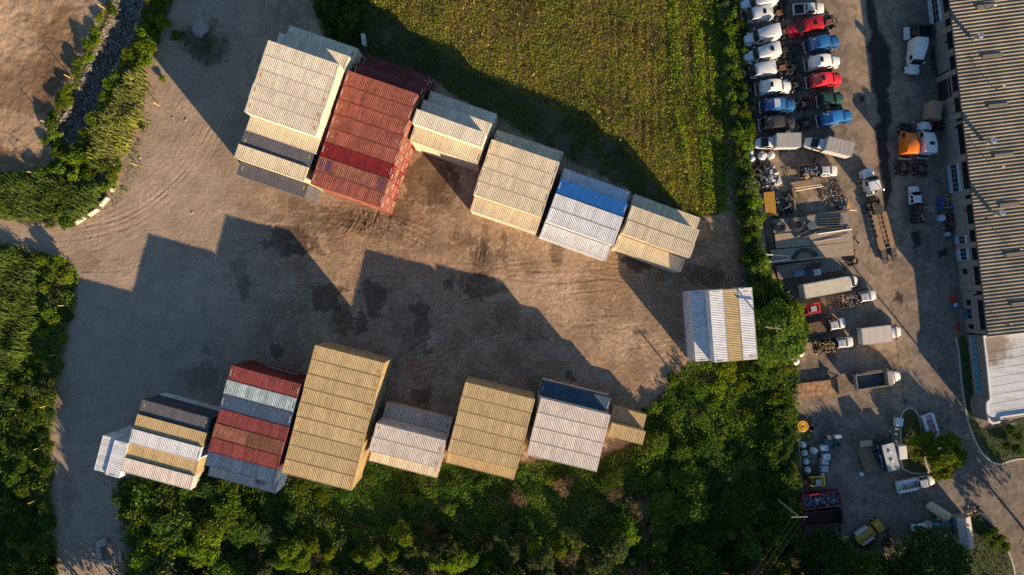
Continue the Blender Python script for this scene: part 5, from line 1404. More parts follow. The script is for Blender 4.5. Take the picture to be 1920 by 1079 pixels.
for k, (a_, b_) in enumerate((((1490,353),(1540,346)),((1491,358),(1543,349)))): pipe([a_, b_], .7+.02*k, .16, mat_plain('pale_timber', (.45,.36,.26), .8, 0, .3, 4), 'pale timber beam on the upper edge of the dirt pen, %s' % ('outer','inner')[k], 'timber', 'timber')
pipe([(1485,352),(1490,372)], .5, .35, mat_plain('brown_timber', (.24,.15,.10), .8, 0, .3, 4), 'stacked brown timber at the corner of the dirt pen', 'timber', 'timber')
pipe([(1488,374),(1493,408)], .5, .14, WOOD, 'grey timber along the left edge of the dirt pen', 'timber', 'timber')
t = simple('sheet_panel', 'yellow sheet panel lying at the hedge above the platforms', 'panel', (1444,383), .6, .1)
m = MB(); m.obox((0,0,.55),(.95,0,.12),(0,2.2,.05),(-.01,0,.05)); m.build('panel', mat_plain('yellow_sheet', (.45,.23,.03), .6, 0, .2, 2), t); m = MB(); m.box(-.9,.9,-2,-1.7,0,.44); m.box(-.9,.9,1.6,1.9,0,.44); m.build('support', DARKWOOD, t)
t = simple('corrugated_sheet', 'dark ribbed sheet beside the yellow panel', 'sheet', (1428,384), .3, .15)
m = MB(); corr(m, -.7, .7, .2, lambda a,d,s: (a, 2.0 if s else -2.0, .3+.06*d)); m.build('sheet', mat_plain('dark_sheet', (.09,.09,.1), .7), t)

for p_, c, lab in (((1591,386.5), paint('drum_orange', (.7,.3,.03)), 'orange drum at the end of the rubble'),((1583,389), BLUEP, 'blue drum beside the orange one'),((1575,388), BLACK, 'black drum at the end of the rubble')): drum(p_, c, lab, .32, .8)
def fire_stake(px_, c, label):
    t = simple('traffic_cone', label, 'traffic cone', px_, .3)
    m = MB(); m.box(-.2,.2,-.2,.2,0,.04); m.build('base', BLACK, t); m = MB(); m.lathe([(.16,.04),(.05,.62),(.04,.66),(.01,.67)], 12); m.build('cone', c, t, True)
fire_stake((1612,457), mat_plain('cone_pale', (.6,.45,.3), .6), 'faded traffic cone on the dirt beside the middle platform')
for k in range(3): fire_stake((1603.5, 471+k*4), mat_plain('cone_orange', (.7,.25,.02), .6), '%s orange cone beside the lower platform' % ('upper','middle','lower')[k])

# skid steers, forklift, loader
def skid(px_, dirv, c, label, z0=0.0, name='skid_steer', cat='skid steer'):
    x, y = P(px_[0], px_[1], 1.5+z0); t = thing(name, label, cat, (x, y, z0), head(*dirv))
    b = MB(); b.loft([rr(-1.2,1.2,.35,1.15,.12), rr(-.3,1.2,.35,1.2,.12), rr(.7,1.15,.35,.8,.1)]); b.build('body', c, t)
    r = MB()
    for s in (-1,1):
        r.box(-1.3, 1.1, s*.80-.09, s*.80+.09, 1.25, 1.45); r.box(1.0,1.25,s*.7-.1,s*.7+.1,.3,1.4)
    r.box(-1.35,-1.1,-.9,.9,1.0,1.46); r.build('lift_arm', c, t)
    cb = MB(); cb.loft([rr(-.55,1.0,1.15,1.98,.08,.9), rr(.55,1.0,1.15,1.98,.08,.9)]); cb.build('cab', BLACK, t)
    rf = MB(); rf.box(-.5,.55,-.48,.48,1.98,2.04); rf.build('roof', mat_plain('skid_roof', (.28,.30,.33), .5), t)
    bk = MB(); bk.box(1.2,1.35,-.9,.9,.15,.75); bk.box(1.35,1.8,-.9,.9,.15,.22); bk.build('bucket', RUSTY, t)
    for s in (-1,1):
        for u in (-.75,.55): wheel(t, u, s*.72, .36, .26)
    return t
deck_trailer('equipment_trailer', 'small wooden equipment trailer carrying the red skid steer', (1500,586), (1551,574), 2.2, DARKWOOD, .55, hitch=True)
skid((1524,579.5), (-60,12), paint('skid_red', (.52,.03,.02)), 'red skid steer loader on the small trailer', .57)
skid((1533,903), (-60,4), paint('skid_yellow', (.62,.42,.015)), 'yellow skid steer loader below the totes')
drum((1511,905), REDP, 'red drum in the weeds left of the yellow skid steer', .4, .7)
def mower():
    x, y = P(1572,832,1.2); t = thing('forklift', 'small green and white forklift right of the totes', 'forklift', (x, y, 0), head(-4,-40))
    m = MB(); m.loft([rr(-1.1,1.1,.3,1.2,.2), rr(-.2,1.1,.3,1.1,.14), rr(.7,1.0,.3,.8,.1)]); m.build('body', mat_plain('mower_green', (.02,.14,.11), .5), t, True)
    m = MB(); m.box(.9,1.5,-.62,.62,.5,1.5); m.build('front_box', mat_plain('mower_white', (.5,.55,.58), .5), t)
    m = MB(); m.box(-.3,.25,-.3,.3,1.1,1.25); m.box(-.42,-.3,-.3,.3,1.25,1.7); m.build('seat', BLACK, t)
    m = MB(); [m.tube([(x_, y_, 1.0), (x_, y_, 2.1)], .04, 5) for x_ in (-.8,.7) for y_ in (-.5,.5)]; m.build('guard_post', BLACK, t)
    for s in (-1,1):
        for u in (-.7,.75): wheel(t, u, s*.58, .32, .26)
mower()
def loader():
    x, y = P(1634,998,1.6); t = thing('yellow_truck', 'yellow service truck with silver side boxes by the large tree', 'truck', (x, y, 0), head(52,-36))
    y_ = mat_plain('old_yellow', (.42,.26,.03), .55, 0, .2, 3)
    m = MB(); m.box(-3.0,.5,-.75,.75,.7,1.7); m.build('body', y_, t)
    for s in (-1,1):
        m = MB(); m.loft([rr(-2.6,.55,.7,1.55,.1), rr(-.1,.55,.7,1.55,.1)]); m.v = [(a, b+s*1.08, c) for a,b,c in m.v]; m.build('side_box', mat_plain('silver_box', (.5,.5,.5), .4, .3), t)
        for u in (-2.2,-.9,1.7): wheel(t, u, s*.9, .45, .3)
    m = MB(); m.loft([rr(1.0,2.0,.6,1.9,.14,1.8), rr(2.1,2.0,.6,1.95,.16,1.7), rr(2.5,1.9,.6,1.3,.1,1.7)]); m.build('cab', y_, t, True)
    m = MB(); m.box(-3.0,2.3,-.4,.4,.4,.68); m.build('chassis', CHASSIS, t)
    m = MB(); m.tube([(-2.6,-.3,1.78),(.2,-.3,1.78)],.06,6); m.build('boom', BLACK, t)
loader()

# enclosed cargo trailer with silver roof, pods, ladder, tank, shed
def cargo_trailer():
    hh = 3.0; a0 = Vector(P(1677, 883, hh)); b0 = Vector(P(1664, 832, hh)); d = b0-a0; L = d.length
    t = thing('cargo_trailer', 'enclosed dark trailer with silver roof and two roof vents', 'cargo trailer', (a0.x, a0.y, 0), math.atan2(d.y, d.x))
    m = MB(); m.loft([rr(0,2.35,.45,hh,.08), rr(L-.05,2.35,.45,hh,.08)]); m.build('body', mat_plain('trailer_dark', (.018,.03,.05), .4), t)
    m = MB(); m.box(.06,L-.1,-1.1,1.1,hh+.002,hh+.02); m.build('roof', mat_plain('silver_roof', (.38,.40,.41), .45, .15, .3, 1.2), t)
    for u in (.36,.68):
        m = MB(); m.box(L*u-.22,L*u+.22,-.22,.22,hh+.02,hh+.2); m.build('roof_vent', WHITE, t)
    m = MB(); [m.box(.4+k*.9, .4+k*.9+.7, 1.178, 1.186, 1.2+.3*(k % 2), 1.6+.3*(k % 3)) for k in range(5)]; m.build('side_graphic', mat_plain('pale_graphic', (.25,.33,.4), .5), t)
    for s in (-1,1):
        for u in (.38,.55): wheel(t, L*u, s*1.05, .34, .22)
        m = MB(); m.tube([(L, s*.9, .5), (L+1.3, 0, .5)], .06, 6); m.build('drawbar', BLACK, t)
cargo_trailer()
t = simple('portable_toilet_trailer', 'white boxed trailer between the silver-roofed trailer and the island', 'trailer', (1693,849), 2.4, PI/2+.1)
m = MB(); m.loft([rr(-1.2,1.5,.5,2.4,.05), rr(1.2,1.5,.5,2.4,.05)]); m.build('body', mat_plain('pod_white', (.60,.56,.50), .6), t)
m = MB(); m.box(-1.1,1.1,-.6,.6,2.402,2.43); m.tube([(-.1,-.35,2.47),(.5,.25,2.47)],.03,5); m.build('roof', mat_plain('pod_roof', (.64,.62,.58), .6), t)
for s in (-1,1): wheel(t, 0, s*.72, .32, .2)
t = simple('generator_trailer', 'white boxed small trailer parked against the island kerb', 'trailer', (1684,805), 1.4, PI/2-.12)
m = MB(); m.loft([rr(.6,1.3,.6,1.7,.1), rr(2.0,1.3,.6,1.7,.1)]); m.build('cabinet', WHITE, t); m = MB(); m.box(-2.2,.6,-.45,.45,.5,.72); [m.box(-2.0+k*.9,-1.7+k*.9,-.4,.4,.72,1.2) for k in range(3)]; m.build('frame', mat_plain('grey_frame', (.16,.17,.18), .6), t)
for s in (-1,1): wheel(t, .8, s*.7, .32, .2)
t = simple('ladder', 'red ladder lying on the utility truck under the tree', 'ladder', (1749,803), 1.4, -1.3); t.location.z = 1.36
m = MB(); [m.box(-1.9,1.9,s*.22-.03,s*.22+.03,0,.07) for s in (-1,1)]; m.build('rail', REDP, t); m = MB(); [m.box(-1.8+k*.33,-1.74+k*.33,-.2,.2,.01,.06) for k in range(12)]; m.build('rung', mat_plain('rung', (.6,.5,.45), .6), t)
t = simple('lumber_box', 'tan wooden box at the head of the narrow wooden trailer', 'box', (1624,832), 1.2, .1); t.location.z = .74
m = MB(); m.box(-1.0,1.0,-.45,.45,0,.5); m.box(-1.03,1.03,-.48,.48,.5,.55); m.build('box', mat_plain('tan_box', (.42,.34,.2), .7), t)
t = simple('tank', 'long tan storage tank lying on cradles, domed end lit', 'tank', (1762.5,960), 1.6, -.55)
m = MB(); n_ = 22; prof = [(-2.3,.2),(-2.2,.55),(-2.0,.78),(-1.7,.85),(1.7,.85),(2.0,.78),(2.2,.55),(2.3,.2)]
m.loft([[(u, r_*math.cos(2*PI*i/n_), 1.15+r_*math.sin(2*PI*i/n_)) for i in range(n_)] for u, r_ in prof]); m.build('shell', mat_plain('tan_tank', (.50,.42,.29), .5, 0, .2, 1.5), t, True)
m = MB(); [m.box(u-.15,u+.15,-.7,.7,0,.42) for u in (-1.4,1.4)]; m.build('cradle', BLACK, t); m = MB(); m.lathe([(.25,0),(.25,.22),(.02,.24)], 12, (1.3,0,1.98)); m.build('hatch', YELLOW, t)
def shed():
    x, y = P(1812,1000,2.4); t = thing('shed', 'pale grey pitched-roof shed beside the storage tank', 'shed', (x, y, 0), PI/2+.14)
    w, l, h1, h2 = 2.5, 5.6, 2.1, 2.75
    m = MB(); m.loft([[(u, -w/2+.1, 0),(u, w/2-.1, 0),(u, w/2-.1, h1),(u, 0, h2-.1),(u,-w/2+.1,h1)] for u in (-l/2+.1, l/2-.1)]); m.build('wall', mat_plain('shed_wall', (.26,.27,.28), .7), t)
    m = MB(); m.loft([[(u, -w/2, h1),(u, 0, h2),(u, w/2, h1),(u, w/2, h1+.07),(u, 0, h2+.08),(u,-w/2,h1+.07)] for u in (-l/2, l/2)]); m.build('roof', mat_plain('shed_roof', (.42,.40,.37), .6, 0, .15, 1.5), t)
    m = MB(); m.box(1.3,1.6,-.45,-.15,h2-.25,h2+.1); m.build('roof_vent', BLACK, t)
    m = MB(); m.box(-1.0,1.0,w/2-.1,w/2-.06,.2,1.9); m.build('door', mat_plain('shed_door', (.08,.10,.12), .6), t)
shed()
t = simple('tarp', 'white tarp stretched over goods at the edge of the large tree', 'tarp', (1728,993), 1.0, .1)
m = MB(); m.loft([[(-1.9,-.8,.9),(1.7,-1.0,.8),(1.9,.2,.7),(.6,1.1,.95),(-1.8,1.0,.8)],[(-1.7,-.6,1.2),(1.4,-.8,1.1),(1.5,.1,1.05),(.5,.8,1.25),(-1.5,.8,1.15)]]); m.build('cover', mat_plain('tarp_white', (.55,.6,.66), .6, 0, .2, 2), t)
m = MB(); m.box(-1.5,1.3,-.7,.7,0,.88); m.build('goods', DARKWOOD, t)
drum((1743,985), mat_plain('pink_lid', (.5,.3,.26), .6), 'round pinkish topped tub below the storage tank', .62, .9)
t = simple('plastic_bin', 'square turquoise bin below the storage tank', 'bin', (1757.5,985.5), .9, .08); m = MB(); m.box(-.45,.45,-.4,.4,0,.85); m.box(-.5,.5,-.45,.45,.85,.92); m.build('bin', mat_plain('bin_turquoise', (.03,.28,.36), .5), t)
for p_, lab in (((1769.5,996),'dark dome-topped tank with pale end, left of two'),((1781.5,996),'dark dome-topped tank with pale end, beside the shed')):
    t = simple('gas_tank', lab, 'tank', p_, .8, -.6); m = MB(); m.loft([[(u, r_*math.cos(2*PI*i/14), .5+r_*math.sin(2*PI*i/14)) for i in range(14)] for u, r_ in ((-.8,.1),(-.72,.32),(-.5,.42),(.5,.42),(.72,.32),(.8,.1))]); m.build('shell', mat_plain('tank_dark', (.06,.09,.11), .4), t, True)
    m = MB(); m.box(-.5,.5,-.3,.3,0,.14); m.build('foot', BLACK, t)
for p_, lab in (((1761.5,973),'upper of two small tan drums under the storage tank'),((1770,976.5),'right of two small tan drums under the storage tank')): drum(p_, mat_plain('tan_drum', (.45,.34,.22), .6), lab, .32, .7)
t = simple('pallet_stack', 'stack of grey-blue sheets between the bin and the shed', 'sheets', (1775,984), .6, .5); m = MB(); [m.box(-1.0+.05*k,.9-.03*k,-.6,.6,.1+k*.12,.1+k*.12+.09) for k in range(4)]; m.box(-.7,.7,-.5,.5,0,.095); m.build('stack', mat_plain('blue_sheet', (.14,.22,.30), .6), t)
t = simple('container_tank', 'flat blue-grey lidded skip at the bottom under the trees', 'skip', (1623,1045), 1.2, .12); m = MB(); m.box(-1.9,1.9,-.8,.8,.1,1.1); m.build('body', mat_plain('skip_blue', (.06,.09,.12), .6), t); m = MB(); m.box(-2.0,2.0,-.88,.88,1.1,1.18); m.build('lid', mat_plain('skip_lid', (.10,.14,.19), .6), t)
heap('timber offcuts beside the shed', 'timber', (1828,962), .05, 3.0, 2.2, .4, -.1, [(.5,.36,.2),(.35,.25,.15),(.05,.05,.05)], 40, 'timber_pile', (.1,.6), .7)
for p_, lab in (((1483,667),'large white propane tank half hidden by the tree'),((1492,678),'second white propane tank below the first'),((1501,662),'small upright white tank right of the propane tanks')):
    t = simple('propane_tank', lab, 'tank', p_, 1.2, .5); r0 = 1.0 if 'large' in lab else .75
    m = MB(); m.lathe([(.1,0),(r0*.8,.05),(r0,.3),(r0,1.1),(r0*.8,1.4),(r0*.35,1.55),(.05,1.58)], 18); m.build('shell', mat_plain('tank_white', (.62,.57,.50), .5, 0, .15, 2), t, True)
    m = MB(); m.lathe([(.18,1.56),(.18,1.72),(.02,1.74)], 10); m.build('valve', GALV, t)
t = simple('pallet_stack', 'blue-black crates and white wrapped sheets on the grey deck trailer', 'crates', (1525,512), 1.2, .13); t.location.z = .83
m = MB(); m.box(-1.6,-.1,-.5,.5,0,.5); m.build('crate', mat_plain('crate_navy', (.03,.05,.08), .6), t); m = MB(); m.box(.1,1.4,-.55,.55,0,.4); m.build('wrapped_goods', mat_plain('wrap', (.55,.58,.62), .6, 0, .3, 4), t)
t = simple('pallet_stack', 'flat blue-grey bundle at the west end of the deck trailer', 'bundle', (1499,513.5), 1.0, .13); t.location.z = .83; m = MB(); [m.box(-1.1+.05*k,1.1-.04*k,-.5,.5,k*.1,k*.1+.08) for k in range(4)]; m.build('bundle', mat_plain('bundle_blue', (.16,.22,.28), .6), t)
# person in orange at the open door of the plank bed pickup
def person(px_, rz, label, shirt):
    x, y = P(px_[0], px_[1], 1.4); root = thing('person', label, 'person', (x, y, 0), rz)
    V = [(0,0,.92),(.03,0,1.12),(.12,0,1.34),(.17,0,1.44),(.22,0,1.52),(.10,.19,1.40),(.32,.24,1.20),(.56,.20,1.16),(.10,-.19,1.40),(.30,-.26,1.18),(.55,-.22,1.14),
         (.0,.10,.86),(.03,.11,.48),(-.02,.12,.08),(.10,.13,.04),(.0,-.10,.86),(.05,-.11,.48),(.0,-.12,.08),(.12,-.13,.04),(.27,0,1.60),(.30,0,1.72)]
    E = [(0,1),(1,2),(2,3),(3,4),(2,5),(5,6),(6,7),(2,8),(8,9),(9,10),(0,11),(11,12),(12,13),(13,14),(0,15),(15,16),(16,17),(17,18),(4,19),(19,20)]
    Rr = [.15,.15,.17,.10,.055,.075,.05,.035,.075,.05,.035,.10,.07,.05,.045,.10,.07,.05,.045,.09,.085]
    me = bpy.data.meshes.new('body'); me.from_pydata(V, E, []); o = put('body', me, root)
    s = o.modifiers.new('skin', 'SKIN'); me.skin_vertices[0].data.foreach_set('radius', [q for r_ in Rr for q in (r_, r_)]); me.skin_vertices[0].data[0].use_root = True
    u = o.modifiers.new('sub', 'SUBSURF'); u.levels = 2; u.render_levels = 2
    me.materials.append(mat_plain('skin_tone', (.35,.2,.13), .6))
    me2 = bpy.data.meshes.new('shirt'); idx = [0,1,2,3,5,6,8,9]; mp_ = {v:i for i,v in enumerate(idx)}
    me2.from_pydata([V[i] for i in idx], [(mp_[a],mp_[b]) for a,b in E if a in mp_ and b in mp_], []); o2 = put('shirt', me2, root)
    o2.modifiers.new('skin','SKIN'); me2.skin_vertices[0].data.foreach_set('radius', [q for i in idx for q in (Rr[i]+.03, Rr[i]+.03)]); me2.skin_vertices[0].data[0].use_root = True
    u = o2.modifiers.new('sub','SUBSURF'); u.levels = 2; u.render_levels = 2; me2.materials.append(mat_plain('hi_vis_orange', shirt, .7, 0, .05))
    me3 = bpy.data.meshes.new('trousers'); idx = [0,11,12,13,15,16,17]; mp_ = {v:i for i,v in enumerate(idx)}
    me3.from_pydata([V[i] for i in idx], [(mp_[a],mp_[b]) for a,b in E if a in mp_ and b in mp_], []); o3 = put('trousers', me3, root)
    o3.modifiers.new('skin','SKIN'); me3.skin_vertices[0].data.foreach_set('radius', [q for i in idx for q in (Rr[i]+.02, Rr[i]+.02)]); me3.skin_vertices[0].data[0].use_root = True
    u = o3.modifiers.new('sub','SUBSURF'); u.levels = 2; u.render_levels = 2; me3.materials.append(mat_plain('dark_trousers', (.02,.025,.04), .8))
    h = MB(); h.lathe([(.10,1.64),(.115,1.72),(.10,1.80),(.05,1.84),(.01,1.85)], 12, (.30,0,0)); h.build('hair', mat_plain('dark_hair', (.02,.014,.01), .7), root, True)
    for yy in (.2, -.22):
        for k in range(4):
            f = MB(); f.tube([(.56,yy-.03+k*.02,1.15),(.61,yy-.033+k*.022,1.13),(.64,yy-.033+k*.022,1.10-.004*k)], .009, 5); f.build('finger', mat_plain('skin_tone', (.35,.2,.13), .6), root)
        f = MB(); f.tube([(.55,yy-.035,1.15),(.58,yy-.06,1.14),(.61,yy-.06,1.13)], .011, 5); f.build('thumb', mat_plain('skin_tone', (.35,.2,.13), .6), root)
person((1563,598.5), -.4, 'person in an orange shirt leaning at the open pickup door', (.75,.10,.02))

# ---------------------------------------------------------------- yard details
def barrier(px_, dirv, label):
    t = simple('concrete_barrier', label, 'concrete barrier', px_, .5, head(*dirv), 'concrete barriers along the bend')
    m = MB(); L = 2.1; prof = [(-.38,0),(-.38,.1),(-.18,.35),(-.11,.82),(.11,.82),(.18,.35),(.38,.1),(.38,0)]
    m.loft([[(u, a, b) for a, b in prof] for u in (-L/2, L/2)]); m.build('block', CONCRETE, t)
for p_, d_, lab in (((211,349),(-5,14),'pale concrete barrier, uppermost on the bend'),((194,378),(-9,10),'pale concrete barrier, second on the bend'),((174,397.5),(-12,8),'pale concrete barrier, third on the bend'),((149,413),(-13,8),'pale concrete barrier, lowest on the bend by the reeds')): barrier(p_, d_, lab)
def marker(px_, label, c):
    t = simple('marker_post', label, 'post', px_, 0, 0, 'yellow pipe posts along the ditch and west edge')
    m = MB(); m.tube([(0,0,0),(0,0,2.3)], .075, 8); m.build('post', c, t); m = MB(); m.lathe([(.09,2.3),(.09,2.36),(.01,2.4)], 8); m.build('cap', c, t)
PY = mat_plain('post_yellow', (.62,.42,.10), .6)
for (p_, lab) in (((198,18),'yellow post at the top of the rock ditch'),((136,148),'yellow post at the left rim of the rock ditch'),((92,232),'yellow post where the ditch meets the scrub'),((68,326),'yellow post in the scrub above the reeds'),((300,199),'yellow post right of the reed bank'),((259,311),'yellow post on the dirt by the scrub corner'),
    ((125,573),'post at the right edge of the west thicket'),((109,665),'pale topped post in shaded west thicket'),((92,760),'pale post at the shaded west rim'),((80,838),'thin post in the dark west undergrowth'),((70,937),'lowest post in the dark west undergrowth')): marker(p_, lab, PY)
t = simple('utility_box', 'white cabinet standing in the weeds above the red stack', 'cabinet', (681.5,74), 1.4, PI/2+.12); m = MB(); m.box(-.95,.95,-.3,.3,.05,1.45); m.box(-1.0,1.0,-.34,.34,1.45,1.52); m.build('cabinet', mat_plain('cabinet_white', (.55,.52,.46), .6), t); m = MB(); m.box(-.8,.8,-.33,-.305,.2,1.3); m.build('door', GALV, t)
for p_, sz, rz, lab in (((193,1018),(.95,.65,.5),.4,'grey boulder-like block, upper of the dumped blocks'),((187,1038),(.45,1.0,.35),.1,'pale oblong block, left of the dumped blocks'),((202,1056),(1.05,.5,.35),-.1,'pale oblong block, lowest of the dumped blocks'),((226,1045),(.3,1.1,.3),.1,'narrow pale slab right of the dumped blocks'),((205,1022),(.3,.35,.25),.6,'small grey stone beside the upper block')):
    t = simple('concrete_block', lab, 'concrete block', p_, .3, rz)
    m = MB(); m.loft([rr(-sz[0], sz[1]*1.9, 0, sz[2]*1.6, .12, sz[1]*1.7), rr(0, sz[1]*2, 0, sz[2]*2, .15, sz[1]*1.7), rr(sz[0], sz[1]*1.8, 0, sz[2]*1.7, .12, sz[1]*1.5)]); m.build('block', mat_plain('block_grey', (.40,.37,.33), .9, 0, .3, 2), t)
for p_, r_, lab in (((225,945),.8,'flat grey boulder in the grass below the far left pair'),((223,992),.55,'dark boulder at the edge of the thicket'),((247,914),.3,'small pale stone by the far left pair'),((235,917),.28,'grey stone by the far left pair')):
    t = simple('boulder', lab, 'boulder', p_, .2); m = MB(); rg = random.Random(int(p_[0])); m.lathe([(.2*r_,0),(r_*.95,.1*r_),(r_,.3*r_),(r_*.7,.55*r_),(.1*r_,.65*r_)], 9); m.v = [(a*rg.uniform(.8,1.15), b*rg.uniform(.8,1.15), c*rg.uniform(.8,1.2)) for a,b,c in m.v]; m.build('stone', mat_plain('boulder_grey', (.24,.21,.19), .95, 0, .3, 2), t)

def pole(top_px, zt, label, arms, rz):
    x, y = P(top_px[0], top_px[1], zt); t = thing('utility_pole', label, 'utility pole', (x, y, 0))
    m = MB(); m.tube([(0,0,0),(0,0,zt)], .19, 10, 0, .13); m.build('pole', mat_plain('pole_wood', (.21,.175,.135), .85, 0, .3, 4), t)
    for dz, l in arms:
        m = MB(); c, s = math.cos(rz), math.sin(rz); m.obox((0,0,zt-dz), (c*l,s*l,0), (-s*.07,c*.07,0), (0,0,.07)); o = m.build('crossarm', mat_plain('arm_wood', (.27,.23,.18), .85), t)
        for k in (-.9,-.45,.45,.9): q = MB(); q.lathe([(.05,.07),(.07,.12),(.05,.2),(.02,.22)], 8, (c*l*k, s*l*k, zt-dz)); q.build('insulator', GALV, o)
    return Vector((x, y, zt))
p1 = pole((1452,616), 11.5, 'utility pole rising from the hedge beside the upright white stack', ((.2,1.35),(.9,1.35)), -.14)
p2 = pole((1500,970.5), 11.5, 'utility pole beside the dumpsters with a single crossarm', ((.25,1.35),), .03)
p3 = pole((1901,795), 10.5, 'tall grey street pole on the lawn corner by the office', ((.1,.4),), 0.0)
def wire(a, b, label, sag=.9, r=.008):
    d = b-a; m = MB(); m.tube([tuple(d*(k/14)+Vector((0,0,-sag*4*(k/14)*(1-k/14)))) for k in range(15)], r, 4); o = m.build('power_line', mat_plain('cable', (.10,.10,.095), .6)); o.location = a
    tag(o, label, 'power line', 'power lines along the hedge')
nN = Vector((*P(1385,-160,11.5), 11.5)); sW = Vector((*P(1300,1290,10.5), 10.5)); sS = Vector((*P(1560,1330,11), 11))
for k, w_ in enumerate((-1.2,.6,1.2)):
    o_ = Vector((w_, -.1*w_, -.1)); wire(p1+o_, p2+o_, '%s cable between the two hedge poles' % ('left','middle','right')[k]); wire(nN+o_, p1+o_, '%s cable over the hedge above the upper pole' % ('left','middle','right')[k], 1.2)
for k, w_ in enumerate((-1.1,0,1.1)): wire(p2+Vector((w_,0,-.2)), sW+Vector((w_,0,0)), '%s cable crossing the dark thicket from the lower pole' % ('left','middle','right')[k], 1.2)
for p_, lab in (((362,400),'scrap of white plastic on the sunlit bend'),((366,489),'pale scrap lying in the shadow of the red and blue stack'),((372,491),'second pale scrap in the shadow of the red and blue stack'),((325,222),'white litter at the weedy edge of the track'),((349,226),'small white litter beside the track edge'),((1268,720),'white litter at the yard corner'),((263,298),'crumpled white sheet by the lowest yellow post')):
    t = simple('litter', lab, 'litter', p_, .05, random.uniform(0, 3)); m = MB(); rg = random.Random(p_[0]); n_ = 5
    vs = [(-.25+.5*i/n_, -.16+.32*j/n_, .04+rg.uniform(0,.16)) for i in range(n_+1) for j in range(n_+1)]
    m.add(vs, [(i*(n_+1)+j, (i+1)*(n_+1)+j, (i+1)*(n_+1)+j+1, i*(n_+1)+j+1) for i in range(n_) for j in range(n_)]); m.build('sheet', mat_plain('litter_white', (.45,.45,.45), .6), t)
# low chain link fence along the lot
def fence(line_px, label, h=1.8):
    pts = [Vector((*P(*p), 0)) for p in line_px]; o = pts[0].copy(); t = thing('chain_link_fence', label, 'fence', o)
    m = MB()
    for a, b in zip(pts[:-1], pts[1:]):
        for z in (.1, h-.02): m.tube([a-o+Vector((0,0,z)), b-o+Vector((0,0,z))], .012, 5)
        L = (b-a).length; n = int(L/.45)
        for k in range(n):
            p, q = a.lerp(b, k/n)-o, a.lerp(b, (k+1)/n)-o
            m.tube([p+Vector((0,0,.1)), q+Vector((0,0,h))], .008, 3); m.tube([q+Vector((0,0,.1)), p+Vector((0,0,h))], .008, 3)
    wm = mat_plain('fence_wire', (.16,.16,.16), .6); m.build('mesh_panel', wm, t)
    for p in pts: q = MB(); q.tube([p-o, p-o+Vector((0,0,h+.1))], .03, 6); q.build('fence_post', wm, t)
fence([(1497,690),(1490,705),(1484,730),(1485,760),(1488,790),(1491,830),(1494,870),(1496,905)], 'thin grey wire fence along the west edge of the lower lot')
if 0: fence([(372,-20),(360,20),(352,50),(345,85),(325,130),(300,190),(282,240),(268,290),(258,325)], 'low edge fence between the reed bank and the dirt track', .5)
# ---------------------------------------------------------------- plants
G = np.random.default_rng(23)
def leaf_quads(pts, size, tone, up=0.6, asp=1.7, axis=None):
    """one rhombic leaf (or leaf clump) per point"""
    n = len(pts)
    nrm = G.normal(size=(n, 3)); nrm[:, 2] = np.abs(nrm[:, 2]) + up*1.6
    nrm /= np.linalg.norm(nrm, axis=1)[:, None]
    a = G.normal(size=(n, 3)) if axis is None else axis + G.normal(size=(n, 3))*.15
    a -= (a*nrm).sum(1)[:, None]*nrm; a /= np.linalg.norm(a, axis=1)[:, None]+1e-9
    b = np.cross(nrm, a)
    s = (np.asarray(size)*G.uniform(.65, 1.35, n))[:, None]
    fold = nrm*s*.12
    V = np.stack([pts-a*s*asp*.5, pts+b*s*.5+fold, pts+a*s*asp*.5, pts-b*s*.5+fold], 1).reshape(-1, 3)
    return V, np.arange(4*n).reshape(n, 4), np.repeat(tone, 4)

def crown_points(lobes, n):
    w = np.array([l[3]*l[4] for l in lobes]); w = w/w.sum(); out = []; tn = []
    for l, k in zip(lobes, G.multinomial(n, w)):
        d = G.normal(size=(k, 3)); d /= np.linalg.norm(d, axis=1)[:, None]
        d[:, 2] = np.where(d[:, 2] < -.35, -d[:, 2], d[:, 2])
        r = 1-np.abs(G.normal(0, .16, k)); r *= 1+.22*np.sin(d[:, 0]*7+l[0]*3)*np.sin(d[:, 1]*6+l[1]*5)
        out.append(np.array(l[:3])+d*r[:, None]*np.array(l[3:6])); tn.append(np.full(k, l[6]))
    return np.concatenate(out), np.concatenate(tn)

def clump(p, n_each, spread):
    q = np.repeat(p, n_each, 0); return q+G.normal(0, spread, q.shape)

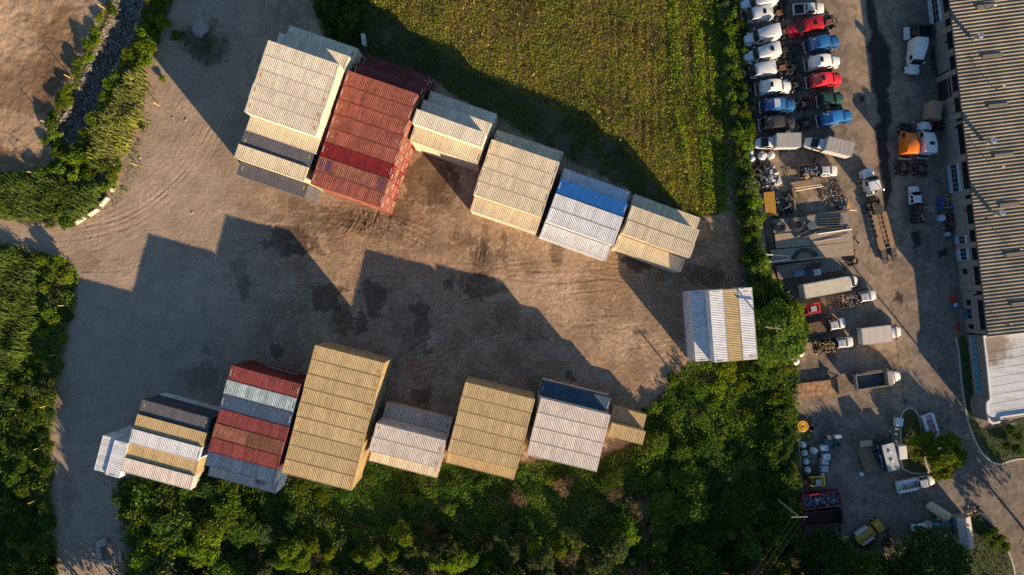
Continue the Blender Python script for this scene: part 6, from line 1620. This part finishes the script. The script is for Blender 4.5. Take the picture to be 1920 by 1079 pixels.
PROTO = {}
def make_proto(key, r, h, n, leaf, style='leafy', nl=9, reach=.74, lmin=.22, lmax=.56):
    lobes = []
    for k in range(nl):
        a = 2*PI*k/nl*2.4+G.uniform(-.4, .4); q = r*reach*math.sqrt((k+.3)/nl)*G.uniform(.8, 1.15)
        lr = r*G.uniform(lmin, lmax)
        zc = h*(.76-.36*(q/r))+G.uniform(-.14, .14)*h
        lobes.append((q*math.cos(a), q*math.sin(a), zc, lr, lr, min(lr*.8, zc*.7), G.uniform(.25, .75)))
    if style == 'leafy':
        p, t = crown_points(lobes, n//3); p = clump(p, 3, leaf*.7); t = np.repeat(t, 3)+G.normal(0, .16, len(p))
        V, q, T = leaf_quads(p, leaf, np.clip(t, 0, 1), .12)
    elif style == 'sprig':                 # long leaves radiating from shoot tips
        m = n//9; p, t = crown_points(lobes, m); P9 = np.repeat(p, 9, 0); ang = G.uniform(0, 2*PI, len(P9)); dr = np.stack([np.cos(ang), np.sin(ang), G.uniform(-.2, .5, len(P9))], 1)
        out = p-np.array([0, 0, h*.4]); out /= np.linalg.norm(out, axis=1)[:, None]; dr = dr+np.repeat(out, 9, 0)*.9; dr /= np.linalg.norm(dr, axis=1)[:, None]
        L = leaf*1.9; V, q, T = leaf_quads(P9+dr*L*.45, leaf*.55, np.clip(np.repeat(t, 9)+G.normal(0, .2, len(P9)), 0, 1), .5, 3.2, dr)
    else:                                   # bare twiggy brush
        p, t = crown_points(lobes, n); dr = p-np.array([0, 0, h*.1]); dr /= np.linalg.norm(dr, axis=1)[:, None]
        V, q, T = leaf_quads(p, leaf*.22, np.clip(t+G.normal(0, .25, n), 0, 1), .2, 12, dr)
    V[:, 2] = np.maximum(V[:, 2], .05)
    me = np_mesh('crown', V, q, None, tone=T, smooth=False)
    me.materials.append(None)
    tr = MB(); tr.tube([(0,0,-.1),(.03*r,.02*r,h*.3),(0,.05*r,h*.62)], .05*r+.04, 7, 0, .02*r+.015)
    for l in lobes[:6]: tr.tube([(.02*r,.02*r,h*.25),(l[0]*.5,l[1]*.5,h*.3+l[2]*.25),(l[0],l[1],l[2])], .022*r+.012, 5, 0, .01)
    PROTO[key] = (me, tr.mesh('trunk', BARK, True), r, h)
for k in range(4): make_proto('bush%d' % k, 1.5, 2.2+.3*k, 1300, .20, nl=7+k)
for k in range(4): make_proto('tree%d' % k, 2.4, 5.2+.5*k, 3000, .22, nl=10+k)
for k in range(2): make_proto('sprig%d' % k, 2.3, 5.0, 3000, .30, 'sprig', nl=10)
for k in range(2): make_proto('big%d' % k, 5.0, 9.5+k, 11000, .27, nl=22)
make_proto('bigsprig', 4.6, 9.0, 9500, .42, 'sprig', nl=18)
make_proto('spiky', 4.6, 8.0, 7500, .50, 'sprig', 26, 1.05, .10, .30)
make_proto('dead', 1.7, 1.8, 420, .30, 'dead', nl=7)
make_proto('low', 1.4, 1.1, 1000, .19, nl=6)

LM = dict(mid=mat_leaf('leaf_mid', (.125,.188,.028)), dark=mat_leaf('leaf_dark', (.080,.136,.027)), yel=mat_leaf('leaf_yellow', (.185,.255,.024)),
          grey=mat_leaf('leaf_grey', (.095,.125,.048)), deep=mat_leaf('leaf_deep', (.052,.095,.024)), brown=mat_leaf('twig_brown', (.21,.15,.10), .1), lime=mat_leaf('leaf_lime', (.15,.21,.016)))
N_PL = {}
def plant(key, px_, s, mk, name, label, cat, group, sz=1.0, rz=None, z=0.0, ztop=None):
    me, tr, r, h = PROTO[key]
    x, y = P(px_[0], px_[1], h*s*.6 if ztop is None else ztop)
    t = thing(name, label, cat, (x, y, z), random.uniform(0, 2*PI) if rz is None else rz, group)
    t.scale = (s, s, s*sz)
    put('crown', me, t, LM[mk]); put('trunk', tr, t)
    N_PL[name] = N_PL.get(name, 0)+1
    return t

def scatter(poly, spacing, seed, inset=0):
    rg = np.random.default_rng(seed)
    xs = [p[0] for p in poly]; ys = [p[1] for p in poly]
    x0, x1, y0, y1 = max(min(xs), -40), min(max(xs), 1960), max(min(ys), -60), min(max(ys), 1140)
    c = np.stack([rg.uniform(x0, x1, 9000), rg.uniform(y0, y1, 9000)], 1)
    c = c[sdist(c[:, 0], c[:, 1], poly) > inset]
    keep = []
    for p in c:
        if all((p[0]-q[0])**2+(p[1]-q[1])**2 > spacing**2 for q in keep): keep.append(p)
    return keep

# tops of stacks and other cleared spots that plants must stay off (ground outlines, photo pixels)
AVOID = [[(170,800),(300,730),(410,760),(600,660),(760,650),(900,720),(1150,720),(1215,770),(1205,835),(1110,868),(990,850),(960,885),(840,868),(810,885),(700,862),(660,905),(530,885),(505,915),(400,880),(360,905),(230,880),(180,890)],
         [(1270,540),(1405,535),(1412,672),(1280,685)], [(1497,700),(1500,910),(1520,1000),(1900,1000),(1900,700)], [(150,985),(268,985),(268,1130),(150,1130)]]
def free(p, m=3): return all(sdist(np.array([p[0]]), np.array([p[1]]), a)[0] < -m for a in AVOID)

# hedge of trees between the container yard and the truck lot
HEDGE = [(1356,-40),(1390,-40),(1392,60),(1397,140),(1412,190),(1408,240),(1398,290),(1404,330),(1416,380),(1424,430),(1418,470),(1440,520),(1462,545),(1480,580),(1500,615),(1490,650),(1470,680),(1462,740),(1472,800),(1482,860),(1488,930),(1478,1010),(1440,1010),(1448,860),(1436,740),(1418,690),(1418,560),(1408,540),(1396,500),(1388,400),(1380,300),(1376,200),(1362,100),(1356,-40)]
zone_of = [(120,'beside the topmost white trucks'),(215,'beside the blue and black trucks'),(300,'beside the box trucks'),(400,'beside the scrap and yellow sheet'),(530,'beside the pale platforms'),(660,'at the upright white stack'),(800,'beside the plank trailer'),(1100,'beside the white bags and dumpsters')]
for p in scatter(HEDGE, 15.5, 3, 0):
    y = p[1]; zn = next(z for lim, z in zone_of if y < lim)
    mk = random.choice(['mid','mid','grey','yel']) if y < 560 else random.choice(['mid','yel','dark','mid'])
    if y > 760: mk = random.choice(['dark','mid','dark'])
    key = random.choice(['bush0','bush1','sprig0','sprig1','bush2','bush3'])
    s = random.uniform(.9, 1.25) if 'bush' in key else random.uniform(.45, .62)
    if p[0] < 1398 and y < 520: s *= .7
    elif y < 330: s *= .85
    lab = '%s%s hedge tree %s' % ({'mid':'mid green','grey':'greyish','yel':'yellow-green','dark':'dark green'}[mk], ' feathery' if 'sprig' in key else ' round-leaved', zn)
    plant(key, p, s, mk, 'hedge_tree', lab, 'tree', 'hedge trees '+zn)
for p, s, key, mk, lab in (((1447,628),1.25,'bigsprig','mid','broad feathery tree between the upright stack and the plank bed pickup'),((1478,605),.8,'bigsprig','yel','yellow-green feathery tree reaching over the lot near the propane tanks'),
   ((1562,1068),1.0,'big0','deep','large dark round tree at the bottom left of the blue skip'),((1768,1072),1.2,'big1','deep','largest dark tree at the bottom, over the white tarp'),((1690,1098),.9,'big0','deep','dark tree at the picture bottom beside the largest tree'),  # deep leaf colour puts the shade over these trees into their green
   ((1778,860),.78,'spiky','yel','bright green spreading tree over the utility truck'),((1722,828),.55,'tree1','yel','small olive tree on the kerbed island'),((1742,845),.6,'tree2','mid','mid green tree on the kerbed island beside the olive one'),((1640,1090),.8,'big1','mid','tree at the bottom edge right of the blue skip'),((1545,1040),.8,'big0','deep','dark tree below the rusty dumpster')):
    plant(key, p, s, mk, 'broadleaf_tree', lab, 'tree', None, .68 if key in ('big0','big1') else .8)
# trees just beyond the lower edge, whose long shadows lie across the lot and the thicket
for p, s in (((1840,1150),1.2),((1905,1190),1.3),((1780,1180),1.2),((1500,1150),1.1),((1400,1150),1.0),((1990,1040),1.0),((150,1160),1.0),((215,1150),.95),((275,1150),1.0),((340,1150),1.05),((60,1150),.9),((1660,1180),1.2)):
    plant(random.choice(['big0','big1']), p, s, 'dark', 'broadleaf_tree', 'tall tree just beyond the lower edge of the picture', 'tree', 'tall trees beyond the lower edge', 1.1 if p[0] > 1500 else 1.0)

# thicket south of the yard
def south_of(x):
    for lim, w in ((300,'left of the mixed slate stack'),(420,'below the mixed slate stack'),(560,'below the red and blue stack'),(700,'below the nine row tan stack'),(850,'below the small off-white stack'),(980,'below the five row tan stack'),(1130,'below the off-white stack'),(1240,'below the short tan pair'),(1360,'in the middle of the right thicket'),(1600,'at the right end of the thicket')):
        if x < lim: return w
for p in scatter(THICKET, 26, 8, 2):
    if not free(p, 10): continue
    x, y = p; wh = south_of(x)
    edge = y > 1000
    r_ = random.random()
    mid_band = 560 < x < 1120 and y < 1000
    if mid_band and random.random() < .5: continue
    if mid_band:
        key, s = random.choice(['low','bush0','low','bush1']), random.uniform(.7, 1.1); mk = random.choice(['dark','deep','mid','dark'])
    elif edge:
        key, s = random.choice(['tree0','tree1','tree2','bush3','sprig0','sprig1']), random.choice([.55,.7,.85,1.05])*random.uniform(.85,1.1); mk = random.choice(['mid','grey','yel','grey','yel'])  # brighter leaf colours carry the sunlit look of the crowns here
    else:
        key, s = random.choice(['bush0','bush1','bush2','tree0','bush3','sprig0']), random.choice([.5,.65,.8,1.0,1.3])*random.uniform(.85,1.1); mk = random.choice(['dark','mid','dark','deep','mid'])
    if x < 430: key, s = random.choice(['tree0','tree1','tree2','tree3']), random.uniform(.95, 1.3)*(1.3 if x < 320 else 1)
    if 1200 < x < 1420 and y < 830: key, s, mk = random.choice(['low','bush0','low']), random.uniform(.8, 1.3), random.choice(['mid','yel','mid','lime'])
    if x > 1180 and y > 830: mk = random.choice(['dark','deep','dark','mid'])  # darker leaf colours paint in the shade of this corner
    if r_ < .06: mk = 'lime'
    elif r_ < (.30 if 1040 < x < 1230 and y > 900 else .17 if edge else .12) and (edge or 820 < x < 1230 and y > 900): key, mk, s = 'dead', 'brown', s*1.25
    hue = {'dark':'dark green','deep':'deep green','mid':'mid green','grey':'greyish','yel':'yellow-green','lime':'bright lime','brown':'bare brown'}[mk]
    kind = 'brush' if key == 'dead' else 'low shrub' if key == 'low' else 'shrub' if 'bush' in key else 'young tree'
    row = 'near the picture bottom' if y > 1000 else 'in the middle of the slope' if y > 930 else 'next to the containers' if x < 1240 else 'near the yard corner'
    plant(key, p, s, mk, 'thicket_tree' if 'tree' in kind else 'thicket_shrub', '%s %s %s, %s' % (hue, kind, wh, row.replace('in the middle of the slope', 'mid slope')), 'tree' if 'tree' in kind else 'shrub', '%s thicket plants %s' % (hue, wh), 1.0 if x < 430 or y > 1015 else .62)
# west thicket
for p in scatter(LEFTWOOD, 24, 12, 5):
    x, y = p
    key, s = random.choice(['bush0','bush1','low','bush2']), random.uniform(.6, 1.0)
    mk = random.choice(['mid','yel','mid','grey']) if y < 740 else random.choice(['dark','deep','mid'])  # leaf colour holds painted light: brighter in the sunlit part, darker in shade
    if x < 60 and y < 700: continue
    w = 'in the sunlit upper part' if y < 740 else 'in the shaded lower part'
    plant(key, p, s, mk, 'thicket_shrub', '%s shrub of the west thicket, %s' % ({'dark':'dark green','deep':'deep green','mid':'mid green','grey':'greyish','yel':'yellow-green'}[mk], w), 'shrub', 'west thicket shrubs '+w)
# scrub round the rock ditch
for p in scatter(SCRUB, 14, 15, 1):
    if sdist(np.array([p[0]]), np.array([p[1]]), DITCH)[0] > -3: continue
    if p[1] > 330 and random.random() < .55: continue
    if p[0] > 215 and 120 < p[1] < 300 and random.random() < .75: continue
    mk = random.choice(['yel','lime','mid']) if p[1] < 330 else random.choice(['mid','yel','grey'])
    w = 'on the left rim of the rock ditch' if p[0] < 190 and p[1] < 250 else 'on the right bank of the rock ditch' if p[1] < 290 else 'in the scrub above the bend'
    plant(random.choice(['low','bush0','bush1','low']), p, random.uniform(.6, .95), mk, 'ditch_shrub', '%s shrub %s' % ({'yel':'yellow-green','lime':'bright lime','mid':'mid green','grey':'greyish'}[mk], w), 'shrub', 'shrubs '+w)
for p, s, key, mk, lab in (((330,68),.42,'sprig0','lime','small bright sapling beside the dirt track at the top'),((304,148),.42,'bush1','lime','small yellow-green bush on the bare strip'),((268,238),.4,'bush2','lime','small yellow bush by the reed bank'),((1208,768),.3,'low','mid','small bush at the end of the tan pair')): plant(key, p, s, mk, 'sapling', lab, 'shrub', None)
for p in scatter([(592,-30),(680,-30),(684,20),(676,70),(650,88),(612,75),(596,30)], 17, 18, 2):
    plant(random.choice(['low','bush0','low']), p, random.uniform(.7, 1.0), random.choice(['dark','mid','dark']), 'thicket_shrub', 'dark creeping shrub north of the tall cream stack', 'shrub', 'shrubs north of the tall cream stack')
for p in scatter([(1858,990),(1884,1005),(1890,1040),(1862,1030),(1845,1000)], 15, 19, 0):
    plant('bush1', p, .62, 'mid', 'hedge_shrub', 'rounded green shrub beside the shed by the road', 'shrub', 'shrubs beside the shed')
for p, s in (((1893,805),.6),((1910,818),.55),((1886,836),.5),((1905,842),.6)): plant('bush2', p, s, 'dark', 'hedge_shrub', 'dark shrub on the lawn corner under the street pole', 'shrub', 'shrubs under the street pole')
for p, s in (((1480,818),.7),((1474,870),.65),((1492,360),.35),((1560,415),.3),((1516,815),.3),((1510,890),.35)): plant('bush1', p, s, 'mid', 'weed_clump', 'green weed clump %s' % ('by the white bags' if p[1] > 700 else 'by the platforms'), 'weeds', 'weed clumps in the lot')
print('plants', N_PL)

# ------------------------------------------------ ground cover nobody could count
def cover(name, poly, dens, zf, size, mk, seed, mask=None, tonef=None, asp=1.7, up=.3, kind='stuff', inset=0):
    rg = np.random.default_rng(seed)
    xs = [p[0] for p in poly]; ys = [p[1] for p in poly]
    x0, x1, y0, y1 = max(min(xs), -60), min(max(xs), 1980), max(min(ys), -60), min(max(ys), 1140)
    area = (x1-x0)*(y1-y0)*(CAM_H/FPX)**2; n = int(area*dens)
    a = rg.uniform(x0, x1, n); b = rg.uniform(y0, y1, n)
    X_, Y_ = (a-960)*CAM_H/FPX, (539.5-b)*CAM_H/FPX
    w1 = (fbm(X_*.5, Y_*.5, seed)-.5)*22
    k = sdist(a+w1, b+w1[::-1]*.3, poly) > inset
    if mask is not None: k &= rg.uniform(0, 1, n) < mask(a, b, X_, Y_)
    X_, Y_, a, b = X_[k], Y_[k], a[k], b[k]
    z = zf(a, b, X_, Y_, rg)
    t = tonef(a, b, X_, Y_) if tonef is not None else fbm(X_*.45, Y_*.45, seed+3)*1.1-.05
    t = np.clip(t+rg.normal(0, .16, len(t)), 0, 1)
    V, q, T = leaf_quads(np.stack([X_, Y_, z], 1), size, t, up, asp)
    o = put(name, np_mesh(name, V, q, LM[mk] if isinstance(mk, str) else mk, tone=T, smooth=False))
    return tag(o, kind=kind)
hill = lambda s, h, sd: (lambda a, b, X_, Y_, rg: .05+rg.uniform(0, 1, len(a))**.6*h*np.clip(fbm(X_*s, Y_*s, sd)*2-.45, .12, 1.3))
MIDB = [(560,870),(700,850),(830,868),(960,870),(1100,862),(1130,900),(1080,985),(900,1000),(700,985),(560,960)]
HB = hill(.38, 1.9, 61)
cover('undergrowth', THICKET, 27, lambda a, b, x, y, rg: HB(a, b, x, y, rg)*(1-.72*sstep(-12, 16, sdist(a, b, MIDB))), .22, 'mid', 62, lambda a, b, x, y: (sdist(a, b, AVOID[0]) < 4)*(sdist(a, b, AVOID[1]) < 2)*1.0, inset=-2)
cover('ground_vines', MIDB, 16, hill(.5, .6, 161), .19, mat_leaf('vine_leaf', (.085,.20,.035)), 162, lambda a, b, x, y: sstep(.40,.52,fbm(x*.25,y*.25,163))*(sdist(a, b, AVOID[0]) < 3))
cover('undergrowth', LEFTWOOD, 24, hill(.5, 1.5, 63), .20, mat_leaf('leaf_westwood', (.165,.23,.022)), 64, inset=-3)
cover('hedge_cover', HEDGE, 22, hill(.5, 2.4, 163), .20, 'mid', 164, inset=-2)
cover('scrub_cover', SCRUB, 11, hill(.5, .8, 65), .20, 'yel', 66, lambda a, b, x, y: (sdist(a, b, DITCH) < -2)*(.25+.75*sstep(.38,.55,fbm(x*.35,y*.35,67))))
cover('bank_grass', BANK, 24, hill(.6, .4, 68), .17, 'mid', 69, lambda a, b, x, y: (sdist(a, b, FIELD) < 4)*(1-.85*sstep(.58,.66,fbm(x*.22,y*.22,33)))*sstep(-6,8,sdist(a,b,BANK)), lambda a, b, x, y: fbm(x*.4,y*.4,70)*1.2-.1)
FG = mat_leaf('field_leaf', (.355,.275,.058), .10, .34, .35)
def field_tone(a, b, x, y):
    rows = .26*np.sin(a*.42+2*fbm(x*.3,y*.1,74))*sstep(1040,1160,a)
    return .46+(fbm(x*.10,y*.10,70)-.5)*1.1+(fbm(x*.28,y*.28,71)-.5)*1.2+(fbm(x*1.1,y*1.1,72)-.5)*.8+rows
cover('field_grass', FIELD, 36, lambda a, b, x, y, rg: .03+rg.uniform(0,1,len(a))*(.10+.5*np.clip(fbm(x*.9,y*.9,73)*1.9-.6,.05,1)+.1*np.clip(np.sin(a*.42),0,1)*sstep(1060,1160,a)), .135, FG, 75, tonef=field_tone)
cover('field_herbs', FIELD, 20, lambda a, b, x, y, rg: .1+rg.uniform(0,1,len(a))*.5*np.clip(fbm(x*.8,y*.8,76)*2-.6,.1,1), .135, mat_leaf('field_herb', (.23,.30,.032)), 77, lambda a, b, x, y: sstep(.46,.58,fbm(x*.22,y*.22,78))+.5*sstep(1225,1245,a)+sstep(300,380,b)*.7+.6*sstep(60,10,sdist(a,b,FIELD))*(b > 20))
cover('field_plumes', FIELD, .7, lambda a, b, x, y, rg: .3+rg.uniform(0,1,len(a))*.7, .30, mat_leaf('plume', (.28,.25,.055), .1, .6, .4), 178, lambda a, b, x, y: sstep(.56,.62,fbm(x*.9,y*.9,179)))
ROWS = [(1245,-40),(1352,-40),(1362,120),(1372,300),(1366,400),(1300,400),(1262,200)]
cover('green_rows', ROWS, 34, lambda a, b, x, y, rg: .1+rg.uniform(0,1,len(a))*1.0*np.clip(fbm(x*.6,y*.6,79)*1.8-.4,.15,1), .20, mat_leaf('row_leaf', (.185,.28,.026)), 80,
      lambda a, b, x, y: np.max([sstep(w, w*.6, np.abs(a-.082*b-c+10*(fbm(x*.12,y*.12,81)-.5))) for c, w in ((1254,15),(1299,12),(1326,10),(1344,6))], 0)*(.45+.55*sstep(.35,.5,fbm(x*.4,y*.4,82))))
cover('path_weeds', [(1338,-40),(1388,-40),(1402,300),(1420,480),(1436,560),(1408,560),(1378,430),(1346,250)], 20, hill(.6, .7, 83), .19, 'mid', 84, lambda a, b, x, y: sstep(.34,.46,fbm(x*.4,y*.4,85))*(1-.8*(sdist(a,b,PATHSTRIP) > 4)*(b > 130)))
cover('lot_weeds', [(1420,280),(1500,330),(1500,400),(1450,470),(1490,560),(1520,640),(1500,700),(1530,790),(1530,900),(1500,1010),(1462,1010),(1462,700),(1440,560),(1420,400)], 7, hill(.6, .5, 86), .18, 'mid', 87, lambda a, b, x, y: sstep(.48,.6,fbm(x*.5,y*.5,88)))
cover('lawn_grass', LAWN_OFFICE, 24, lambda a, b, x, y, rg: .06+rg.uniform(0,1,len(a))*.08, .12, mat_leaf('lawn_leaf', (.055,.085,.016)), 89, inset=4)
cover('lawn_grass', LAWN_CORNER, 18, lambda a, b, x, y, rg: .06+rg.uniform(0,1,len(a))*.1, .13, mat_leaf('lawn_leaf2', (.085,.088,.022)), 90, inset=4)
cover('bed_plants', ISLAND, 16, hill(.8, .5, 91), .18, 'yel', 92, inset=3)
cover('pad_grass', [(350,25),(400,20),(430,60),(425,120),(385,125),(340,100),(330,60)], 12, lambda a, b, x, y, rg: .03+rg.uniform(0,1,len(a))*.2, .15, 'dark', 93, lambda a, b, x, y: (np.hypot(a-375,b-50) > 17)*sstep(.35,.55,fbm(x*.4,y*.4,94))*.8)
cover('track_weeds', [(318,60),(328,60),(300,160),(282,230),(262,320),(225,390),(190,410),(215,370),(235,330),(262,240),(290,160)], 9, lambda a, b, x, y, rg: .03+rg.uniform(0,1,len(a))*.3, .16, 'mid', 95, lambda a, b, x, y: sstep(.4,.55,fbm(x*.5,y*.5,96)))

def reeds(name, poly, dens, h, seed, mk, tone0=.5):
    rg = np.random.default_rng(seed)
    xs = [p[0] for p in poly]; ys = [p[1] for p in poly]
    n = int((max(xs)-min(xs))*(max(ys)-min(ys))*(CAM_H/FPX)**2*dens)
    a = rg.uniform(min(xs), max(xs), n); b = rg.uniform(min(ys), max(ys), n)
    X_, Y_ = (a-960)*CAM_H/FPX, (539.5-b)*CAM_H/FPX
    w = (fbm(X_*.4, Y_*.4, seed)-.5)*34; k = sdist(a+w, b+w, poly)+rg.normal(0, 4, n)-4 > 0
    X_, Y_ = X_[k], Y_[k]; n = len(X_)
    g = fbm(X_*.4, Y_*.4, seed+1)
    hh = h*(.55+.6*g)*rg.uniform(.7, 1.15, n); lean = rg.normal(0, .16, (n, 2))+np.array((-.18, .10))
    wd = rg.uniform(.035, .08, n); ang = rg.uniform(0, PI, n); dx, dy = np.cos(ang)*wd, np.sin(ang)*wd
    b0 = np.stack([X_-dx, Y_-dy, np.zeros(n)], 1); b1 = np.stack([X_+dx, Y_+dy, np.zeros(n)], 1)
    mx_, my_ = X_+lean[:, 0]*hh*.4, Y_+lean[:, 1]*hh*.4; tx, ty = X_+lean[:, 0]*hh*1.3, Y_+lean[:, 1]*hh*1.3
    m0 = np.stack([mx_-dx*1.2, my_-dy*1.2, hh*.6], 1); m1 = np.stack([mx_+dx*1.2, my_+dy*1.2, hh*.6], 1)
    t0 = np.stack([tx-dx*.3, ty-dy*.3, hh], 1); t1 = np.stack([tx+dx*.3, ty+dy*.3, hh], 1)
    V = np.stack([b0, b1, m1, m0, t1, t0], 1).reshape(-1, 3); i = np.arange(n)*6
    q = np.concatenate([np.stack([i, i+1, i+2, i+3], 1), np.stack([i+3, i+2, i+4, i+5], 1)])
    T = np.clip(np.repeat(tone0+(g-.5)*1.2+rg.normal(0, .18, n), 6), 0, 1)
    return tag(put(name, np_mesh(name, V, q, mk, tone=T, smooth=False)), kind='stuff')
RM = mat_leaf('reed_leaf', (.25,.25,.075), .1, .4, .35)
RM2 = mat_leaf('reed_leaf_green', (.17,.235,.06), .1, .45, .35)
reeds('reed_bed', [(248,150),(272,128),(284,165),(268,215),(250,262),(226,312),(196,322),(176,290),(190,240),(222,196)], 46, 2.3, 101, RM)
reeds('reed_bed', [(-50,336),(60,330),(150,350),(206,352),(190,388),(160,412),(60,414),(-50,404)], 34, 2.2, 102, RM2)
reeds('reed_bed', [(-50,462),(50,474),(80,500),(74,580),(66,660),(44,760),(-50,800)], 32, 2.3, 103, RM2, .45)

# angular rocks lining the ditch
def rocks(name, poly, dens, s0, s1, seed):
    rg = np.random.default_rng(seed); xs = [p[0] for p in poly]; ys = [p[1] for p in poly]
    n = int((max(xs)-min(xs))*(max(ys)-min(ys))*(CAM_H/FPX)**2*dens)
    a = rg.uniform(min(xs), max(xs), n); b = rg.uniform(min(ys), max(ys), n); d = sdist(a, b, poly); k = d > -1
    a, b, d = a[k], b[k], d[k]; n = len(a); X_, Y_ = (a-960)*CAM_H/FPX, (539.5-b)*CAM_H/FPX; Zc = -1.25*sstep(-3, 14, d)
    base = np.array([(1,0,0),(-1,0,0),(0,1,0),(0,-1,0),(0,0,1),(0,0,-1),(.62,.62,.5),(-.62,.6,.45),(.6,-.65,.5),(-.6,-.6,.55)])
    F = np.array([(6,4,7),(6,7,2),(7,4,9),(7,9,1),(9,4,8),(9,8,3),(8,4,6),(8,6,0),(2,7,5),(7,1,5),(1,9,5),(9,3,5),(3,8,5),(8,0,5),(0,6,5),(6,2,5)])
    V = base[None]*rg.uniform(.6, 1.25, (n, 10, 1))*(rg.uniform(s0, s1, n)**1.0)[:, None, None]*rg.uniform(.6, 1.3, (n, 1, 3))
    an = rg.uniform(0, 2*PI, n); c, s = np.cos(an)[:, None], np.sin(an)[:, None]
    V = np.stack([V[..., 0]*c-V[..., 1]*s, V[..., 0]*s+V[..., 1]*c, V[..., 2]], -1)+np.stack([X_, Y_, Zc+.12], 1)[:, None]
    q = (F[None]+(np.arange(n)*10)[:, None, None]).reshape(-1, 3)
    m = bpy.data.materials.new('ditch_rock'); N, L = nodes_of(m); at = N.new('ShaderNodeAttribute'); at.attribute_name = 'tone'; rp = N.new('ShaderNodeValToRGB')
    rp.color_ramp.elements[0].color = (.075,.070,.066,1); rp.color_ramp.elements[1].color = (.36,.32,.27,1); L.new(at.outputs['Fac'], rp.inputs[0]); L.new(rp.outputs[0], N['Principled BSDF'].inputs['Base Color']); N['Principled BSDF'].inputs['Roughness'].default_value = .9
    return tag(put(name, np_mesh(name, V.reshape(-1, 3), q, m, tone=np.repeat(np.clip(rg.normal(.4, .22, n), 0, 1), 10), smooth=False)), kind='stuff')
rocks('ditch_rocks', DITCH, 17, .10, .26, 111)
# pebbles and clods over the yard
def clods():
    rg = np.random.default_rng(121); n = 2600
    a = rg.uniform(110, 1330, n); b = rg.uniform(380, 760, n); X_, Y_ = (a-960)*CAM_H/FPX, (539.5-b)*CAM_H/FPX
    k = rg.uniform(0, 1, n) < sstep(.5, .68, fbm(X_*.2, Y_*.2, 122)); X_, Y_ = X_[k], Y_[k]; n = len(X_)
    base = np.array([(1,0,0),(-1,0,0),(0,1,0),(0,-1,0),(0,0,.8),(0,0,-.6)]); F = np.array([(0,2,4),(2,1,4),(1,3,4),(3,0,4),(2,0,5),(1,2,5),(3,1,5),(0,3,5)])
    V = base[None]*rg.uniform(.6, 1.3, (n, 6, 1))*(.04+.10*rg.uniform(0, 1, n)**4)[:, None, None]+np.stack([X_, Y_, np.full(n, .03)], 1)[:, None]
    return tag(put('soil_clods', np_mesh('soil_clods', V.reshape(-1, 3), (F[None]+(np.arange(n)*6)[:, None, None]).reshape(-1, 3), mat_plain('clod', (.20,.14,.09), .95), smooth=False)), kind='stuff')
clods()
print('containers', N_CONT[0])
